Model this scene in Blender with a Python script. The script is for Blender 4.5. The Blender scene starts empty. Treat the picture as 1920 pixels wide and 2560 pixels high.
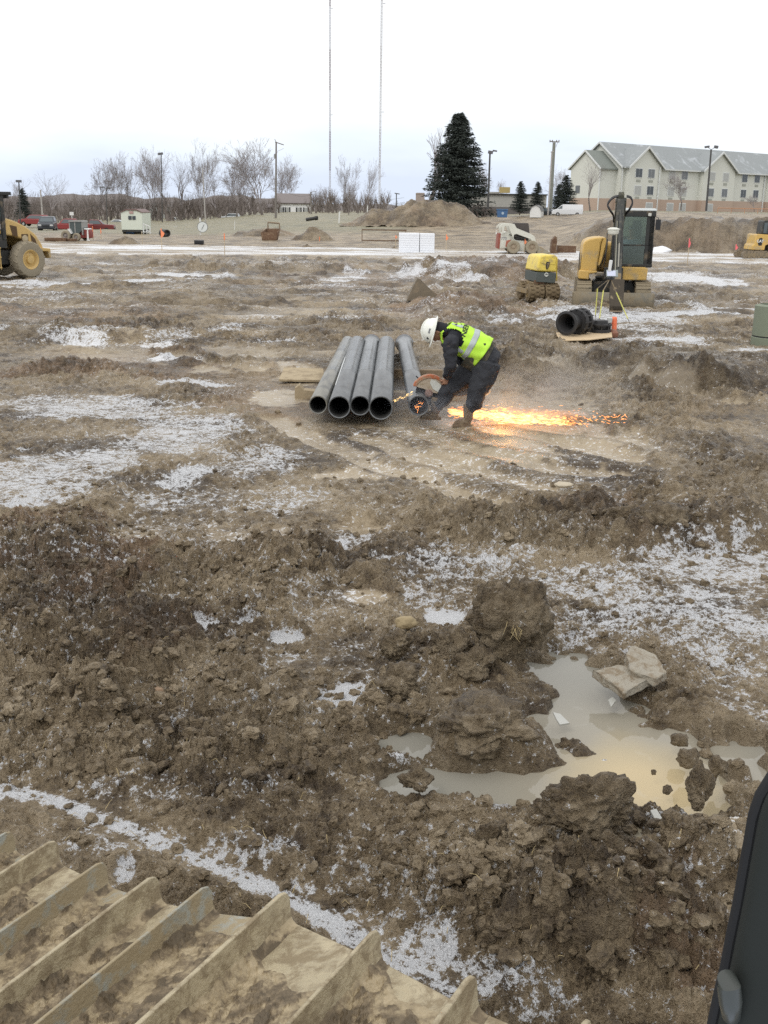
import bpy, math, random
import numpy as np
from mathutils import Vector, Matrix
rad = math.radians
random.seed(7); rng = np.random.default_rng(7)
scene = bpy.context.scene
COL = scene.collection

# ------------------------------------------------------------------ camera model (source pixels 1920x2560)
F = 2660.0; PIT = math.atan(768/2660.0); ROLL = rad(.84); H = 2.65
_r = np.array([1., 0, 0]); _u = np.array([0, math.sin(PIT), math.cos(PIT)]); FW = np.array([0, math.cos(PIT), -math.sin(PIT)])
CR = _r*math.cos(ROLL)+_u*math.sin(ROLL); CU = _u*math.cos(ROLL)-_r*math.sin(ROLL); CC = np.array([0, 0, H])
def ray(px, py): return FW+CR*(px-960)/F-CU*(py-1280)/F
def P(px, py, z=0.0):
    d = ray(px, py); return CC+d*(z-H)/d[2]
def D(px, py, Y):
    d = ray(px, py); return CC+d*Y/d[1]
cam = bpy.data.cameras.new('camera'); co = bpy.data.objects.new('camera', cam); COL.objects.link(co)
cam.sensor_fit = 'VERTICAL'; cam.sensor_height = 24; cam.lens = 24*F/2560; cam.clip_start = .05; cam.clip_end = 5000
co.matrix_world = Matrix(((CR[0], CU[0], -FW[0], 0), (CR[1], CU[1], -FW[1], 0), (CR[2], CU[2], -FW[2], H), (0, 0, 0, 1)))
scene.camera = co

# ------------------------------------------------------------------ noise
def sm(t): t = np.clip(t, 0, 1); return t*t*(3-2*t)
def _hash(ix, iy, s):
    n = (ix.astype(np.int64)*374761393+iy.astype(np.int64)*668265263+s*1442695041) & 0xffffffff
    n = ((n ^ (n >> 13))*1274126177) & 0xffffffff
    n = ((n ^ (n >> 15))*2246822519) & 0xffffffff
    return n ^ (n >> 16)
def pn(x, y, s=0):
    xi = np.floor(x); yi = np.floor(y); fx = x-xi; fy = y-yi
    u = fx*fx*fx*(fx*(fx*6-15)+10); v = fy*fy*fy*(fy*(fy*6-15)+10)
    def g(ax, ay):
        a = _hash(xi+ax, yi+ay, s)*(2*math.pi/4294967296.0)
        return np.cos(a)*(fx-ax)+np.sin(a)*(fy-ay)
    a = g(0, 0); b = g(1, 0); c = g(0, 1); d = g(1, 1)
    return 1.5*((a+(b-a)*u)*(1-v)+(c+(d-c)*u)*v)
def fbm(x, y, s=0, o=3):
    r = 0; a = 1.
    for i in range(o): r = r+a*pn(x*2**i, y*2**i, s+i*17); a *= .5
    return r
def lumps(x, y, cell, s, dens=.6):
    "rounded clods: one dome per cell, random size"
    x = x/cell; y = y/cell; xi = np.floor(x); yi = np.floor(y); h = np.zeros_like(x)
    for ax in (-1, 0, 1):
        for ay in (-1, 0, 1):
            k = _hash(xi+ax, yi+ay, s); a = (k & 1023)/1023.; b = ((k >> 10) & 1023)/1023.; c = ((k >> 20) & 1023)/1023.
            rr = .28+.5*c; dx = xi+ax+a-x; dy = yi+ay+b-y
            d = np.sqrt(dx*dx+dy*dy)/rr
            t = np.clip(1-d, 0, 1)
            h = np.maximum(h, np.where(a*7 % 1 < dens, rr*np.minimum(t*2.4, 1)**.55*(.75+.25*t), 0))
    return h

# ------------------------------------------------------------------ ground features
def ell(x, y, cx, cy, rx, ry, nz, z=0.0, rot=0.0):
    c = P(cx, cy, z); dep = (c-CC)@FW; wx = rx*dep/F; wy = abs(P(cx, cy-ry, z)[1]-P(cx, cy+ry, z)[1])/2
    dx = x-c[0]; dy = y-c[1]
    if rot: dx, dy = dx*math.cos(rot)+dy*math.sin(rot), -dx*math.sin(rot)+dy*math.cos(rot)
    out = np.zeros_like(x); k = np.nonzero((np.abs(dx) < 1.8*wx+.0) & (np.abs(dy) < 1.8*wy))[0] if not rot else np.arange(x.size)
    if k.size:
        d = np.sqrt((dx[k]/wx)**2+(dy[k]/wy)**2)+nz[k]*.35; out[k] = sm((1.25-d)/.55)
    return out
SNOW = [(500,1545,55,14,1.3),(600,1552,45,14,1.3),(715,1582,50,16,1.3),(860,1718,75,34,1.35),(1105,1532,48,22,1.2),(850,1348,35,20,1.1),(900,1335,30,12,1),
 (1180,1400,240,45,.78),(1450,1440,260,45,.8),(1720,1520,260,110,.8),(1800,1400,220,38,.95),(1640,1430,150,40,.8),(1500,1560,160,70,.62),(1100,1470,120,50,.6),
 (280,1020,230,36,.85),(440,1080,160,50,.85),(540,1060,60,40,.95),(110,1180,190,60,.92),(250,1150,120,40,.8),(470,1190,65,28,1.1),(650,1150,110,50,.75),(120,1000,120,20,.7),
 (50,1245,100,22,1.05),(720,1245,120,35,.62),(400,1240,90,25,.6),(560,1240,150,30,.5),(300,1400,130,30,.5),(420,1330,200,60,.45),
 (440,895,70,8,1.15),(475,958,100,8,1.15),(480,690,95,7,1.2),(360,706,60,4,1.1),(540,703,70,6,1.),(70,712,160,5,1.1),(200,846,110,16,.85),(430,846,60,22,.75),(40,722,70,4,1),
 (620,795,100,5,.9),(860,700,60,9,.9),(1140,702,60,10,1),(1015,690,50,10,.9),(880,690,40,10,.9),(560,830,60,14,.7),(700,860,60,6,.8),
 (1700,697,120,12,1.2),(1800,712,70,7,1.2),(1620,690,60,8,1),(1560,800,190,26,.8),(1660,848,80,20,1.1),(1540,830,150,32,.82),(1450,790,60,20,.75),(1800,775,110,8,.8),(1890,880,60,5,1),
 (1880,800,40,12,.8),(1740,790,60,8,.8),(1240,810,60,10,.8),
 (312,2160,26,36,1.15),(640,2120,130,40,.6),(700,2110,50,24,.8),(300,2090,150,50,.5),(60,1900,90,30,.5),(830,2180,160,60,.5),(1080,2370,90,90,.92),(1200,2440,150,70,.85),(1330,2500,130,60,.7),(1000,2230,200,70,.5),
 (1100,2300,60,40,.7),(1020,1900,50,25,.8),(1300,1790,60,12,.9),(1240,1790,40,30,.7),(1260,1990,60,20,.6),(1690,2060,60,20,.6),(1800,1650,120,60,.7),(1850,1760,70,40,.6),(380,1960,300,40,.5),(780,1500,160,60,.5),(640,1640,150,60,.45)]
TAN = [(1180,1130,230,26,1,.0),(1000,1180,220,16,1,0),(1330,1010,180,40,.7,0),(1300,1080,280,50,.9,0),(1120,1080,220,35,.7,0),(1480,1110,160,40,.6,0),(620,918,120,14,1,0),(560,885,200,14,.6,0),(700,990,80,20,1,0),(760,940,60,22,.9,0),
 (1240,880,60,25,.6,0),(1500,930,180,10,.7,0),(1700,960,140,8,.7,0),(300,880,260,30,.5,0),(330,1330,90,30,.4,0),(620,1330,130,25,.5,0),(900,1310,60,15,.5,0),(1850,2130,60,60,1,0),(1800,2300,60,100,.5,0),(1480,1230,60,10,.6,0),(800,790,300,14,.5,0),(920,1480,60,20,.6,0)]
CLAY = [(1160,770,150,30,.8),(1250,690,140,18,.9),(200,790,260,26,.5),(300,905,260,40,.7),(250,1440,150,90,.8),(100,1330,180,70,.7),(420,1580,150,70,.6),(1000,790,110,20,.8),(960,700,260,25,.5),(700,1000,200,40,.6),(1560,1330,150,50,.4),(1500,1250,90,30,.5),(1720,2400,150,160,.6),(1600,2200,150,70,.4),(600,940,300,40,.45)]
ROUGH = [(250,1550,420,240,1.),(120,1360,200,80,1.),(500,1800,500,140,.8),(700,1420,160,70,.8),(1500,1310,420,60,1.1),(1800,1280,200,90,1.),(1500,2280,320,170,1.1),(1200,2180,240,100,.9),(1130,1650,160,70,.9),(950,1760,160,60,.7),(1750,2150,160,80,.8),
 (1250,740,180,40,.9),(1150,800,150,30,.7),(1650,985,260,36,.8),(1330,930,140,40,.9),(700,660,260,20,.9),(1250,680,240,16,1.1),(900,800,160,20,.7),(300,830,260,18,.8),(200,930,160,24,.6),(1700,740,200,22,.8),(1500,890,300,20,.8),(650,1080,120,50,.7),(1850,1170,100,80,.7),(230,1250,90,30,.5)]
MOUND = [(130,1370,160,36,.15),(700,1400,140,45,.10),(240,1500,200,50,.05),(1560,1345,260,30,.13),(1800,1310,140,46,.16),(1250,1325,180,18,.06),(1210,1830,120,60,.16),(1130,1660,110,40,.08),(1500,2330,230,90,.18),(1250,690,200,14,.5),(700,672,260,9,.22),(1480,672,160,6,.1),
 (1790,950,190,20,.34),(1600,905,140,12,.15),(1150,780,120,14,.22),(900,1290,60,12,.1),(500,760,220,6,.15),(250,850,150,6,.18),(190,1600,160,40,.12),(1300,925,130,14,.2),(560,1140,30,14,.05),(1830,2130,60,50,.1)]
PUD = [(1440,1715,95,78),(1530,1825,200,75),(1650,1935,255,112),(1130,1965,200,34),(1010,1862,70,34),(1350,1990,160,56),(1740,2010,120,60),(1830,1900,70,60)]
WET = [(1720,935,260,46,1),(1840,1180,150,110,.5),(1330,940,130,40,.6),(1500,1340,380,40,.5),(240,1480,260,120,.2),(1500,2260,360,200,.45),(100,1380,180,60,.3),(1450,1700,200,120,.4),(700,1750,500,160,.35),(1250,700,300,20,.4),(1700,690,260,12,.3),(500,780,300,12,.5),(700,670,300,10,.4)]
PITS = [(860,1718,75,34),(550,1548,110,16),(715,1582,50,16),(1105,1532,50,22)]
LIME = [P(a, b)[:2] for a, b in [(-150,1935),(40,1962),(110,1976),(174,1994),(249,2029),(347,2069),(446,2116),(579,2173),(694,2226),(810,2283),(897,2335),(1010,2400),(1150,2480)]]
RUTS = [[(680,1040),(770,1085),(900,1140),(1050,1190),(1200,1240),(1330,1262)],[(900,1085),(1000,1118),(1130,1155),(1280,1195),(1440,1228)],[(1060,1080),(1230,1130),(1400,1170),(1560,1185)],[(1250,1072),(1420,1100),(1580,1140)],[(1200,868),(1300,890),(1450,925),(1650,962),(1880,1005)],[(640,925),(520,905),(420,880)]]
FARU = ([-.6,-.35,-.19,-.12,-.06,.05,.17,.3,.6], [-1.3,-1.1,-.7,.5,1.0,1.3,2.0,2.2,2.3])
def macro(x, y):
    x = np.asarray(x, float); y = np.asarray(y, float)
    yy = np.maximum(y, 1.); u = x/yy
    far = np.interp(u, *FARU)
    st = 74+8*np.clip(-u*4, 0, 1)
    z = far*sm((y-st)/(50+20*np.clip(-u*3, 0, 1)))
    m = sm((x-9-.18*(y-66))/5)
    edge = 67.5+1.2*np.sin(x*.45)+.8*np.sin(x*1.1+1)
    bank = 2.0*sm((y-edge)/3.6)+.25*sm((y-78)/40)-.5*sm((y-72)/6)*np.exp(-((x-15)/4.)**2)
    z = z*(1-m)+m*bank
    z = z+.25*sm((y-160)/90)*sm((u+.2)/.1)*0
    return z
def mounds(x, y, nz):
    z = 0
    for e in MOUND: z = z+ell(x, y, *e[:4], nz)*e[4]
    return z
_zc = {}
def zs(x, y):
    k = (round(float(x), 2), round(float(y), 2))
    if k not in _zc:
        ax = np.array([k[0]+i*.18 for i in (-1, 0, 1) for j in (-1, 0, 1)]); ay = np.array([k[1]+j*.18 for i in (-1, 0, 1) for j in (-1, 0, 1)])
        _zc[k] = float(np.mean(surface(ax, ay)[0]))
    return _zc[k]
def G(px, py, dz=0.0):
    "point on the smooth terrain seen at that place"
    z = 0.
    for _ in range(6):
        q = P(px, py, z); z = .5*z+.5*zs(q[0], q[1])
    q = P(px, py, z); return np.array([q[0], q[1], z+dz])

def poly_dist(x, y, pts):
    best = np.full_like(x, 1e9)
    for (ax, ay), (bx, by) in zip(pts[:-1], pts[1:]):
        dx, dy = bx-ax, by-ay; t = np.clip(((x-ax)*dx+(y-ay)*dy)/(dx*dx+dy*dy), 0, 1)
        best = np.minimum(best, np.hypot(x-ax-t*dx, y-ay-t*dy))
    return best

# ------------------------------------------------------------------ materials
def newmat(name):
    m = bpy.data.materials.new(name); m.use_nodes = True; nt = m.node_tree
    return m, nt, nt.nodes['Principled BSDF']
def nd(nt, t, **k):
    n = nt.nodes.new(t)
    for a, b in k.items():
        if a in n.inputs.keys() if isinstance(a, str) else False: n.inputs[a].default_value = b
        else: setattr(n, a, b)
    return n
def ramp(nt, fac, stops):
    r = nt.nodes.new('ShaderNodeValToRGB'); el = r.color_ramp.elements
    while len(el) < len(stops): el.new(.5)
    for e, (p, c) in zip(el, stops): e.position = p; e.color = (*c, 1) if len(c) == 3 else c
    nt.links.new(fac, r.inputs['Fac']); return r.outputs['Color']
def mixc(nt, fac, a, b):
    m = nt.nodes.new('ShaderNodeMix'); m.data_type = 'RGBA'
    for s, v in ((0, fac), (6, a), (7, b)):
        if hasattr(v, 'links'): nt.links.new(v, m.inputs[s])
        elif s == 0: m.inputs[0].default_value = v
        else: m.inputs[s].default_value = (*v, 1)
    return m.outputs[2]
def math_(nt, op, a, b=None, c=None, clamp=False):
    m = nt.nodes.new('ShaderNodeMath'); m.operation = op; m.use_clamp = clamp
    for i, v in enumerate((a, b, c)):
        if v is None: continue
        if hasattr(v, 'links'): nt.links.new(v, m.inputs[i])
        else: m.inputs[i].default_value = v
    return m.outputs[0]
def noise(nt, scale, detail=4, rough=.55, vec=None, dist=0):
    n = nt.nodes.new('ShaderNodeTexNoise'); n.inputs['Scale'].default_value = scale; n.inputs['Detail'].default_value = detail
    n.inputs['Roughness'].default_value = rough; n.inputs['Distortion'].default_value = dist
    if vec is not None: nt.links.new(vec, n.inputs['Vector'])
    return n.outputs['Fac']
def objco(nt):
    t = nt.nodes.new('ShaderNodeTexCoord'); return t.outputs['Object']
_mc = {}
def mat(name, col, rough=.6, metal=0., dirt=0., dirtcol=(.30, .235, .15), scale=4., bump=0., coat=0., var=.12, spec=.5):
    if name in _mc: return _mc[name]
    m, nt, b = newmat(name); oc = objco(nt)
    n1 = noise(nt, scale, 5, .6, oc)
    c = mixc(nt, n1, tuple(max(0, v*(1-var)) for v in col), tuple(min(1, v*(1+var)) for v in col))
    r = math_(nt, 'MULTIPLY_ADD', n1, .25, rough-.12)
    if dirt > 0:
        n2 = noise(nt, scale*1.7, 7, .68, oc, .4)
        f = math_(nt, 'MULTIPLY_ADD', n2, 7., -(7.*(1-dirt)*.75+.0), clamp=True)
        f2 = math_(nt, 'MAXIMUM', f, dirt*.14)
        c = mixc(nt, f2, c, dirtcol); r = math_(nt, 'MAXIMUM', r, math_(nt, 'MULTIPLY', f2, .85))
    nt.links.new(c, b.inputs['Base Color']); nt.links.new(r, b.inputs['Roughness'])
    b.inputs['Metallic'].default_value = metal; b.inputs['Coat Weight'].default_value = coat; b.inputs['Specular IOR Level'].default_value = spec
    if bump > 0:
        bp = nt.nodes.new('ShaderNodeBump'); bp.inputs['Strength'].default_value = bump; bp.inputs['Distance'].default_value = .02
        nt.links.new(noise(nt, scale*5, 6, .65, oc), bp.inputs['Height']); nt.links.new(bp.outputs[0], b.inputs['Normal'])
    _mc[name] = m; return m
def glassy(name, col=(.02, .03, .03), rough=.05):
    if name in _mc: return _mc[name]
    m, nt, b = newmat(name); b.inputs['Base Color'].default_value = (*col, 1); b.inputs['Roughness'].default_value = rough
    b.inputs['Specular IOR Level'].default_value = .6; _mc[name] = m; return m
def clearglass(name, tint=(.75, .85, .8), op=.22):
    m, nt, b = newmat(name); out = nt.nodes['Material Output']
    tr = nt.nodes.new('ShaderNodeBsdfTransparent'); tr.inputs[0].default_value = (*tint, 1)
    b.inputs['Base Color'].default_value = (.25, .3, .28, 1); b.inputs['Roughness'].default_value = .08
    mx = nt.nodes.new('ShaderNodeMixShader'); mx.inputs[0].default_value = op
    nt.links.new(tr.outputs[0], mx.inputs[1]); nt.links.new(b.outputs[0], mx.inputs[2]); nt.links.new(mx.outputs[0], out.inputs['Surface']); return m
def emis(name, col, st):
    m, nt, b = newmat(name); b.inputs['Emission Color'].default_value = (*col, 1); b.inputs['Emission Strength'].default_value = st
    b.inputs['Base Color'].default_value = (*col, 1); return m

MUDC = (.30, .235, .15)
YEL = mat('yellow paint', (.62, .40, .11), .45, dirt=.34, dirtcol=(.42, .33, .19), scale=1.6, bump=.05)
YEL2 = mat('bright yellow paint', (.82, .64, .12), .45, dirt=.28, dirtcol=(.40, .32, .18), scale=2.5)
BLK = mat('black paint', (.02, .022, .022), .5, dirt=.3, dirtcol=(.16, .13, .09), scale=2.5)
BLKP = mat('black plastic', (.016, .017, .02), .42, scale=6)
RUB = mat('rubber', (.03, .03, .028), .8, dirt=.62, dirtcol=(.26, .215, .145), scale=3, bump=.4)
TYREM = mat('muddy tyre', (.05, .045, .04), .85, dirt=.7, dirtcol=(.30, .26, .19), scale=3.5, bump=.6)
STEELM = mat('muddy steel', (.14, .12, .09), .55, .3, dirt=.5, dirtcol=(.28, .22, .14), scale=3, bump=.2)
RUST = mat('rusty steel', (.13, .07, .04), .8, .1, dirt=.35, dirtcol=(.22, .15, .09), scale=5, bump=.3)
GREY = mat('grey paint', (.25, .26, .26), .5, dirt=.2, scale=3)
WHT = mat('white paint', (.75, .76, .75), .4, dirt=.12, dirtcol=(.4, .36, .3), scale=2)
CHROME = mat('bare steel', (.45, .45, .45), .3, .9, scale=8)
GLS = glassy('dark glass')
WOODP = mat('weathered wood', (.22, .18, .14), .85, scale=3, bump=.2, var=.25)

# ------------------------------------------------------------------ mesh builder
class MB:
    def __init__(s): s.v = []; s.f = []; s.n = 0
    def add(s, v, f, M=None):
        v = np.asarray(v, float)
        if M is not None: v = v@M[:3, :3].T+M[:3, 3]
        s.v.append(v); o = s.n; s.f += [tuple(i+o for i in q) for q in f]; s.n += len(v); return s
    def box(s, c, d, rz=0, ry=0, rx=0, top=(1, 1)):
        d = np.array(d)/2.; v = [(sx*d[0]*(top[0] if sz > 0 else 1), sy*d[1]*(top[1] if sz > 0 else 1), sz*d[2]) for sz in (-1, 1) for sy in (-1, 1) for sx in (-1, 1)]
        M = np.array(Matrix.Translation(c)@Matrix.Rotation(rz, 4, 'Z')@Matrix.Rotation(ry, 4, 'Y')@Matrix.Rotation(rx, 4, 'X'))
        return s.add(v, [(0, 2, 3, 1), (4, 5, 7, 6), (0, 1, 5, 4), (2, 6, 7, 3), (0, 4, 6, 2), (1, 3, 7, 5)], M)
    def tube(s, pts, r, n=8, cap=True, flat=1.0, side=(0, 1, 0)):
        pts = [np.array(p, float) for p in pts]; k = len(pts)
        rs = [r]*k if np.isscalar(r) else list(r); vv = []
        prev = None
        for i, p in enumerate(pts):
            t = pts[min(i+1, k-1)]-pts[max(i-1, 0)]; t = t/(np.linalg.norm(t)+1e-9)
            if prev is None:
                a = np.array(side, float) if flat != 1.0 else (np.array([0, 0, 1.]) if abs(t[2]) < .9 else np.array([1., 0, 0]))
                if abs(a@t) > .95: a = np.array([1., 0, 0])
            else: a = prev
            a = a-t*(a@t); a = a/(np.linalg.norm(a)+1e-9); prev = a; b = np.cross(t, a)
            for j in range(n):
                w = 2*math.pi*j/n; vv.append(p+rs[i]*(math.cos(w)*a+flat*math.sin(w)*b))
        f = [(i*n+j, i*n+(j+1) % n, (i+1)*n+(j+1) % n, (i+1)*n+j) for i in range(k-1) for j in range(n)]
        if cap: f += [tuple(range(n-1, -1, -1)), tuple(range((k-1)*n, k*n))]
        return s.add(vv, f)
    def prism(s, poly, a, b, axis='y'):
        "poly in the two other axes, extruded from a to b"
        k = len(poly); v = []
        for t in (a, b):
            for p, q in poly: v.append({'y': (p, t, q), 'x': (t, p, q), 'z': (p, q, t)}[axis])
        f = [(i, (i+1) % k, k+(i+1) % k, k+i) for i in range(k)]+[tuple(range(k-1, -1, -1)), tuple(range(k, 2*k))]
        return s.add(v, f)
    def lathe(s, prof, c=(0, 0, 0), axis='z', n=24, cap=True):
        "prof: (radius, height)"
        v = []
        for r, h in prof:
            for j in range(n):
                w = 2*math.pi*j/n; x, y = r*math.cos(w), r*math.sin(w)
                v.append({'z': (x, y, h), 'y': (x, h, y), 'x': (h, x, y)}[axis])
        k = len(prof); f = [(i*n+j, i*n+(j+1) % n, (i+1)*n+(j+1) % n, (i+1)*n+j) for i in range(k-1) for j in range(n)]
        if cap: f += [tuple(range(n-1, -1, -1)), tuple(range((k-1)*n, k*n))]
        return s.add(np.array(v)+np.array(c), f)
    def ball(s, c, r, n=12, m=8, M=None):
        r = np.array([r, r, r] if np.isscalar(r) else r); v = []
        for i in range(m+1):
            th = math.pi*i/m
            for j in range(n): v.append((math.sin(th)*math.cos(2*math.pi*j/n), math.sin(th)*math.sin(2*math.pi*j/n), math.cos(th)))
        v = np.array(v)*r
        if M is not None: v = v@np.array(M)[:3, :3].T
        return s.add(v+np.array(c), [(i*n+j, (i+1)*n+j, (i+1)*n+(j+1) % n, i*n+(j+1) % n) for i in range(m) for j in range(n)])
    def mesh(s, name):
        me = bpy.data.meshes.new(name); v = np.concatenate(s.v); me.from_pydata(v.tolist(), [], s.f); me.update(); return me
    def build(s, name, m, parent=None, bevel=0., smooth=35, mods=(), seg=2):
        me = s.mesh(name)
        import bmesh
        bm = bmesh.new(); bm.from_mesh(me); bmesh.ops.recalc_face_normals(bm, faces=bm.faces[:]); bm.to_mesh(me); bm.free()
        if m: me.materials.append(m)
        if smooth:
            me.polygons.foreach_set('use_smooth', [True]*len(me.polygons))
            try: me.set_sharp_from_angle(angle=rad(smooth))
            except Exception: pass
        o = bpy.data.objects.new(name, me); COL.objects.link(o)
        if parent: o.parent = parent
        if bevel: md = o.modifiers.new('b', 'BEVEL'); md.width = bevel; md.segments = seg; md.limit_method = 'ANGLE'; md.angle_limit = rad(40)
        return o
def fastmesh(name, v, f, m, parent=None, smooth=False):
    "v (n,3) array, f (k,3|4) array"
    me = bpy.data.meshes.new(name); v = np.ascontiguousarray(v, dtype=np.float32); f = np.ascontiguousarray(f, dtype=np.int32); k = f.shape[1]
    me.vertices.add(len(v)); me.vertices.foreach_set('co', v.ravel()); me.loops.add(f.size); me.loops.foreach_set('vertex_index', f.ravel())
    me.polygons.add(len(f)); me.polygons.foreach_set('loop_start', np.arange(0, f.size, k, dtype=np.int32)); me.polygons.foreach_set('loop_total', np.full(len(f), k, dtype=np.int32))
    me.polygons.foreach_set('use_smooth', [smooth]*len(f)); me.update(calc_edges=True); me.materials.append(m)
    o = bpy.data.objects.new(name, me); COL.objects.link(o)
    if parent: o.parent = parent
    return o
def tag(o, label=None, cat=None, group=None, kind=None):
    if label: o['label'] = label
    if cat: o['category'] = cat
    if group: o['group'] = group
    if kind: o['kind'] = kind
    return o
def thing(name, loc, label, cat, rz=0, group=None, sc=1.0):
    o = bpy.data.objects.new(name, None); COL.objects.link(o); o.location = [float(t) for t in loc]; o.rotation_euler = (0, 0, rz); o.scale = (sc, sc, sc); o.empty_display_size = .1
    return tag(o, label, cat, group)
def kids(o): return [c for c in bpy.data.objects if c.parent == o]
def dup(root, loc, label, rz=0, sc=1.0, group=None):
    r = root.copy(); COL.objects.link(r); r.location = [float(t) for t in loc]; r.rotation_euler = (0, 0, rz); r.scale = (sc, sc, sc) if np.isscalar(sc) else sc; r['label'] = label
    if group: r['group'] = group
    for ch in kids(root):
        c = ch.copy(); COL.objects.link(c); c.parent = r
        for g in kids(ch): d = g.copy(); COL.objects.link(d); d.parent = c
    return r
def text(body, size, m, parent, loc, rot, name='lettering', ext=.004, bold=.0, warp=None):
    cu = bpy.data.curves.new(name, 'FONT'); cu.body = body; cu.size = size; cu.extrude = ext; cu.offset = bold; cu.align_x = 'CENTER'; cu.align_y = 'CENTER'
    to = bpy.data.objects.new('tmp', cu); COL.objects.link(to); dg = bpy.context.evaluated_depsgraph_get(); me = bpy.data.meshes.new_from_object(to.evaluated_get(dg))
    bpy.data.objects.remove(to); me.materials.clear(); me.materials.append(m); me.name = name
    if warp:
        for v in me.vertices: v.co = Vector(warp(v.co))
    o = bpy.data.objects.new(name, me); COL.objects.link(o); o.parent = parent; o.location = loc; o.rotation_euler = rot; return o
# ------------------------------------------------------------------ world
w = bpy.data.worlds.new("World"); scene.world = w; w.use_nodes = True; nt = w.node_tree
bg = nt.nodes['Background']; SUN_EL, SUN_ROT = rad(48), rad(215)
sky = nt.nodes.new('ShaderNodeTexSky'); sky.sky_type = 'NISHITA'; sky.sun_disc = False; sky.sun_elevation = SUN_EL; sky.sun_rotation = SUN_ROT; sky.dust_density = 3
tc = nt.nodes.new('ShaderNodeTexCoord'); sx = nt.nodes.new('ShaderNodeSeparateXYZ'); nt.links.new(tc.outputs['Generated'], sx.inputs[0])
mp = nt.nodes.new('ShaderNodeMapping'); mp.inputs['Scale'].default_value = (1, 1, 4); nt.links.new(tc.outputs['Generated'], mp.inputs[0])
cl = noise(nt, 2.2, 5, .55, mp.outputs[0])
el = math_(nt, 'ADD', sx.outputs['Z'], math_(nt, 'MULTIPLY_ADD', cl, .22, -.11))
cloud = ramp(nt, el, [(0, (7.4, 8.2, 9.6)), (.03, (8.6, 9.4, 10.4)), (.075, (10.2, 10.5, 10.7)), (.5, (11.0, 11.0, 11.0))])
c = mixc(nt, .96, sky.outputs['Color'], cloud)
nt.links.new(c, bg.inputs['Color']); bg.inputs['Strength'].default_value = .1
sl = bpy.data.lights.new('sun', 'SUN'); sl.energy = .9; sl.angle = rad(25); sl.color = (1, .96, .9)
so = bpy.data.objects.new('sun', sl); COL.objects.link(so); so.rotation_euler = (rad(42), 0, rad(-35)); so.location = (0, 0, 30)
scene.view_settings.view_transform = 'Standard'; scene.view_settings.look = 'None'; scene.view_settings.exposure = .12; scene.view_settings.gamma = 1
cy = scene.cycles; cy.use_denoising = False; cy.max_bounces = 5; cy.diffuse_bounces = 2; cy.glossy_bounces = 3; cy.transmission_bounces = 4; cy.transparent_max_bounces = 24; cy.volume_bounces = 0
cy.caustics_reflective = cy.caustics_refractive = False; cy.sample_clamp_indirect = 6; cy.volume_step_rate = 2; cy.volume_max_steps = 128

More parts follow.
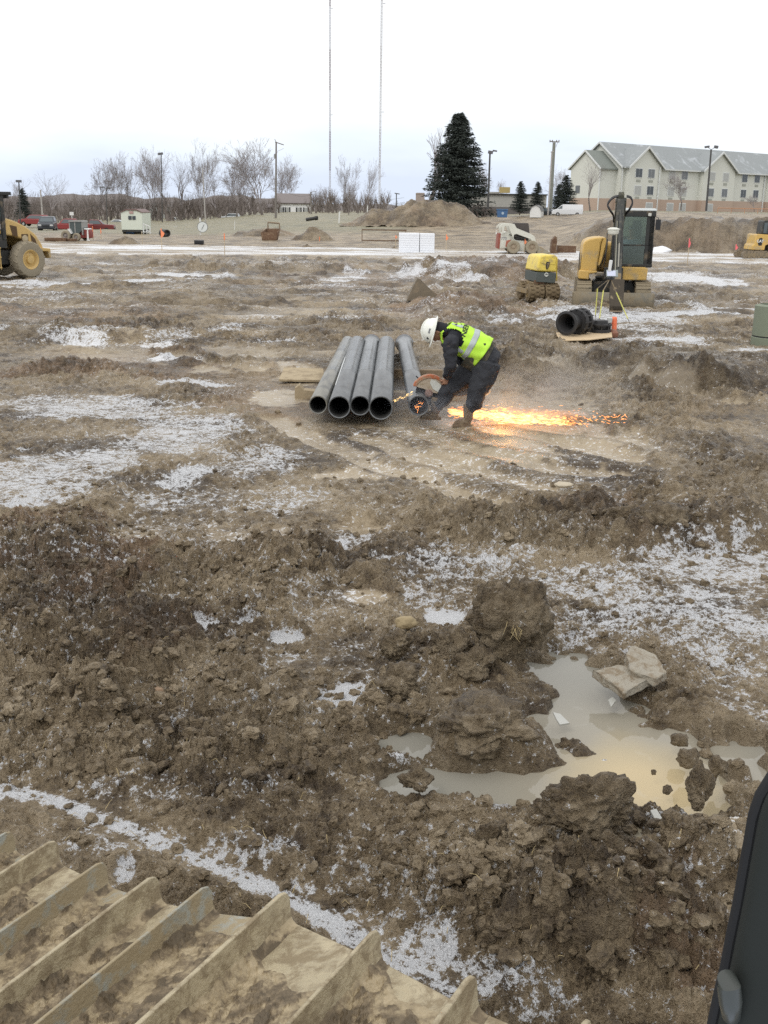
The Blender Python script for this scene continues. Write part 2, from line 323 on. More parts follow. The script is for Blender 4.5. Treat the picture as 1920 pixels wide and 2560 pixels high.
# ------------------------------------------------------------------ ground
def ground_mat():
    m, nt, b = newmat('mud'); oc = objco(nt)
    def at(n):
        a = nt.nodes.new('ShaderNodeAttribute'); a.attribute_name = n; return a.outputs['Fac']
    sn, tn, cly, gr, wt = at('snow'), at('tan'), at('clay'), at('grass'), at('wet')
    n1 = noise(nt, .7, 3, .5, oc); n2 = noise(nt, 7, 6, .7, oc, .3); n3 = noise(nt, 45, 5, .65, oc); n4 = noise(nt, 160, 3, .6, oc); n5 = noise(nt, 16, 4, .6, oc, .5)
    f = math_(nt, 'ADD', math_(nt, 'MULTIPLY', n2, .70), math_(nt, 'MULTIPLY', n3, .30))
    f = math_(nt, 'ADD', f, math_(nt, 'MULTIPLY_ADD', n1, .8, -.4))
    br = ramp(nt, f, [(.35, (.085, .061, .038)), (.48, (.222, .168, .102)), (.63, (.385, .308, .205))])
    clc = ramp(nt, f, [(.36, (.10, .066, .038)), (.5, (.215, .145, .088)), (.66, (.34, .245, .155))])
    tnc = ramp(nt, f, [(.3, (.24, .19, .125)), (.5, (.335, .27, .18)), (.72, (.42, .35, .245))])
    grc = ramp(nt, f, [(.35, (.13, .12, .065)), (.5, (.21, .19, .105)), (.7, (.30, .25, .15))])
    jit = math_(nt, 'MULTIPLY_ADD', n2, 1.2, -.6)
    def msk(a, k=2.2, o=-.55): return math_(nt, 'MULTIPLY_ADD', math_(nt, 'ADD', a, jit), k, o, clamp=True)
    c = mixc(nt, msk(cly, 1.6, -.35), br, clc); c = mixc(nt, msk(tn), c, tnc); c = mixc(nt, msk(gr, 3, -.8), c, grc)
    c = mixc(nt, math_(nt, 'MULTIPLY', wt, .5), c, (.05, .038, .026))
    sv = math_(nt, 'ADD', sn, math_(nt, 'MULTIPLY_ADD', n3, 2.6, -1.3)); sv = math_(nt, 'ADD', sv, math_(nt, 'MULTIPLY_ADD', n4, 1.5, -.75)); sv = math_(nt, 'ADD', sv, math_(nt, 'MULTIPLY_ADD', n5, 3.0, -1.5)); sv = math_(nt, 'ADD', sv, math_(nt, 'MULTIPLY_ADD', n2, 1.4, -.7))
    sf = math_(nt, 'MULTIPLY_ADD', sv, 3.2, -2.25, clamp=True)
    c = mixc(nt, math_(nt, 'MULTIPLY', sf, .93), c, (.75, .765, .79))
    nt.links.new(c, b.inputs['Base Color'])
    r = math_(nt, 'MULTIPLY_ADD', n2, .9, .03, clamp=True); r = math_(nt, 'SUBTRACT', r, math_(nt, 'MULTIPLY', tn, .12)); r = math_(nt, 'SUBTRACT', r, math_(nt, 'MULTIPLY', wt, .2)); r = math_(nt, 'MAXIMUM', r, math_(nt, 'MULTIPLY', sf, .7))
    nt.links.new(r, b.inputs['Roughness']); b.inputs['Specular IOR Level'].default_value = .5
    bh = math_(nt, 'ADD', math_(nt, 'MULTIPLY', n3, .7), math_(nt, 'MULTIPLY', n4, .3)); bh = math_(nt, 'ADD', bh, math_(nt, 'MULTIPLY', n2, 1.2))
    bp = nt.nodes.new('ShaderNodeBump'); bp.inputs['Distance'].default_value = .05
    nt.links.new(math_(nt, 'MULTIPLY_ADD', tn, -.75, 1.), bp.inputs['Strength']); nt.links.new(bh, bp.inputs['Height']); nt.links.new(bp.outputs[0], b.inputs['Normal'])
    return m
MUD = ground_mat()
RUTD = (lambda a, b: (b-a)/np.linalg.norm(b-a))(P(780, 1090)[:2], P(1300, 1250)[:2])
def surface(x, y):
    nz = fbm(x*1.1, y*1.1, 5, 2); nzf = fbm(x*3.1, y*3.1, 9, 3)
    far = sm((y-9)/14)
    dist = np.hypot(x, y)
    nn = nz*(.6+.8*far)+1.2*nzf*(1-far*.5)
    snow = np.full_like(x, .0); tan = np.zeros_like(x); clay = np.zeros_like(x); rough = np.zeros_like(x); pud = np.zeros_like(x); pit = np.zeros_like(x)
    for e in SNOW: snow = np.maximum(snow, ell(x, y, *e[:4], nn)*e[4])
    for e in TAN: tan = np.maximum(tan, ell(x, y, *e[:4], nn)*e[4])
    for e in CLAY: clay = np.maximum(clay, ell(x, y, *e[:4], nn*1.5)*e[4])
    for e in ROUGH: rough = np.maximum(rough, ell(x, y, *e[:4], nn)*e[4])
    wet = np.zeros_like(x)
    for e in WET: wet = np.maximum(wet, ell(x, y, *e[:4], nn*1.3)*e[4])
    for e in PUD: pud = np.maximum(pud, ell(x, y, *e, nzf*1.7, -.07))
    for e in PITS: pit = np.maximum(pit, ell(x, y, *e, nzf*1.6))
    lowf = fbm(x*.33, y*.33, 31, 3); clay = clay+.35*np.clip(lowf, 0, 1)
    along = x*RUTD[0]+y*RUTD[1]; perp = -x*RUTD[1]+y*RUTD[0]
    rutz = tan*sm((16-y)/3)
    streak = pn(along*.35, perp*3.2+.4*pn(along*.3, perp*.5, 3), 41)
    tan = tan+rutz*.55*streak
    rt = np.zeros_like(x); rr_ = np.zeros_like(x)
    for R_ in RUTS:
        pts = [P(a, b)[:2] for a, b in R_]; k_ = np.nonzero((y > min(p[1] for p in pts)-2) & (y < max(p[1] for p in pts)+2))[0]
        if k_.size:
            d_ = poly_dist(x[k_]+.10*nz[k_]+.05*nzf[k_], y[k_]+.10*nz[k_], pts); rt[k_] = np.maximum(rt[k_], sm((.24-d_)/.10)); rr_[k_] = np.maximum(rr_[k_], np.exp(-((d_-.32)/.09)**2))
    rr_ = rr_*(1-rt)
    tan = np.maximum(tan-.75*rr_, rt*(.85+.3*nzf))
    K = np.clip(.55+.45*fbm(x*.45, y*.45, 77, 2)+.7*rough-.9*np.clip(tan, 0, 1)-.30*np.clip(snow, 0, 1)+.10*sm((y-16)/5)*sm((52-y)/5)+.12*rr_-.5*rt-.75*ell(x, y, 1230, 1125, 400, 85, nn*.6), .07, 1.5)
    ld = poly_dist(x+.02*nzf, y+.02*nz, LIME); K = K*(1-.85*sm((.16-ld)/.08))
    pad = np.maximum(ell(x, y, 960, 1000, 300, 110, nz*.3), ell(x, y, 1180, 1050, 200, 60, nz*.3)); K = K*(1-.8*pad)
    K = K*(1-.93*pit)*(1-.9*pud)
    ctrl = np.clip((y-55)/8, 0, 1)
    # flat slab strip with thin snow
    slab = sm((y-(54.5+1.5*pn(x*.12, 0*x, 8)-.12*np.clip(-x, 0, 30)*.0))/1.5)*sm((67-y)/1.5)*sm((x+34)/4)
    K = K*(1-.85*slab)*(1-.55*sm((y-68)/4))
    h1 = pn(x*9, y*9, 53); h2 = pn(x*9, y*9, 54)
    wx = x+.07*pn(x*2.3, y*2.3, 51)+.02*h1; wy = y+.07*pn(x*2.3, y*2.3, 52)+.02*h2
    near = sm((36-dist)/14); near2 = sm((11-dist)/4)
    big = lumps(wx, wy, .46, 1, .45); mid = lumps(wx, wy, .22, 2, .6); sml = lumps(wx, wy, .11, 3, .75)*near; tiny = lumps(wx, wy, .052, 4, .85)*near2
    bil = np.abs(pn(wx*5, wy*5, 60))*.5+np.abs(pn(wx*11, wy*11, 61))*.25
    Cc = K*(.105*big+.085*mid+.06*sml+.036*tiny+.06*bil)
    fuz = (K+.1)*(.026*pn(x*19, y*19, 71)*near+.022*np.abs(pn(x*39, y*39, 72))*near2+.012*pn(x*77, y*77, 73)*near2)
    wide = .05*fbm(x*.5, y*.5, 12, 2)+.03*fbm(x*1.3, y*1.3, 13, 2)
    farrel = sm((y-14)/8)*sm((56-y)/4)*(.17*np.abs(fbm(x*.28, y*.95, 91, 3))+.09*K*np.abs(pn(x*1.6, y*1.6, 92)))
    zz = macro(x, y)+mounds(x, y, nz)+(wide*.5+.02)*(1-pit*.7)+Cc+fuz+farrel
    zz = zz+rutz*.035*streak-.04*rt+.04*rr_
    lowp = sm((.30-K)/.2)
    zz = zz-.05*pit*1.0
    zz = zz-.06*sm((60-y)/10)
    zz = zz*(1-pad)+pad*np.minimum(zz*.5-.01, .015)
    wet = np.maximum(wet, .0); ring = np.zeros_like(x)
    for e in PUD: ring = np.maximum(ring, ell(x, y, e[0], e[1], e[2]*1.12+14, e[3]*1.12+12, nzf*1.4, -.07))
    wet = np.maximum(wet, ring*.75)
    zz = np.where(y < 9, np.maximum(zz, -.055), zz)
    zz = zz*(1-pud)+pud*(-.13+.02*nzf)
    zz = zz+slab*.12
    # snow lies in the flats, clods poke through
    rel = (Cc/np.maximum(K, .1))
    base = .36+.34*fbm(x*.6, y*.6, 21, 2)
    patch = np.minimum(snow, .84)*1.06+np.clip(snow-.98, 0, .4)*1.8
    patch = patch+(.34*pn(x*2.1, y*5, 28)+.22*nzf)*np.clip(snow, 0, 1)*np.clip(1.9-snow*1.2, .25, 1)
    base = base-.22*sm((y-11)/6)*sm((56-y)/3)
    wet = np.maximum(wet, np.clip(.38+.9*fbm(x*.16, y*.5, 88, 3), 0, 1)*sm((y-13)/5)*sm((54-y)/3)*.75)
    sv = np.maximum(patch, base*.75)-rel*2.3*np.clip(K, .25, 1.0)*(1-.5*far)+.1
    horiz = pn(x*.13, y*1.1, 23)*.5+pn(x*.3, y*2.3, 24)*.35
    sv = sv+sm((y-17)/6)*sm((53-y)/3)*(horiz*1.5+.02)
    sl = np.clip(.85+1.6*pn(x*.12, y*.9, 25)+.7*pn(x*.4, y*2.5, 26), 0, 1.8)
    sv = np.where(slab > .5, sl, sv)
    sv = np.where((y > 68) & (slab < .5), .05+.35*np.clip(pn(x*.2, y*.35, 27), 0, 1), sv)
    sv = np.maximum(sv, pit*1.7)
    sv = np.maximum(sv, 1.30-np.clip((ld-.030)/.05, 0, 1)*1.3-rel*.9+.2*nzf)
    sv = sv*(1-pud)
    tan = np.clip(tan, 0, 1); tan = np.where(slab > .5, .55, tan)+pud*.6
    u = x/np.maximum(y, 1)
    grass = sm((y-92)/14)*sm((.02-u)/.03)*sm((260-y)/30)
    grass = np.maximum(grass, .55*sm((y-80)/20)*sm((.05-u)/.05)); grass = np.maximum(grass, sm((y-255)/40))
    grass = np.maximum(grass, .6*sm((y-112)/14)*(u > 0))
    bankm = sm((y-66)/1.5)*sm((74-y)/2)*(x > 12); clay = np.where(bankm > .3, .25+.4*lowf, clay); wet = np.maximum(wet, bankm*.8); zz = zz+bankm*(.35*np.abs(pn(x*.9, y*.5, 33))+.15*pn(x*2.4, y*1.1, 34)); sv = sv*(1-bankm)
    return zz, sv, tan, clay, grass, wet
th = np.concatenate([np.linspace(-80, -26, 50)[:-1], np.linspace(-26, 26, 1150), np.linspace(26, 80, 50)[1:]])
an = np.concatenate([np.linspace(64, 44, 50)[:-1], np.linspace(44, 9, 740)[:-1], np.linspace(9, 1.6, 270)[:-1], np.linspace(1.6, .35, 60)[:-1], [.3, .2, .12, .06]])
TH, RR = np.meshgrid(np.radians(th), H/np.tan(np.radians(an)))
gx = (RR*np.sin(TH)).ravel(); gy = (RR*np.cos(TH)).ravel()
gz, sv, tnv, cv, gv, wv = surface(gx, gy)
nr, nc = RR.shape; I = np.arange(nr*nc).reshape(nr, nc)
fq = np.stack([I[:-1, :-1], I[:-1, 1:], I[1:, 1:], I[1:, :-1]], -1).reshape(-1, 4)
ground = fastmesh('ground', np.stack([gx, gy, gz], 1), fq, MUD, smooth=False); ground['kind'] = 'structure'
for n, a in (('snow', sv), ('tan', tnv), ('clay', cv), ('grass', gv), ('wet', wv)):
    at = ground.data.attributes.new(n, 'FLOAT', 'POINT'); at.data.foreach_set('value', np.ascontiguousarray(a, dtype=np.float32))
def zg(x, y):
    return float(surface(np.array([float(x)]), np.array([float(y)]))[0][0])

# puddle water
m, nt, b = newmat('puddle water'); oc = objco(nt)
n1 = noise(nt, 1.1, 4, .5, oc); n2 = noise(nt, 9, 5, .6, oc)
cx0 = P(1580, 1950, -.07)
sp = nt.nodes.new('ShaderNodeVectorMath'); sp.operation = 'DISTANCE'; nt.links.new(oc, sp.inputs[0]); sp.inputs[1].default_value = (float(cx0[0]), float(cx0[1]), -.072)
dd = math_(nt, 'ADD', sp.outputs['Value'], math_(nt, 'MULTIPLY_ADD', n1, .7, -.35))
clr = ramp(nt, dd, [(.10, (.50, .40, .235)), (.32, (.40, .335, .215)), (.52, (.295, .27, .215)), (1, (.255, .245, .21))])
ice = math_(nt, 'MULTIPLY_ADD', noise(nt, 3.2, 5, .6, oc, .5), 6, -3.6, clamp=True)
c = mixc(nt, math_(nt, 'MULTIPLY', ice, .45), clr, (.55, .55, .52)); nt.links.new(c, b.inputs['Base Color'])
nt.links.new(math_(nt, 'MULTIPLY_ADD', ice, .25, .02), b.inputs['Roughness']); b.inputs['IOR'].default_value = 1.33; b.inputs['Specular IOR Level'].default_value = .6
bp = nt.nodes.new('ShaderNodeBump'); bp.inputs['Strength'].default_value = .06; bp.inputs['Distance'].default_value = .01; nt.links.new(n2, bp.inputs['Height']); nt.links.new(bp.outputs[0], b.inputs['Normal'])
WATER = m
x0, x1 = P(880, 1960)[0], P(1990, 1950)[0]; y0, y1 = P(1500, 2110)[1], P(1440, 1600)[1]
MBw = MB(); MBw.prism([(x0, y0), (x1, y0), (x1, y1), (x0, y1)], -.2, -.072, 'z')
puddle = MBw.build('puddle', WATER, smooth=0); puddle['kind'] = 'structure'

# ------------------------------------------------------------------ clods
import bmesh
from mathutils import noise as MN
def ico(sub):
    bm = bmesh.new(); bmesh.ops.create_icosphere(bm, subdivisions=sub, radius=1); v = np.array([q.co[:] for q in bm.verts]); f = np.array([[q.index for q in p.verts] for p in bm.faces]); bm.free(); return v, f
I5, I3, I2 = ico(5), ico(3), ico(2)
def rock(seed, amp=.35, fr=1.2, base=I3, crag=.14, facet=0.):
    v, f = base; off = Vector((seed*3.17, seed*1.31, seed*7.7)); out = []
    for p in v:
        q = Vector(p); r = 1+amp*MN.noise(q*fr+off)*1.6+crag*abs(MN.noise(q*3.1+off))*2-crag+.09*MN.noise(q*7+off)+.07*MN.noise(q*12+off)
        if base is I5: r += .05*MN.noise(q*15+off)+.035*MN.noise(q*31+off)+.025*MN.noise(q*60+off)-.10*max(0., .18-abs(MN.noise(q*2.3-off)))
        out.append(q*r)
    v = np.array(out)
    if facet:
        for k in range(7):
            n = np.array(Vector(rng.normal(size=3)).normalized()); d = v@n; v = v-np.outer(np.maximum(d-facet, 0), n)
    return v, f
protos = [rock(i, .4, 1.3, I3 if i < 4 else I2) for i in range(8)]
def scatter(n, region, smin, smax, sd, protosel=(0, 8), power=2.2):
    r = np.random.default_rng(sd); V = []; Fc = []; o = 0
    X, Y = region(r, n)
    z = surface(X, Y)[0]
    for i in range(n):
        v, f = protos[r.integers(*protosel)]; s = smin+(smax-smin)*r.random()**power
        R = np.array(Matrix.Rotation(r.random()*6.28, 3, 'Z')@Matrix.Rotation(r.random()*6.28, 3, 'X'))
        V.append((v*[1, .8, .65]*s)@R.T+[X[i], Y[i], z[i]+s*.12]); Fc.append(f+o); o += len(v)
    return np.concatenate(V), np.concatenate(Fc)
def reg_ell(lst, yscale=1):
    def fn(r, n):
        X = []; Y = []; wts = np.array([e[2]*e[3]*(e[4] if len(e) > 4 else 1)*(1 if e[1] > 1100 else .25) for e in lst]); wts = wts/wts.sum()
        for k in r.choice(len(lst), n, p=wts):
            e = lst[k]
            while True:
                a, b = r.uniform(-1.15, 1.15, 2)
                if a*a+b*b < 1.3: break
            q = P(e[0]+a*e[2], max(e[1]+b*e[3], 560)); X.append(q[0]); Y.append(q[1])
        return np.array(X), np.array(Y)
    return fn
va, fa = scatter(2600, reg_ell(ROUGH), .010, .055, 3, power=3)
vb, fb = scatter(1500, reg_ell([(960, 1700, 960, 500, 1), (960, 1300, 960, 160, .5)]), .008, .045, 4, (4, 8), 2.4)
cl_o = fastmesh('mud_clods', np.concatenate([va, vb]), np.concatenate([fa, fb+len(va)]), MUD, smooth=False)
tag(cl_o, 'countless small brown mud clods strewn over the churned ground', 'mud clods', kind='stuff')
def clod(px, py, wpx, hpx, seed, label, name='mud_clod', cat='clod of earth', m=None, amp=.3, depth=.8, base=I5, rz=0, facet=0., sink=.12, group=None, crag=.16):
    g = P(px, py); dep = (g-CC)@FW; w_ = wpx*dep/F/2; h_ = hpx*dep/F/2
    v, f = rock(seed, amp, 1.1, base, crag, facet); mx = np.abs(v).max(0); v = v/mx*[w_, w_*depth, h_*1.06]
    a = rz; v = v@np.array([[math.cos(a), math.sin(a), 0], [-math.sin(a), math.cos(a), 0], [0, 0, 1]])
    o = fastmesh(name, v, f, m or MUD, smooth=True); o.location = (float(g[0]), float(g[1]+w_*depth*.6), float(h_*(1-sink)))
    at = o.data.attributes.new('wet', 'FLOAT', 'POINT'); at.data.foreach_set('value', np.full(len(v), .42, dtype=np.float32))
    return tag(o, label, cat, group)
clod(1278, 1672, 235, 250, 3, 'biggest brown earth boulder with dry roots, standing at the far end of the puddle', cat='clod of earth')
clod(1468, 2125, 245, 200, 8, 'crumbly brown earth boulder on the near edge of the puddle', sink=.05, depth=.75)
clod(1120, 1672, 110, 105, 12, 'brown lump of earth leaning against the left side of the biggest boulder', base=I5, amp=.4, facet=.75)
clod(1185, 1700, 120, 80, 17, 'low dark lump of earth right under the left foot of the biggest boulder', amp=.4)
clod(990, 1655, 95, 90, 21, 'lighter rounded earth lump left of the boulder cluster', amp=.3)
clod(1000, 1748, 130, 90, 25, 'dark crumbling lump of earth right of the white icy pool', amp=.45)
clod(1215, 1890, 270, 150, 29, 'long flat-topped earth slab with frost between the two arms of the puddle', depth=.9, sink=.35)
clod(1225, 2165, 110, 130, 33, 'frosted earth lump left of the crumbly near boulder', amp=.4)
clod(1530, 2200, 95, 130, 37, 'pale upright earth lump below the crumbly near boulder', amp=.35, facet=.8)
clod(1040, 1990, 100, 75, 41, 'earth lump standing in the left arm of the puddle', amp=.4)
clod(1275, 2370, 110, 110, 45, 'pointed earth lump on the snowy ground beside the crawler track', amp=.5)
clod(1720, 1920, 62, 50, 49, 'small dark clod in the middle right of the puddle', base=I3)
clod(1700, 1870, 50, 36, 51, 'small dark clod near the far right bank of the puddle', base=I3)
clod(1795, 1950, 55, 70, 53, 'upright dark clod at the right bank of the puddle', base=I3, amp=.5)
clod(1668, 1988, 30, 26, 55, 'tiny clod in the tan water in front of the puddle centre', base=I3)
clod(1634, 1938, 16, 14, 57, 'tiniest round clod in the tan centre of the puddle', base=I3)
clod(1745, 2040, 90, 150, 59, 'tall ragged earth ridge between the puddle and the cab door', amp=.45)
clod(1640, 1365, 180, 110, 61, 'broad earth lump on the berm, left of the smooth grey one', depth=.6)
clod(1560, 1350, 120, 90, 63, 'earth lump on the berm with a dark hollow above it', depth=.7, amp=.4)
clod(1830, 1355, 90, 90, 65, 'smooth grey-brown lump at the right end of the berm', base=I3, amp=.15, crag=.04)
ROCKY = mat('yellow limestone', (.46, .37, .21), .8, scale=8, bump=.3, var=.2)
clod(306, 1700, 50, 26, 71, 'pale yellow stone lying in the dark clods at left', 'stone', 'stone', ROCKY, base=I3, amp=.15, facet=.8)
clod(1015, 1575, 66, 32, 73, 'rounded ochre stone left of the biggest boulder', 'stone', 'stone', mat('ochre stone', (.33, .26, .15), .8, scale=9, bump=.3, var=.2), base=I3, amp=.12)
clod(392, 1745, 36, 26, 75, 'small reddish brown stone below the pale yellow stone', 'stone', 'stone', mat('brown stone', (.28, .19, .12), .8, scale=9, bump=.3, var=.2), base=I3, amp=.15, facet=.8)
clod(1410, 1222, 54, 14, 77, 'flat pale tan stone lying on the smooth tracked mud', 'stone', 'stone', mat('tan stone', (.48, .42, .32), .8, scale=9, bump=.1), base=I3, amp=.12, sink=.0)
clod(655, 1902, 18, 12, 79, 'tiny yellow pebble in the dark clods of the middle foreground', 'stone', 'stone', ROCKY, base=I3, amp=.12)
CONC = mat('broken concrete', (.36, .33, .27), .85, scale=9, bump=.8, dirt=.4, dirtcol=(.24, .19, .13), var=.2)
def slabpiece(pts, z0, th, tilt, label):
    q = [P(a, b, z0) for a, b in pts]; c = sum(q)/len(q); mb = MB(); mb.prism([(p[0]-c[0], p[1]-c[1]) for p in q], -th, 0, 'z')
    o = mb.build('concrete_slab', CONC, bevel=.006); md = o.modifiers.new('s', 'SUBSURF'); md.subdivision_type = 'SIMPLE'; md.levels = md.render_levels = 4
    t = bpy.data.textures.new('n', 'CLOUDS'); t.noise_scale = .09; t.noise_depth = 4; d = o.modifiers.new('d', 'DISPLACE'); d.texture = t; d.strength = .035; d.texture_coords = 'LOCAL'
    o.location = c.tolist(); o.rotation_euler = tilt; return tag(o, label, 'concrete piece', 'broken concrete pieces by the puddle')
slabpiece([(1480,1672),(1530,1700),(1560,1722),(1640,1688),(1648,1684),(1600,1668),(1545,1668)], .10, .055, (.12, -.04, 0), 'nearer broken concrete slab lying half in the puddle')
slabpiece([(1565,1640),(1585,1622),(1640,1640),(1668,1672),(1640,1686),(1580,1672),(1570,1655)], .14, .05, (.15, .05, 0), 'farther broken concrete slab propped behind the nearer one')
# dry roots on the big boulder
DRY = mat('dry grass', (.48, .38, .20), .8)
mb = MB(); r_ = random.Random(5); g = D(1275, 1560, 5.86)
for k in range(9):
    a = np.array([g[0]+r_.uniform(-.03, .04), g[1]-.02+r_.uniform(-.02, .02), g[2]+r_.uniform(-.02, .04)]); mb.tube([a, a+[r_.uniform(-.02, .03), -.03, -.02], a+[r_.uniform(-.05, .05), -.035, -.075]], [.0018, .0014, .0008], 5)
tag(mb.build('dry_roots', DRY), 'tuft of dry pale roots hanging on the biggest boulder', 'roots')
# dry straw in the foreground
mb = MB()
for k in range(160):
    px, py = r_.uniform(100, 1800), r_.uniform(1450, 2500); q = P(px, py); z = .05
    if 1040 < px < 1800 and 1680 < py < 2080: continue
    a = r_.uniform(0, 6.3); l = r_.uniform(.02, .06); q[2] = zg(q[0], q[1])+.002
    mb.tube([q, q+[l*.5*math.cos(a), l*.5*math.sin(a), r_.uniform(.005, .035)], q+[l*math.cos(a), l*math.sin(a), r_.uniform(0, .03)]], [.0014, .0012, .0006], 4)
tag(mb.build('dry_straw', DRY), 'scattered wisps of dry straw in the mud', 'straw', kind='stuff')
# ice shards at the puddle
ICE = mat('thin ice', (.42, .42, .39), .25, scale=9)
for pts, lb in (([(1625,2032),(1640,2028),(1668,2066),(1662,2078),(1648,2066)], 'long white ice shard standing at the near right edge of the puddle'),
                ([(1683,2072),(1700,2080),(1698,2102),(1686,2096)], 'small white ice shard right of the long one'),
                ([(1382,1785),(1400,1788),(1424,1806),(1400,1810),(1390,1798)], 'jagged white ice flake floating in the upper puddle'),
                ([(1520,1752),(1530,1745),(1540,1752),(1528,1766)], 'small white ice flake in front of the concrete slabs')):
    q = [P(a, b, .0) for a, b in pts]; c = sum(q)/len(q); mb = MB(); mb.prism([(p[0]-c[0], p[1]-c[1]) for p in q], -.006, .004, 'z'); o = mb.build('ice_shard', ICE, smooth=0)
    o.location = (c[0], c[1], .0); o.rotation_euler = (.12, .05, 0); tag(o, lb, 'ice shard', 'ice shards in the puddle')
# ------------------------------------------------------------------ pipes and timbers
m, nt, b = newmat('ductile iron pipe'); oc = objco(nt)
mp = nt.nodes.new('ShaderNodeMapping'); mp.inputs['Scale'].default_value = (5, .8, 5); nt.links.new(oc, mp.inputs[0])
n1 = noise(nt, 2, 6, .65, mp.outputs[0]); n2 = noise(nt, 22, 4, .6, oc); n3 = noise(nt, 1.1, 3, .5, oc)
c = ramp(nt, n1, [(.3, (.05, .055, .06)), (.5, (.095, .103, .11)), (.72, (.16, .17, .175))])
c = mixc(nt, math_(nt, 'MULTIPLY_ADD', n2, 5, -2.9, clamp=True), c, (.24, .21, .165))
c = mixc(nt, math_(nt, 'MULTIPLY_ADD', n3, 8, -5.0, clamp=True), c, (.05, .05, .052))
nt.links.new(c, b.inputs['Base Color']); nt.links.new(math_(nt, 'MULTIPLY_ADD', n2, .4, .06), b.inputs['Roughness']); b.inputs['Specular IOR Level'].default_value = .9
PIPE = m
m2 = m.copy(); m2.name = 'dull muddy pipe'; m2.node_tree.nodes['Color Ramp'].color_ramp.elements[1].color = (.17, .165, .14, 1); m2.node_tree.nodes['Color Ramp'].color_ramp.elements[2].color = (.25, .24, .20, 1)
PIPEIN = mat('pipe lining', (.05, .05, .048), .7, scale=6, bump=.2)
ZP = .23
def pipe(a, b_, r, bell, label, m):
    A = P(*a, ZP); B = P(*b_, ZP); d = B-A; d = d/np.linalg.norm(d); L = 6.3; ang = math.atan2(-d[0], d[1])
    t = thing('iron_pipe', (A[0], A[1], 0), label, 'pipe', rz=ang, group='iron pipes lying on the timbers')
    mb = MB(); prof = [(r-.004, 0), (r, .006), (r, L*.35), (r+.0035, L*.35+.01), (r, L*.35+.02)]
    if bell: prof += [(r, L-.35), (r+.012, L-.16), (r+.02, L-.12), (r+.034, L-.10), (r+.034, L-.03), (r+.02, L)]
    else: prof += [(r, L-.01), (r-.006, L)]
    prof += [(r-.016, L), (r-.016, .004), (r-.004, 0)]
    mb.lathe(prof, (0, 0, ZP), 'y', 48, cap=False); mb.build('barrel', m, t, smooth=40)
    mb = MB(); mb.lathe([(r-.0165, .012), (r-.0165, L-.01), (r-.019, L-.01), (r-.019, .012), (r-.0165, .012)], (0, 0, ZP), 'y', 40, cap=False); mb.build('lining', PIPEIN, t)
    if bell: mb = MB(); mb.lathe([(r+.034, L-.022), (r+.038, L-.018), (r+.038, L-.002), (r-.01, L+.002), (r-.012, L-.02)], (0, 0, ZP), 'y', 40, cap=False); mb.build('bell_rim', mat('rust rim', (.16, .10, .07), .7, scale=8), t)
    return t
pipe((795, 1012), (867, 862), .118, False, 'dull muddy thin pipe, leftmost of the pipes side by side', m2)
pipe((848, 1018), (896, 850), .142, False, 'long grey pipe with a white scraped streak, second from the left', PIPE)
pipe((900, 1014), (932, 842), .128, True, 'grey pipe with a flanged far end, third in the row of four', PIPE)
pipe((952, 1020), (967, 852), .150, False, 'widest plain grey pipe, right end of the row of four', PIPE)
p5 = pipe((1047, 1014), (1007, 842), .130, True, 'grey pipe lying apart that the worker is cutting with the saw', PIPE)
# the chalky streaks on the pipes' flanks are thin frost lines
mb = MB(); A = P(848, 1018, ZP); B = P(896, 850, ZP); d = (B-A)/np.linalg.norm(B-A)
mb.prism([(-.012, .9), (.012, .7), (.022, 3.2), (.006, 3.6), (-.014, 3.0)], 0, .003, 'z'); o = mb.build('paint_streak', mat('pale streak', (.62, .64, .64), .5), None)
pp = [o_ for o_ in bpy.data.objects if o_.get('label', '').startswith('long grey pipe')][0]; o.parent = pp; o.location = (-.105, .3, ZP+.098); o.rotation_euler = (0, rad(-47), 0)
TAN_MUD = mat('dried tan mud', (.36, .29, .19), .9, scale=5, bump=.4, var=.2)
q = P(738, 1000, .0); Yb = q[1]+.35
def xa(px, Y, z=.05):
    c_ = P(px, 1000); return float(D(px, (1280-F*((np.array([0, Y, z])-CC)@CU)/((np.array([0, Y, z])-CC)@FW)), Y)[0])
xl, xr = xa(738, Yb), xa(1206, Yb)
mb = MB(); mb.prism([(xl, -.03), (xr, -.03), (xr, .085), (xl+.30, .085), (xl+.13, .10), (xl+.065, .175), (xl+.02, .135), (xl, .125)], -.09, .09, 'y')
o = mb.build('timber_beam', TAN_MUD, bevel=.008); o.location = (0, Yb, 0); tag(o, 'near muddy beam under the pipes with a notched left end', 'beam')
Y2 = P(1000, 938)[1]; mb = MB(); mb.prism([(xa(838, Y2), -.03), (xa(1106, Y2), -.03), (xa(1106, Y2), .10), (xa(838, Y2), .10)], -.06, .06, 'y')
o = mb.build('timber_beam', mat('brown timber', (.22, .165, .11), .85, scale=4, bump=.3, dirt=.3), bevel=.008); o.location = (0, Y2, 0); tag(o, 'far brown beam under the middle of the pipes', 'beam')
g_ = P(790, 930); mb = MB()
mb.prism([(-.40, -.45), (.30, -.5), (.42, .45), (-.22, .5)], 0, .035, 'z'); o = mb.build('plywood_board', mat('muddy board', (.42, .34, .22), .85, dirt=.4, scale=3, bump=.2), bevel=.004); o.location = (g_[0]-.2, g_[1]-.55, .02); o.rotation_euler = (.05, .03, .2)
tag(o, 'mud-covered board lying left of the thin pipe', 'board')

